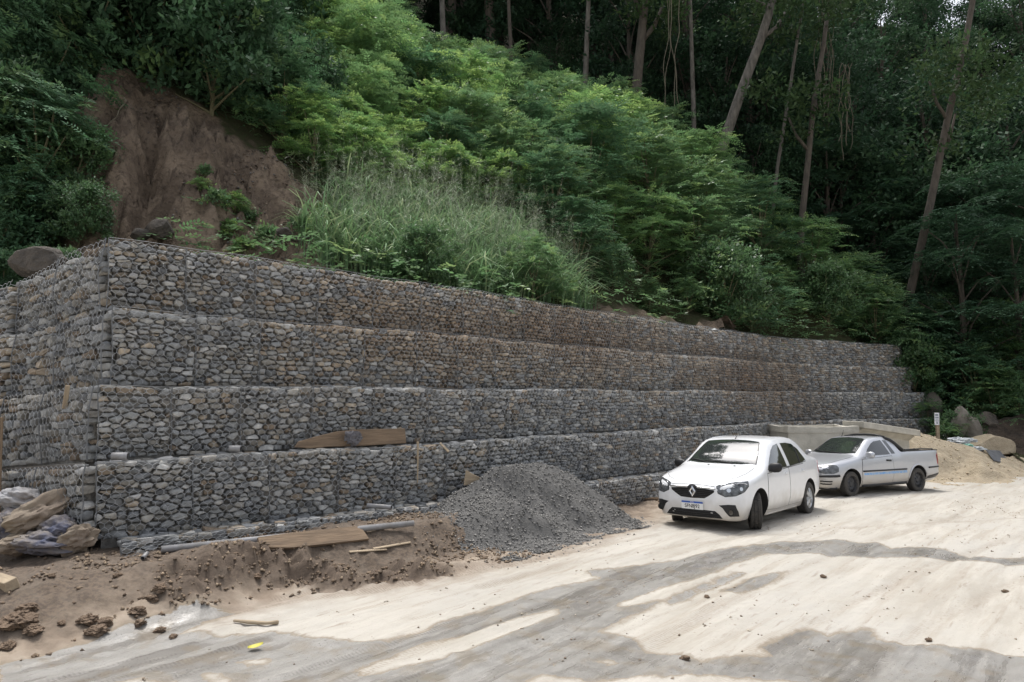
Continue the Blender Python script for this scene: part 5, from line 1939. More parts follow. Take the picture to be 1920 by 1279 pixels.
    car.strip('bonnet_gap', [(1.12, -.69), (1.50, -.70), (1.80, -.655), (1.98, -.53), (2.055, -.40)], 'top', .0035, M_WELL, .0)
    car.strip('bonnet_edge', [(.40, .758), (.2, .775), (0, .78), (-.2, .775), (-.40, .758)], 'front', .0035, M_WELL, .0)
    for y in (.35, -.15):
        q, nn = car.snap((1.18, y), 'top')
        MB().box(tuple(q + nn * .006), (.02, .03, .012)).build('washer_nozzle', M_BLACK, root)
    # wipers
    for y0, y1, x0, x1 in ((.28, -.30, 1.075, 1.01), (-.22, -.62, 1.08, .93)):
        car.strip('wiper', [(x0, y0), ((x0 + x1) / 2 - .01, (y0 + y1) / 2), (x1, y1)], 'top', .009, M_BLACK, .018)
    # grille
    gr = car.patch('grille', [(.40, .70), (.24, .715), (0, .72), (-.24, .715), (-.40, .70), (-.395, .665), (-.30, .60), (-.22, .555), (0, .545), (.22, .555), (.30, .60), (.395, .665)], 'front', .003, M_WELL, rim=.002)
    for k, (z, w) in enumerate(((.675, .37), (.645, .34), (.615, .30), (.585, .25))):
        car.strip('slat', [(w, z), (w / 2, z), (0, z), (-w / 2, z), (-w, z)], 'front', .008, M_BLACK, .008, gr)
    car.strip('chrome_bar', [(.42, .722), (.25, .735), (.08, .742)], 'front', .013, M_CHROME, .012, gr)
    car.strip('chrome_bar', [(-.42, .722), (-.25, .735), (-.08, .742)], 'front', .013, M_CHROME, .012, gr)
    # diamond emblem: a hollow rhombus of bevelled metal on a dark shield
    q, nn = car.snap((0, .655), 'front')
    x0 = q.x + .016
    car.patch('emblem_shield', [(.085, .735), (.05, .765), (0, .772), (-.05, .765), (-.085, .735), (-.075, .62), (0, .555), (.075, .62)], 'front', .012, M_BLACK, rim=.004)
    em = MB()
    def rh(w, h, x): return [(x, 0, .662 + h), (x, w, .662), (x, 0, .662 - h), (x, -w, .662)]
    EV = rh(.066, .098, x0) + rh(.046, .066, x0 + .020) + rh(.020, .036, x0 + .016) + rh(.018, .034, x0)
    EF = []
    for a in range(3):
        for k in range(4):
            EF.append((a * 4 + k, a * 4 + (k + 1) % 4, a * 4 + 4 + (k + 1) % 4, a * 4 + 4 + k))
    em.add(EV, EF)
    em.build('emblem', M_CHROME, root)
    # lower intake
    li = car.patch('lower_intake', [(.40, .355), (0, .365), (-.40, .355), (-.47, .30), (-.52, .235), (0, .225), (.52, .235), (.47, .30)], 'front', .003, M_WELL, rim=.002)
    for z, w in ((.335, .41), (.305, .44), (.275, .47), (.247, .49)):
        car.strip('slat', [(w, z), (w / 2, z), (0, z), (-w / 2, z), (-w, z)], 'front', .0075, M_BLACK, .006, li)
    # number plate
    q, nn = car.snap((0, .42), 'front')
    xp = q.x + .022
    zp = .425
    pl = MB().box((xp, 0, zp), (.006, .40, .135)).build('number_plate', M_PLATE, root)
    MB().box((xp + .004, 0, zp + .051), (.002, .396, .030)).build('blue_band', M_BLUE, pl)
    Mt = Matrix.Translation((xp + .0052, 0, zp - .016)) @ Matrix(((0, 0, 1, 0), (1, 0, 0, 0), (0, 1, 0, 0), (0, 0, 0, 1)))
    lettering('SFN8J92', .088, M_BLACK, pl, Mt, 'registration', .92)
    Mb = Matrix.Translation((xp + .0062, 0, zp + .051)) @ Matrix(((0, 0, 1, 0), (1, 0, 0, 0), (0, 1, 0, 0), (0, 0, 0, 1)))
    lettering('BRASIL', .022, M_PLATE, pl, Mb, 'country_name')
    # aerial and roof gutters
    q, nn = car.snap((.28, 0), 'top')
    ae = MB(); ae.tube([tuple(q), tuple(q + Vector((-.02, 0, .02))), tuple(q + Vector((-.20, 0, .13)))], [.014, .009, .003], 6); ae.build('aerial', M_BLACK, root)
    for s in (1, -1):
        car.strip('roof_gutter', [(.30, s * .545), (0, s * .535), (-.45, s * .53), (-.95, s * .535)], 'top', .006, M_WHITE, .0)
    MB().box((0, 0, .24), (3.3, 1.1, .10)).build('underbody', M_WELL, root)
    sk = [(.345, .40, 1.0)]
    seat_on_ground(root, wheels)
    return root
saloon = make_saloon((4.56, 13.66), R(229))

# --- silver pickup
def make_pickup(loc, heading):
    root = empty('pickup_truck', (loc[0], loc[1], 0), heading)
    tag(root, 'silver two-door pickup with a faded blue side stripe beside the sand heap', 'pickup')
    rows = [(2.08, .30, .36, .42, .42, .43, .52, .42, .58, .40, .62, .28, .65, .655),
            (2.03, .23, .56, .60, .40, .60, .52, .58, .62, .54, .68, .40, .705, .715),
            (1.93, .20, .66, .71, .40, .71, .54, .69, .67, .64, .73, .48, .765, .775),
            (1.75, .19, .72, .775, .42, .785, .56, .765, .73, .69, .80, .53, .83, .845),
            (1.40, .19, .75, .805, .42, .818, .60, .80, .80, .71, .87, .55, .905, .92),
            (1.02, .19, .76, .81, .42, .825, .62, .805, .86, .72, .93, .56, .97, .985),
            (0.90, .19, .76, .81, .42, .825, .63, .805, .885, .725, .97, .57, 1.02, 1.035),
            (0.60, .19, .76, .81, .42, .825, .63, .805, .91, .68, 1.11, .55, 1.19, 1.215),
            (0.22, .19, .76, .81, .42, .825, .63, .805, .93, .63, 1.29, .52, 1.375, 1.40),
            (-.05, .19, .76, .81, .42, .825, .63, .805, .945, .615, 1.325, .515, 1.41, 1.43),
            (-.42, .19, .76, .81, .42, .825, .63, .805, .96, .61, 1.32, .51, 1.41, 1.43),
            (-.57, .19, .76, .81, .42, .825, .63, .805, .965, .62, 1.29, .515, 1.385, 1.40),
            (-.70, .19, .76, .81, .42, .825, .63, .808, .98, .76, 1.025, .60, 1.03, 1.03),
            (-1.30, .22, .76, .815, .42, .83, .63, .812, .985, .775, 1.03, .60, 1.03, 1.03),
            (-1.90, .24, .74, .805, .42, .82, .63, .80, .99, .77, 1.035, .60, 1.035, 1.035),
            (-2.22, .28, .70, .77, .42, .785, .63, .77, .99, .745, 1.035, .58, 1.035, 1.035),
            (-2.30, .32, .62, .70, .42, .71, .62, .70, .94, .68, 1.01, .55, 1.015, 1.015)]
    V, F = loft_body(rows)
    car = Car(V, F, root)
    cut = []
    for x, r_ in ((1.28, .355), (-1.30, .355)):
        for s in (1, -1):
            cut.append(cyl_y(x, .315, r_, s * .46, s * 1.1))
    bx_ = MB().box((-1.46, 0, .95), (1.44, 1.36, .60))
    cut.append((bx_.V, bx_.F))
    me = boolean_cut(V, F, cut, [M_SILVER, M_WELL])
    auto_smooth(me, 38)
    link('body', me, None, root)
    wheels = [(1.28, .715), (1.28, -.715), (-1.30, .725), (-1.30, -.725)]
    for x, y in wheels:
        wheel(root, x, y, .296, .18, 'steel', 1 if y > 0 else -1, R(4) if x > 0 else 0)
    for sg, pr in ((1, 'side+'), (-1, 'side-')):
        dr_ = [(.87, .26), (.90, .58), (.86, .87), (-.27, .935), (-.31, .60), (-.27, .25), (.3, .24)]
        c = np.mean(np.array(dr_), 0)
        car.patch('door_gap', [tuple(c + (np.array(p) - c) * 1.022) for p in dr_], pr, .0012, M_WELL, rim=.002)
        d = car.patch('door', dr_, pr, .005, M_SILVER, rim=.001)
        car.patch('door_handle', [(-.22, .80), (-.03, .81), (-.03, .855), (-.22, .845)], pr, .016, M_BLACK, d, 20, .002, lift=.008)
        car.patch('side_window', [(.70, .955), (.50, 1.12), (.30, 1.245), (.16, 1.30), (-.14, 1.33), (-.235, .975)], pr, .004, M_GLASS, rim=.002)
        car.patch('quarter_window', [(-.30, .985), (-.21, 1.325), (-.335, 1.32), (-.44, .99)], pr, .004, M_GLASS, rim=.002)
        # black bar behind the cab
        a0 = Vector((-.36, sg * .575, 1.385)); a1 = Vector((-.62, sg * .645, 1.25)); a2 = Vector((-.84, sg * .735, 1.055))
        MB().tube([tuple(a0), tuple((a0 + a1) / 2 + Vector((-.02, 0, .012))), tuple(a1), tuple(a2)], [.035, .045, .050, .045], 8).build('cab_bar', M_BLACK, root, True)
        car.strip('side_moulding', [(.88, .590), (-.25, .590), (-.82, .592)], pr, .022, M_BLACK, .004)
        car.strip('side_moulding', [(-1.74, .60), (-2.24, .61)], pr, .022, M_BLACK, .004)
        car.patch('stripe_decal', [(.84, .545), (.86, .492), (.2, .492), (-.4, .496), (-.84, .50), (-.82, .558), (-.4, .552), (.2, .548)], pr, .0065, M_BLUE_L, rim=.001)
        car.strip('sill', [(.86, .235), (-.86, .245)], pr, .035, M_BLACK, .0)
        car.patch('rear_skirt', [(-1.66, .30), (-1.70, .38), (-2.25, .45), (-2.26, .34)], pr, .006, M_BLACK, rim=.002)
        # wheel arch lip
        pts = []
        for k in range(0, 19):
            t = math.pi * (.02 + .96 * k / 18)
            pts.append((-1.30 + .375 * math.cos(t), .315 + .375 * math.sin(t)))
        car.strip('arch_lip', pts, pr, .022, M_SILVER, .0, seg=2)
        # mirror
        hv, hf = [], []
        for i, (yy, k) in enumerate(((0.0, .5), (.03, .9), (.09, 1.05), (.16, 1.0), (.20, .75), (.215, .3))):
            for a in range(14):
                t = 2 * math.pi * a / 14
                ct, st_ = math.cos(t), math.sin(t)
                hv.append((.70 + .05 * k * math.copysign(abs(ct) ** .7, ct) - .03 * i / 5, sg * (.80 + yy), .985 + .075 * k * math.copysign(abs(st_) ** .7, st_)))
        for i in range(5):
            for a in range(14):
                hf.append((i * 14 + a, i * 14 + (a + 1) % 14, (i + 1) * 14 + (a + 1) % 14, (i + 1) * 14 + a))
        hf += [tuple(range(14)), tuple(range(70, 84))[::-1]]
        mo = MB().add(hv, hf).build('wing_mirror', M_SILVER, root, True)
        MB().box((.655, sg * .90, .985), (.008, .13, .10)).build('mirror_glass', M_GLASS, mo)
        hl = [(1.975, sg * .44, .665), (1.86, sg * .60, .715), (1.74, sg * .725, .735), (1.70, sg * .76, .70), (1.72, sg * .775, .60), (1.85, sg * .71, .555), (1.96, sg * .60, .55), (2.0, sg * .46, .58)]
        car.patch('headlight', hl, 'near', .006, M_LENS, rim=.002)
        car.strip('bumper_band', [(2.05, sg * .0, .50), (2.02, sg * .45, .50), (1.90, sg * .66, .50), (1.70, sg * .78, .51)], 'near', .032, M_BLACK, .0)
        for zz in (.39, .33):
            car.strip('bumper_slot', [(1.985, sg * .50, zz), (1.92, sg * .62, zz), (1.87, sg * .68, zz)], 'near', .017, M_WELL, .0)
        car.strip('lower_lip', [(2.03, 0, .24), (1.98, sg * .45, .22), (1.88, sg * .64, .21), (1.72, sg * .71, .20)], 'near', .03, M_BLACK, .0)
        car.patch('tail_light', [(-2.24, sg * .765, .98), (-2.16, sg * .79, .90), (-2.18, sg * .79, .68), (-2.28, sg * .72, .66), (-2.30, sg * .70, .90)], 'near', .006, M_RED, rim=.002)
        # bed rail cap
        rl = MB(); rl.box((-1.52, sg * .725, 1.043), (1.46, .085, .024)); rl.build('bed_rail', M_BLACK, root)
        bl = MB(); bl.box((-1.46, sg * .672, .85), (1.40, .012, .36)); bl.build('bed_liner', M_BLACK, root)
        ra = MB(); ra.tube([(-.95, sg * .725, 1.075), (-1.5, sg * .725, 1.085), (-2.1, sg * .725, 1.075)], .014, 6)
        for xx in (-.95, -1.5, -2.1):
            ra.box((xx, sg * .725, 1.06), (.03, .03, .04))
        ra.build('rail_bar', M_STEEL, root)
    MB().tube([(-.36, -.575, 1.405), (-.40, -.3, 1.455), (-.41, 0, 1.465), (-.40, .3, 1.455), (-.36, .575, 1.405)], .03, 8).build('cab_bar', M_BLACK, root, True)
    ws = [(.965, 0), (.945, .38), (.875, .62), (.60, .565), (.29, .475), (.255, .28), (.24, 0), (.255, -.28), (.29, -.475), (.60, -.565), (.875, -.62), (.945, -.38)]
    cen = np.mean(np.array(ws), 0)
    car.patch('windscreen_seal', [tuple(cen + (np.array(p) - cen) * 1.03) for p in ws], 'top', .0015, M_BLACK, n=70, rim=.002)
    car.patch('windscreen', ws, 'top', .005, M_WIND, n=70, rim=.002)
    for y0, y1, x0, x1 in ((.30, -.25, .955, .90), (-.15, -.58, .96, .82)):
        car.strip('wiper', [(x0, y0), ((x0 + x1) / 2, (y0 + y1) / 2), (x1, y1)], 'top', .009, M_BLACK, .016)
    for s in (1, -1):
        car.strip('bonnet_gap', [(1.0, s * .66), (1.4, s * .67), (1.75, s * .62), (1.90, s * .50)], 'top', .0035, M_WELL, .0)
    gr = car.patch('grille', [(.40, .64), (-.40, .64), (-.42, .56), (.42, .56)], 'front', .003, M_WELL, rim=.002)
    for z in (.62, .60, .58):
        car.strip('slat', [(.38, z), (0, z), (-.38, z)], 'front', .006, M_BLACK, .006, gr)
    q, nn = car.snap((.12, -.3), 'top')
    MB().tube([tuple(q), tuple(q + Vector((-.10, 0, .18)))], [.012, .003], 6).build('aerial', M_BLACK, root)
    tg = car.patch('tailgate', [(.62, .96), (-.62, .96), (-.62, .55), (.62, .55)], 'rear', .005, M_SILVER, rim=.002)
    # spare wheel lying in the bed
    V2, F2 = revolve_y([(.20, -.08), (.28, -.09), (.29, -.06), (.29, .06), (.28, .09), (.20, .08)], 32)
    V2 = [(-.98 + a, .35 + c, .74 + b) for a, b, c in V2]
    sp_ = MB().add(V2, F2).build('spare_tyre', M_TYRE, root, True)
    MB().box((0, 0, .24), (3.3, 1.05, .10)).build('underbody', M_WELL, root)
    seat_on_ground(root, wheels)
    return root
pickup = make_pickup((9.05, 18.1), R(207))
def march(px, py):
    """where the sight line through a pixel meets the ground"""
    d = ray(px, py)
    k = 4.0
    while k < 60:
        x, y, z = d[0] * k, d[1] * k, CAM_Z + d[2] * k
        if z <= ground_top(x, y):
            break
        k += .02
    return float(d[0] * k), float(d[1] * k)
# ------------------------------------------------------------------ heaps
def heap(name, ridge, slope, noise_amp, noise_f, bounds, step, material, seed, foot=.10, ragged=.25, base=None, extra=None):
    """ridge: [(x, y, z)] crest line; sides fall away at the angle of repose"""
    xs, ys = np.arange(bounds[0], bounds[1], step), np.arange(bounds[2], bounds[3], step)
    X, Y = np.meshgrid(xs, ys)
    gb = ground_base(X, Y)[0]
    h = np.full(X.shape, -9.0)
    wob = 1 + ragged * fbm(X * .9, Y * .9, octaves=3, seed=seed)
    for a, b in zip(ridge[:-1], ridge[1:]):
        d, t = seg_dist(X, Y, a[:2], b[:2])
        zr = a[2] + (b[2] - a[2]) * t
        h = np.maximum(h, zr - d * slope * wob)
    if extra is not None:
        h = extra(X, Y, h)
    h = h - gb
    h = np.where(h > foot, h, foot * np.exp(np.clip((h - foot) / foot, -8, 0)))     # soft toe
    z = gb + h + noise_amp * fbm(X * noise_f, Y * noise_f, octaves=4, seed=seed + 1) * smooth(0, .25, h) - .018 * (1 - smooth(.005, .03, h))
    ny2, nx2 = X.shape
    idx = np.arange(ny2 * nx2).reshape(ny2, nx2)
    Fq = np.stack([idx[:-1, :-1], idx[:-1, 1:], idx[1:, 1:], idx[1:, :-1]], -1).reshape(-1, 4)
    keep = (h.ravel() > .004)[Fq].any(1)
    Fq = Fq[keep]
    used_ = np.unique(Fq)
    rm = np.zeros(X.size, np.int64)
    rm[used_] = np.arange(len(used_))
    P = np.stack([X, Y, z], -1).reshape(-1, 3)[used_]
    me = np_mesh(name, P, rm[Fq])
    o = link(name, me, material, None, name == 'sand_heap')
    return o, P

def pebbles(name, P, n, size, material, seed, cols, parent=None, lift=.2):
    """a scatter of small angular grains lying on points P, one mesh"""
    rng = np.random.default_rng(seed)
    k = rng.choice(len(P), n)
    c = P[k] + rng.normal(0, .015, (n, 3)) * np.array((1, 1, 0))
    s = size * rng.uniform(.4, 1.5, (n, 1)) ** 1.3
    base_ = np.array(((1, 0, 0), (-.6, .8, 0), (-.5, -.8, 0), (.1, .1, .75), (0, 0, -.6)))
    ang = rng.uniform(0, 6.28, n)
    rot = np.stack([np.stack([np.cos(ang), -np.sin(ang), 0 * ang], 1), np.stack([np.sin(ang), np.cos(ang), 0 * ang], 1), np.stack([0 * ang, 0 * ang, 1 + 0 * ang], 1)], 1)
    B = base_[None] * rng.uniform(.7, 1.3, (n, 5, 3))
    V = np.einsum('nij,nkj->nki', rot, B) * s[:, :, None] + c[:, None, :] + np.array((0, 0, 1)) * (s * lift)[:, :, None]
    Ft = np.array(((0, 1, 3), (1, 2, 3), (2, 0, 3), (1, 0, 4), (2, 1, 4), (0, 2, 4)))
    F = (np.arange(n)[:, None, None] * 5 + Ft[None]).reshape(-1, 3)
    me = np_mesh(name, V.reshape(-1, 3), F)
    cc = np.array(cols)[rng.integers(0, len(cols), n)] * rng.uniform(.75, 1.25, (n, 1))
    set_col(me, 'Col', np.repeat(cc, 5, 0))
    return link(name, me, material, parent)
M_GRAIN = mat('grain', (1, 1, 1), rough=.95, scale=30, attr='Col', col2=(.85, .85, .85))

M_GRAVEL = mat('grey_gravel', (.165, .160, .152), rough=.95, scale=28, bump=1.0, bscale=85, col2=(.105, .102, .098), detail=8, bdist=.03)
def gravel_cut(X, Y, h):
    # a bite dug out of the crest, right of the top
    cx, cy = 0.52, 11.72
    d = np.hypot((X - cx) / .95, (Y - cy) / .42)
    return h - .22 * np.exp(-d ** 4) * (1 + .2 * fbm(X * 3, Y * 3, octaves=3, seed=5))
grav, gravP = heap('gravel_heap', [(-1.30, 11.35, .40), (-.80, 11.72, .74), (-.30, 12.12, 1.03), (.10, 12.4, 1.09), (.55, 12.72, 1.05), (1.15, 12.98, .80), (1.9, 12.85, .28)], .70, .05, 2.6, (-3.0, 3.8, 9.0, 14.0), .035, M_GRAVEL, 61, extra=gravel_cut)
tag(grav, 'heap of dark grey gravel piled against the foot of the wall', 'gravel heap')
o = pebbles('gravel_grains', gravP, 11000, .017, M_GRAIN, 62, [(.185, .18, .17), (.125, .122, .116), (.25, .24, .225)], grav)
tag(o, kind='stuff')
rng = np.random.default_rng(63)
ring_ = gravP[rng.choice(len(gravP), 4000)] + rng.normal(0, .30, (4000, 3)) * np.array((1, 1, 0))
ring_[:, 2] = [ground_top(a, b) for a, b in ring_[:, :2]]
ring_ = ring_[(ring_[:, 1] < 11.6 - .0 * ring_[:, 0])]
o = pebbles('stray_gravel', ring_, 900, .014, M_GRAIN, 64, [(.185, .18, .17), (.125, .122, .116), (.25, .24, .225)], grav)
tag(o, kind='stuff')

M_SAND = mat('yellow_sand', (.40, .335, .24), rough=.95, scale=5, bump=.9, bscale=24, col2=(.30, .245, .17), detail=9, bdist=.05)
sand_o, sandP = heap('sand_heap', [(12.0, 22.6, .75), (12.9, 22.9, 1.16), (13.5, 23.2, 1.10), (14.6, 23.4, .86), (15.6, 23.4, .50), (17.2, 23.9, .18), (19.5, 24.6, .05)], .52, .07, 1.7, (9.5, 22.5, 18.5, 27.0), .06, M_SAND, 71, ragged=.3)
tag(sand_o, 'heap of pale yellow sand behind the pickup at the right end of the wall', 'sand heap')
o = pebbles('sand_lumps', sandP, 900, .03, M_GRAIN, 72, [(.50, .41, .28), (.36, .28, .19), (.44, .36, .25)], sand_o)
tag(o, kind='stuff')
M_DARKSOIL = mat('dark_soil', (.075, .055, .04), rough=.97, scale=4, bump=1.0, bscale=12, col2=(.035, .027, .021), bdist=.08)
soil_o, soilP = heap('earth_heap', [(17.6, 26.0, 1.2), (19.2, 25.9, 1.5), (20.6, 25.6, 1.45), (22.5, 25.2, 1.2), (26, 25.5, 1.4), (31, 26.5, 1.2)], .75, .14, 1.3, (15.5, 33, 22.5, 29), .09, M_DARKSOIL, 81, ragged=.3)
tag(soil_o, 'dark freshly dug earth bank at the right edge below the trees', 'earth bank')

# ------------------------------------------------------------------ rocks, clods
def rock_mesh(name, r, seed, flat=(1, 1, .75), facets=.33, sub=3):
    bm = bmesh.new()
    bmesh.ops.create_icosphere(bm, subdivisions=sub, radius=1.0)
    rnd = random.Random(seed)
    planes = [(Vector((rnd.gauss(0, 1), rnd.gauss(0, 1), rnd.gauss(0, 1))).normalized(), rnd.uniform(.62, .95)) for k in range(11)]
    for v in bm.verts:
        for n_, d_ in planes:
            k = v.co.dot(n_)
            if k > d_:
                v.co -= n_ * (k - d_)
        q = v.co * 2.3
        v.co *= 1 + .05 * float(fbm(q.x + seed, q.y, q.z, octaves=3, seed=seed))
        v.co = Vector((v.co.x * flat[0], v.co.y * flat[1], v.co.z * flat[2])) * r
    me = bpy.data.meshes.new(name)
    bm.to_mesh(me); bm.free()
    auto_smooth(me, 28)
    return me
def boulder(px, py, Y, r, flat, seed, label, material, z=None, name='boulder', rz=0, cat='boulder', sub=3):
    p = at_depth(px, py, Y)
    o = link(name, rock_mesh(name, r, seed, flat, sub=sub), material)
    o.location = (p[0], p[1], p[2] if z is None else z)
    o.rotation_euler = (0, 0, rz)
    tag(o, label, cat)
    return o
boulder(80, 494, 10.9, .44, (1.15, .8, .62), 3, 'brown weathered boulder lying on the far left end of the wall', M_ROCK, sub=4)
boulder(533, 435, 14.6, .17, (1.1, .9, .75), 5, 'small grey rock on the slope just above the wall', M_ROCK)
boulder(552, 448, 14.5, .11, (1.2, .9, .6), 6, 'little grey rock below the other one on the slope', M_ROCK)
boulder(300, 430, 14.2, .30, (1, 1, .8), 7, 'dark rock wedged in the gully at the foot of the bare slope', M_ROCK)
boulder(265, 440, 14.0, .22, (1.1, .9, .7), 8, 'flat dark stone left of the rock in the gully', M_ROCK)
boulder(395, 420, 14.9, .2, (1.3, 1, .6), 12, 'half-buried stone in the earth slope above the second cage', M_ROCK)
M_ROCK_P = mat('pale_rock', (.20, .178, .15), rough=.92, scale=2.5, bump=.7, bscale=8, col2=(.11, .10, .085), bdist=.06)
boulder(1800, 806, 25.6, .74, (.50, .6, 1.35), 21, 'tall pale boulder standing right of the wall end', M_ROCK_P, sub=4)
boulder(1824, 810, 25.3, .66, (.42, .5, 1.2), 22, 'second pale boulder leaning against the tall one', M_ROCK_P, sub=4)
boulder(1848, 790, 26.0, .5, (1.0, .8, .75), 23, 'reddish grey boulder resting on the dark earth bank', M_ROCK, sub=4)
boulder(1750, 775, 27.6, .7, (.55, .7, 1.2), 24, 'mossy rock hidden behind the end of the wall', M_ROCK_P, sub=4)
boulder(1838, 838, 24.6, .9, (1.3, .8, .55), 25, 'rounded sandy boulder behind the dark sheet', M_SAND, sub=4)

def clod_mesh(name, r, seed, flat):
    bm = bmesh.new()
    bmesh.ops.create_icosphere(bm, subdivisions=4, radius=1.0)
    P = np.array([v.co[:] for v in bm.verts])
    k = 1 + .34 * fbm(P[:, 0] * 1.5 + seed, P[:, 1] * 1.5, P[:, 2] * 1.5, octaves=2, seed=seed) + .22 * fbm(P[:, 0] * 4.5, P[:, 1] * 4.5 + seed, P[:, 2] * 4.5, octaves=3, seed=seed + 2, gain=.7)
    k = np.floor(k * 9) / 9 * .5 + k * .5
    P = P * k[:, None] * np.array(flat) * r
    for v, p in zip(bm.verts, P):
        v.co = p
    me = bpy.data.meshes.new(name)
    bm.to_mesh(me); bm.free()
    return me
M_CLOD = mat('mud_clod', (.19, .135, .092), rough=.97, scale=9, bump=1.0, bscale=30, col2=(.105, .073, .05), bdist=.03)
clod_spots = [(30, 1178, .16, 'big broken mud block at the left edge with a pale flat face'), (52, 1148, .10, 'dark mud lump behind the broken block at the left edge'), (62, 1186, .09, 'crumbling mud lump right of the broken block'),
              (180, 1190, .10, 'mud lump at the lower end of the clod cluster by the wet rut'), (165, 1168, .09, 'top mud lump of the clod cluster near the wet rut'), (198, 1172, .08, 'rounded mud lump at the right side of the clod cluster'),
              (257, 1152, .085, 'single rounded mud lump right of the clod cluster'), (262, 1172, .06, 'small mud lump touching the wet rut'), (300, 1110, .08, 'mud lump at the left foot of the earth bank'),
              (15, 1215, .07, 'small dark lump on the brown soil at lower left'), (115, 1172, .045, 'small lump left of the clod cluster'), (285, 1128, .07, 'crumbly lump between the bank and the rut'),
              (300, 1188, .055, 'mud lump in the wet rut beside the tyre track'), (325, 1196, .045, 'small mud lump lying in the wet rut'), (96, 1083, .045, 'dark lump on the soil beyond the timber beam'), (220, 1082, .05, 'dark lump on the soil in front of the wall corner'),
              (483, 1085, .06, 'pale clod stuck on the face of the earth bank'), (1285, 1238, .045, 'dark mud lump on the pale road near the bottom'), (1543, 1083, .05, 'flat dark lump on the pale road'), (1325, 1121, .04, 'small mud lump on the tyre tracks'), (1885, 1111, .045, 'mud lump on the road at the right edge'), (1742, 1203, .04, 'small lump at the edge of the wet patch at lower right')]
for k, (px, py, r, lab) in enumerate(clod_spots):
    x, y = march(px, py)
    r *= .82 if px < 1000 else .75
    o = link('mud_clod', clod_mesh('mud_clod', r, 300 + k, (1.15, .95, .62)), M_CLOD)
    o.location = (x, y, ground_top(x, y) + r * .32)
    o.rotation_euler = (0, 0, k * 1.1)
    tag(o, lab, 'clod', 'mud clods')
# rubble caught on the bare slope
rng = np.random.default_rng(88)
rx0, ry0 = rng.uniform(-12, -3, 9000), rng.uniform(13, 18.5, 9000)
sel = np.where((poly_sd(rx0, ry0, SCAR) > .2) & (noise3(rx0 * 1.2, ry0 * .8, 2, 5) > .0))[0][:1500]
RP = np.stack([rx0[sel], ry0[sel], hill_z(rx0[sel], ry0[sel])], 1)
o = pebbles('slope_rubble', RP, 1500, .032, M_GRAIN, 89, [(.15, .11, .08), (.10, .075, .056), (.19, .145, .105), (.13, .12, .11)], None, .1)
tag(o, 'crumbled earth and stones on the bare slope', 'rubble', kind='stuff')
# crumbs of soil
rng = np.random.default_rng(90)
cx_, cy_ = rng.uniform(-8, 3.0, 40000), rng.uniform(5.2, 11.5, 40000)
bsd = poly_sd(cx_, cy_, BROWN)
bdd = np.full(cx_.shape, 1e9)
for i in range(len(BANK) - 1):
    bdd = np.minimum(bdd, seg_dist(cx_, cy_, BANK[i], BANK[i + 1])[0])
dens = .05 + .5 * np.exp(-(bdd / .35) ** 2) + .35 * (fbm(cx_ * 1.1, cy_ * 1.1, octaves=3, seed=12) > .35)
sel = np.where((bsd > -.1) & (rng.random(40000) < dens))[0][:6500]
CPts = np.array([(cx_[i], cy_[i], ground_top(cx_[i], cy_[i])) for i in sel])
o = pebbles('soil_crumbs', CPts, 6500, .020, M_GRAIN, 91, [(.19, .135, .09), (.12, .085, .058), (.25, .19, .13), (.16, .12, .085)])
tag(o, 'crumbs and small lumps of brown soil on the ground before the wall', 'soil', kind='stuff')
rx_, ry_ = rng.uniform(-3, 14, 6000), rng.uniform(5.2, 17, 6000)
trk_n = fbm((rx_ * ca + ry_ * sa) * .4, (-rx_ * sa + ry_ * ca) * 2.6, octaves=3, seed=33)
sel = np.where((poly_sd(rx_, ry_, BROWN) < -.2) & (trk_n > .15))[0][:1300]
CPts = np.array([(rx_[i], ry_[i], ground_top(rx_[i], ry_[i])) for i in sel])
o = pebbles('road_grit', CPts, 1300, .011, M_GRAIN, 92, [(.30, .24, .18), (.20, .155, .115), (.42, .37, .30)])
tag(o, 'scattered grit and crumbs on the pale sandy road', 'grit', kind='stuff')

# ------------------------------------------------------------------ timber and pipes
M_WOOD = mat('weathered_wood', (.235, .165, .105), rough=.85, scale=5, bump=.7, bscale=18, col2=(.135, .095, .062), stretch=(.35, 4, 4), bdist=.015)
M_WOOD_L = mat('pale_wood', (.40, .32, .22), rough=.85, scale=5, bump=.6, bscale=20, col2=(.27, .21, .145), stretch=(.35, 4, 4))
M_PVC = mat('grey_pvc', (.30, .30, .31), rough=.45, scale=7, col2=(.21, .20, .19), bump=.1)
M_CLOTH = mat('grey_cloth', (.13, .125, .135), rough=.95, scale=20, bump=.8, bscale=60, var=.3)
def plank(name, p0, p1, outline, thick, up, label, material, cat='plank', cracks=0, mud=False):
    """board lying from p0 to p1: outline [(along 0..1, across m)] extruded by thick; up = direction of the board's width"""
    p0, p1, up = Vector(p0), Vector(p1), Vector(up).normalized()
    ax = (p1 - p0)
    L_ = ax.length
    ax.normalize()
    up = (up - ax * up.dot(ax)).normalized()
    nn = ax.cross(up)
    M3 = Matrix((ax, up, nn)).transposed().to_4x4()
    M3.translation = p0
    m = MB()
    pts = [(a * L_, b) for a, b in outline]
    n = len(pts)
    bev = .006
    V = [(x, y, -thick / 2) for x, y in pts] + [(x, y, thick / 2) for x, y in pts]
    m.add(V, [tuple(range(n))[::-1], tuple(range(n, 2 * n))] + [(k, (k + 1) % n, n + (k + 1) % n, n + k) for k in range(n)])
    o = m.build(name, material)
    bm = bmesh.new(); bm.from_mesh(o.data)
    bmesh.ops.recalc_face_normals(bm, faces=bm.faces)
    bmesh.ops.bevel(bm, geom=list(bm.edges), offset=bev, segments=1, affect='EDGES')
    bm.to_mesh(o.data); bm.free()
    o.matrix_world = M3
    tag(o, label, cat)
    return o
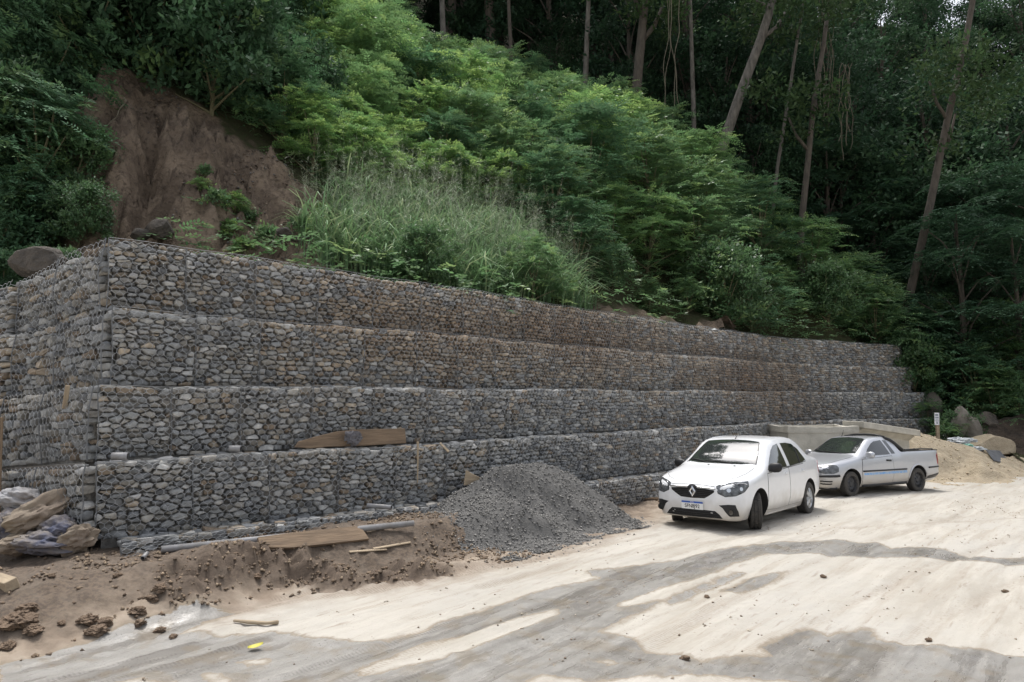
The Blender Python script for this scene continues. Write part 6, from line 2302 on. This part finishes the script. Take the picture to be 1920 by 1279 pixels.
def ledge(px, ci):
    """arc length on course ci (0 top) that shows at column px"""
    best, bt = 1e9, 0
    for t in np.arange(-.3, WALL_L, .02):
        x, y, nx, ny = wall_at(t)
        oo = (ci - 1) * STEP
        q = 960 + FPX * (x + nx * oo) / (y + ny * oo)
        if abs(q - px) < best:
            best, bt = abs(q - px), t
    return float(bt)
def ledge_pt(t, ci, back, up=0.0):
    x, y, nx, ny = wall_at(t)
    oo = (ci - 1) * STEP - back
    return Vector((float(x + nx * oo), float(y + ny * oo), float(course_z(COURSES[ci], t)[1]) + up))
tA, tB = ledge(562, 3), ledge(771, 3)
plank('plank', ledge_pt(tA, 3, .12, .03), ledge_pt(tB, 3, .12, .03),
      [(0, .02), (.03, .10), (.18, .17), (.36, .235), (.55, .255), (1, .25), (1, .0), (.45, -.01), (.28, .0), (.12, -.012)], .035, (-.12, .14, 1),
      'wide brown plank leaning on the ledge with a grey rag on it', M_WOOD)
# the rag: a crumpled lump of cloth
def crumple(name, r, seed, flat, material, sub=4, folds=.35):
    bm = bmesh.new()
    bmesh.ops.create_icosphere(bm, subdivisions=sub, radius=1.0)
    P = np.array([v.co[:] for v in bm.verts])
    f1 = fbm(P[:, 0] * 1.6 + seed, P[:, 1] * 1.6, P[:, 2] * 1.6, octaves=2, seed=seed)
    f2 = 1 - np.abs(fbm(P[:, 0] * 2.4, P[:, 1] * 2.4 + seed, P[:, 2] * 2.4, octaves=3, seed=seed + 3))
    k = 1 + .28 * f1 + folds * (f2 - .7)
    P = P * k[:, None] * np.array(flat) * r
    for v, p in zip(bm.verts, P):
        v.co = p
    me = bpy.data.meshes.new(name)
    bm.to_mesh(me); bm.free()
    auto_smooth(me, 55)
    return link(name, me, material)
rg = crumple('rag', .12, 4, (1.15, .45, .9), M_CLOTH, folds=.6)
rg.location = ledge_pt(ledge(668, 3), 3, .03, .155)
rg.rotation_euler = (0, 0, R(43))
tag(rg, 'crumpled grey rag hanging on the wide plank on the ledge', 'rag')
# lower plank by the foot of the wall, tilted against the soil
def gpt(px, py, z): 
    x, y = on_plane(px, py, z)
    return Vector((x, y, z))
a_, b_ = gpt(488, 1030, .40), gpt(692, 1012, .30)
plank('plank', a_, b_, [(0, .03), (.0, .17), (.3, .20), (.7, .22), (.96, .23), (1, .0), (.6, -.02), (.25, -.03), (.08, .0)], .04, (-.35, .45, .55),
      'muddy cracked plank lying in front of the lowest course', M_WOOD)
def pipe(p0, p1, r, label, material=M_PVC, name='pvc_pipe', hollow=True):
    p0, p1 = Vector(p0), Vector(p1)
    m = MB()
    m.tube([p0, p0.lerp(p1, .5), p1], r, 14, cap=False)
    m.tube([p1, p0.lerp(p1, .5), p0], r * .86, 14, cap=False)
    n = 14
    for e in (0, 2):
        o0, i0 = e * n, 3 * n + (2 - e) * n
        ring_o = [Vector(m.V[o0 + k]) for k in range(n)]
        for k in range(n):
            # join outer and inner rims (nearest inner vertex)
            q = min(range(n), key=lambda j: (Vector(m.V[i0 + j]) - ring_o[k]).length)
            q2 = min(range(n), key=lambda j: (Vector(m.V[i0 + j]) - ring_o[(k + 1) % n]).length)
            m.F.append((o0 + k, o0 + (k + 1) % n, i0 + q2, i0 + q) if q != q2 else (o0 + k, o0 + (k + 1) % n, i0 + q))
    o = m.build(name, material, None, True)
    tag(o, label, 'pipe')
    return o
def on_ground(px, py, lift):
    x, y = march(px, py)
    return Vector((x, y, ground_top(x, y) + lift))
pipe(on_ground(302, 1039, .05), on_ground(775, 998, .12), .042, 'long grey plastic pipe passing behind the muddy plank')
pipe(on_ground(-60, 1041, .05), on_ground(67, 1033, .05), .045, 'grey plastic pipe lying in front of the sacks at the left edge')
tS = ledge(720, 4)
pipe(ledge_pt(tS - .1, 4, .25, .06), ledge_pt(tS + .12, 4, -.08, .045), .035, 'short pipe stub resting on the lowest course near the gravel')
pipe(ledge_pt(ledge(222, 3), 3, .10, .06), ledge_pt(ledge(248, 3), 3, .02, .06), .05, 'dark pipe end on the ledge near the wall corner')
pipe(ledge_pt(ledge(443, 3), 3, .16, .055), ledge_pt(ledge(459, 3), 3, .06, .055), .048, 'pale pipe end on the ledge above the third cage')
s0 = on_ground(267, 1052, .03)
pipe(s0 + Vector((-.015, .13, .03)), s0, .024, 'short white pipe piece standing in the soil before the corner', M_PVC)
# timber beam at the left edge
q0, q1 = on_ground(-70, 1080, .06), on_ground(22, 1110, .06)
bm_ = plank('timber_beam', q0, q1, [(0, -.06), (0, .06), (1, .06), (1, -.06)], .11, (.6, .6, .3), 'squared timber beam lying on the soil at the left edge', M_WOOD_L, 'beam')
# other scraps of wood
tq = ledge(778, 3)
plank('batten', ledge_pt(tq, 3, -.11, -.62), ledge_pt(tq + .015, 3, -.08, .06), [(0, -.012), (0, .012), (.5, .022), (1, .03), (1, -.02), (.5, -.012)], .012, (.7, .7, 0), 'thin wooden strip hanging down the cage left of the gravel heap', M_WOOD_L, 'batten')
tq = ledge(828, 3)
plank('wood_scrap', ledge_pt(tq, 3, .02, .02), ledge_pt(tq + .10, 3, -.10, -.13), [(0, -.03), (0, .03), (1, .035), (1, -.03)], .015, (.7, .7, 0), 'small wooden scrap tipped over the ledge above the gravel heap', M_WOOD_L, 'wood')
tq = ledge(868, 4)
plank('wood_board', ledge_pt(tq, 4, -.04, .36), ledge_pt(tq + .42, 4, -.04, .32), [(0, -.10), (.05, .16), (.4, .10), (1, .02), (1, -.10)], .02, (0, 0, 1), 'tilted board sticking out behind the left of the gravel heap', M_WOOD_L, 'board')
sd0 = side_info[2]
ss = .42
bx0 = Vector((sd0[1] + SIDE[0] * ss + side_vec[2] * .16, sd0[2] + SIDE[1] * ss + side_vec[3] * .16, 0))
plank('wood_scrap', bx0 + Vector((0, 0, 2.12)), bx0 + Vector((.05, -.05, 2.42)), [(0, -.03), (0, .03), (1, .035), (1, -.02)], .02, (.7, .7, 0), 'wooden peg stuck in the netting of the wall\'s left side', M_WOOD_L, 'wood')
for (px, py, px2, py2, lab) in ((700, 1032, 770, 1022, 'pale wood splinter beside the muddy plank end'), (655, 1040, 725, 1035, 'flat pale offcut half buried at the edge of the bank')):
    plank('wood_offcut', on_ground(px, py, .015), on_ground(px2, py2, .02), [(0, -.02), (0, .03), (1, .02), (1, -.02)], .02, (-.5, .6, .2), lab, M_WOOD_L, 'wood')
tw = MB()
tpts = [on_ground(438, 1168, .02), on_ground(468, 1173, .03), on_ground(500, 1175, .03), on_ground(521, 1172, .02)]
tw.tube(tpts, [.012, .02, .016, .022], 7)
tag(tw.build('twig', M_WOOD_L, None, True), 'pale bent twig lying on the sandy mud left of the wet channel', 'twig')
for k, (px, py, px2, py2) in enumerate(((1205, 930, 1240, 945), (1200, 940, 1245, 938))):
    t2 = MB()
    t2.tube([on_ground(px, py, .03), on_ground((px + px2) / 2, (py + py2) / 2, .05), on_ground(px2, py2, .03)], .025, 7)
    tag(t2.build('stick', M_WOOD, None, True), ('upper' if k else 'lower') + ' of two sticks lying by the wall foot behind the white car', 'stick')
# fallen yellow leaf
M_YLEAF = mat('yellow_leaf', (.55, .50, .06), rough=.6, scale=14, col2=(.42, .36, .05))
lp = on_ground(478, 1220, .012)
LV = []
for i in range(7):
    s = i / 6
    w = .030 * math.sin(math.pi * (s * .92 + .04)) ** .8
    LV += [(s * .13 - .065, w, .012 + .03 * s * s + .012), (s * .13 - .065, 0, .006 + .03 * s * s), (s * .13 - .065, -w, .012 + .03 * s * s)]
LF = []
for i in range(6):
    for j in (0, 1):
        LF.append((i * 3 + j, i * 3 + j + 1, i * 3 + j + 4, i * 3 + j + 3))
lf = link('fallen_leaf', py_mesh('fallen_leaf', LV, LF), M_YLEAF, None, True)
lf.location = lp
lf.rotation_euler = (0, .1, .5)
tag(lf, 'yellow fallen leaf on the wet ground near the bottom', 'leaf')

# ------------------------------------------------------------------ sacks at the left
M_SACK = mat('muddy_sack', (.25, .205, .15), rough=.85, scale=2.6, bump=.5, bscale=30, col2=(.20, .155, .12), bdist=.02)
M_SACK_B = mat('blue_printed_sack', (.23, .195, .155), rough=.8, scale=3.4, bump=.5, bscale=30, col2=(.06, .07, .12), bdist=.02)
M_SACK_W = mat('white_torn_sack', (.36, .36, .37), rough=.8, scale=4, bump=.5, bscale=30, col2=(.20, .18, .17), bdist=.02)
def sack(px, py, Y, r, flat, rot, seed, material, label):
    o = crumple('sack', r * 1.06, seed, flat, material, 5, .26)
    p = at_depth(px, py, Y - .28)
    o.location = p
    o.rotation_euler = rot
    tag(o, label, 'sack', 'dirty sacks by the wall corner')
    return o
sack(42, 938, 8.8, .21, (1.25, .8, .62), (0, .2, .3), 31, M_SACK_W, 'torn whitish sack on top of the heap by the wall corner')
sack(70, 965, 8.65, .27, (1.35, .75, .62), (.2, -.45, .4), 32, M_SACK, 'large beige sack slung across the top of the sack heap')
sack(18, 988, 8.6, .23, (1.0, .8, .8), (.1, .3, .9), 33, M_SACK_B, 'bluish sack at the left edge under the torn white one')
sack(112, 992, 8.55, .21, (1.2, .8, .65), (0, .1, -.2), 34, M_SACK_B, 'rounded blue and brown sack in the middle of the heap')
sack(88, 1016, 8.4, .23, (1.5, .8, .55), (0, .05, .1), 35, M_SACK_B, 'flattened blue-grey sack at the bottom front of the heap')
sack(143, 1010, 8.45, .18, (1.1, .7, .85), (.2, -.3, .5), 36, M_SACK, 'small beige sack at the right end of the heap')
sack(35, 1020, 8.45, .20, (1.2, .8, .6), (0, 0, .8), 37, M_SACK, 'brown sack at the bottom left of the heap')
# dark post and debris behind the sacks
plank('post', (-6.55, 8.75, .2), (-6.75, 8.95, 2.0), [(0, -.09), (0, .09), (1, .09), (1, -.09)], .12, (.7, .7, 0), 'dark wooden post at the left edge beside the wall', M_WOOD, 'post')
for k, (dx, a, r_) in enumerate(((0, .5, .012), (.12, .75, .010), (.2, .95, .014), (.28, .6, .010), (.35, 1.1, .010))):
    b0 = Vector(at_depth(128, 1000, 8.6)) + Vector((dx * .4, dx * .5, 0))
    b0.z = ground_top(b0.x, b0.y) - .02
    e0 = b0 + Vector((.28 * math.cos(a * 2 + k), .12, .42 + .12 * k % .4))
    t3 = MB()
    t3.tube([b0, b0.lerp(e0, .5) + Vector((.05, 0, .03)), e0], r_, 6)
    tag(t3.build('dry_stalk', M_WOOD_L, None, True), 'thin dry stalk standing between the sacks and the cage corner', 'stalk', 'dry stalks by the corner')

# ------------------------------------------------------------------ concrete pieces behind the pickup
M_CONC = mat('concrete', (.56, .53, .46), rough=.9, scale=3.5, bump=.5, bscale=18, col2=(.40, .375, .32), bdist=.015)
def concrete_box(px0, px1, py_top, Y, depth, label):
    a, b = at_depth(px0, py_top, Y), at_depth(px1, py_top, Y)
    w = b[0] - a[0]
    x0, y0 = (a[0] + b[0]) / 2, Y
    zt = a[2]
    zb = ground_base(np.array([x0]), np.array([y0]))[0][0] - .05
    root = empty('concrete_basin', (x0, y0, zb), R(3))
    h = zt - zb
    def ring(w_, d_, t, z0, z1, name, sag=0.0):
        n = 11
        m = MB()
        O = [(-w_ / 2, -d_ / 2), (w_ / 2, -d_ / 2), (w_ / 2, d_ / 2), (-w_ / 2, d_ / 2)]
        V, F = [], []
        def loop(ww, dd, z, sg):
            L_ = []
            for k in range(4):
                p, q = [(-ww / 2, -dd / 2), (ww / 2, -dd / 2), (ww / 2, dd / 2), (-ww / 2, dd / 2)][k], [(ww / 2, -dd / 2), (ww / 2, dd / 2), (-ww / 2, dd / 2), (-ww / 2, -dd / 2)][k]
                for j in range(n):
                    s = j / n
                    L_.append((p[0] + (q[0] - p[0]) * s, p[1] + (q[1] - p[1]) * s, z - sg * math.sin(math.pi * s) + .004 * math.sin(s * 31 + k * 2)))
            return L_
        loops = [loop(w_, d_, z0, 0), loop(w_, d_, z1, sag), loop(w_ - 2 * t, d_ - 2 * t, z1, sag), loop(w_ - 2 * t, d_ - 2 * t, z0 + .05, 0)]
        N_ = 4 * n
        for L_ in loops: V += L_
        for a_ in range(3):
            for k in range(N_):
                F.append((a_ * N_ + k, a_ * N_ + (k + 1) % N_, (a_ + 1) * N_ + (k + 1) % N_, (a_ + 1) * N_ + k))
        F.append(tuple(range(N_))[::-1])
        F.append(tuple(range(3 * N_, 4 * N_)))
        return m.add(V, F).build(name, M_CONC, root)
    ring(w, depth, .10, 0, h - .20, 'basin_wall')
    ring(w + .05, depth + .05, .13, h - .20, h, 'rim', .035)
    tag(root, label, 'concrete basin')
    return root
concrete_box(1458, 1588, 797, 21.0, 1.3, 'low square concrete basin standing behind the white car and the pickup')
def concrete_trough(label):
    a, b = at_depth(1606, 790, 20.9), at_depth(1712, 806, 21.7)
    gz = ground_base(np.array([a[0]]), np.array([21.3]))[0][0]
    root = empty('concrete_trough', ((a[0] + b[0]) / 2, 21.3, gz))
    off = np.array(root.location)
    ax = Vector(b - a)
    L_ = ax.length
    ax.normalize()
    out = Vector((ax.y, -ax.x, 0)).normalized()
    def prism(prof, s0, s1, name):
        m = MB()
        V = []
        for s in (s0, s1):
            base_ = Vector(a - off) + ax * s * L_
            for o_, z_ in prof:
                V.append(tuple(base_ + out * o_ + Vector((0, 0, z_))))
        n = len(prof)
        m.add(V, [tuple(range(n)), tuple(range(n, 2 * n))[::-1]] + [(k, n + k, n + (k + 1) % n, (k + 1) % n) for k in range(n)])
        o = m.build(name, M_CONC, root)
        bm = bmesh.new(); bm.from_mesh(o.data)
        bmesh.ops.recalc_face_normals(bm, faces=bm.faces)
        bmesh.ops.bevel(bm, geom=list(bm.edges), offset=.012, segments=1, affect='EDGES')
        bm.to_mesh(o.data); bm.free()
    h = a[2] - gz
    prism([(.26, .0), (.26, -.19), (-.55, -.19), (-.55, .0)], 0, 1, 'flange')
    prism([(.14, -.193), (-.06, -.36), (-.06, -h - .1), (-.42, -h - .1), (-.42, -.193)], .03, .955, 'stem')
    tag(root, label, 'concrete beam')
concrete_trough('tilted concrete beam with an overhanging lip behind the pickup\'s load bed')

# ------------------------------------------------------------------ sign on a post
M_SIGN = mat('sign_white', (.74, .75, .77), rough=.5, var=.05)
M_INK = mat('sign_ink', (.12, .14, .20), rough=.6)
sp_top = at_depth(1754, 776, 24.9)
sx0 = sp_top[0]
sgz = -.3
sroot = empty('notice_sign', (sx0, 24.9, sgz))
tag(sroot, 'small white notice on a wooden post at the right end of the wall', 'sign')
h0 = sp_top[2] - sgz
mp_ = MB().box((.06, .02, (h0 - .55) / 2 + .12), (.10, .08, h0 - .10)).build('post', M_WOOD_L, sroot)
bd_ = MB().box((.02, -.035, h0 - .18), (.17, .012, .44), Matrix.Rotation(R(2), 3, 'Y')).build('board', M_SIGN, sroot)
bd_.scale = (1, 1, 1)
for k, (zz, ww, hh) in enumerate(((.14, .11, .05), (.06, .12, .02), (.03, .12, .02), (-.02, .10, .012), (-.06, .12, .012), (-.10, .09, .012), (-.15, .06, .04))):
    MB().box((.02, -.043, h0 - .18 + zz), (ww, .003, hh)).build('print_line', M_INK, bd_)

# ------------------------------------------------------------------ plastic bags and sheet on the sand
M_BAG_W = mat('white_plastic', (.58, .60, .62), rough=.5, scale=5, bump=.4, bscale=20, col2=(.38, .40, .40))
M_BAG_G = mat('green_plastic', (.10, .33, .22), rough=.5, scale=5, bump=.4, bscale=20, col2=(.25, .42, .36))
for k, (px, py, Y, r_, fl, mt_, lab) in enumerate(((1796, 829, 23.6, .26, (1.3, .8, .6), M_BAG_W, 'crumpled white plastic bag at the top of the sand slope'), (1812, 826, 23.9, .2, (1.7, .7, .4), M_BAG_W, 'folded whitish bag behind the green one'),
                                                  (1809, 838, 23.4, .20, (1.4, .8, .5), M_BAG_G, 'green plastic bag between the white ones on the sand'), (1829, 842, 23.3, .18, (1.6, .8, .45), M_BAG_W, 'rolled white bag right of the green bag'), (1801, 842, 23.2, .16, (1.5, .7, .4), M_BAG_W, 'small white bag just below the green bag'))):
    o = crumple('plastic_bag', r_, 50 + k, fl, mt_, 4, .7)
    o.location = at_depth(px, py, Y)
    tag(o, lab, 'bag', 'plastic bags on the sand')
M_SHEET = mat('black_sheet', (.05, .052, .058), rough=.5, scale=4, bump=.4, bscale=10, col2=(.11, .115, .125))
c4 = [at_depth(1848, 843, 23.2), at_depth(1875, 845, 23.9), at_depth(1897, 868, 23.2), at_depth(1862, 862, 22.3)]
V, F = [], []
for i in range(9):
    for j in range(9):
        u, v = i / 8, j / 8
        p = (c4[0] * (1 - u) * (1 - v) + c4[1] * u * (1 - v) + c4[2] * u * v + c4[3] * (1 - u) * v)
        V.append((p[0], p[1], p[2] + .03 * math.sin(u * 5) * math.sin(v * 4)))
for z_ in (0,):
    n0 = len(V)
    V += [(x, y, z - .025) for x, y, z in V[:n0]]
for i in range(8):
    for j in range(8):
        a0 = i * 9 + j
        F.append((a0, a0 + 1, a0 + 10, a0 + 9))
        F.append((81 + a0 + 9, 81 + a0 + 10, 81 + a0 + 1, 81 + a0))
edge = [j for j in range(9)] + [i * 9 + 8 for i in range(1, 9)] + [72 + j for j in range(7, -1, -1)] + [i * 9 for i in range(7, 0, -1)]
for k in range(len(edge)):
    a0, b0 = edge[k], edge[(k + 1) % len(edge)]
    F.append((a0, 81 + a0, 81 + b0, b0))
sh = link('dark_sheet', py_mesh('dark_sheet', V, F), M_SHEET)
tag(sh, 'dark stiff sheet lying tilted on the sand right of the bags', 'sheet')
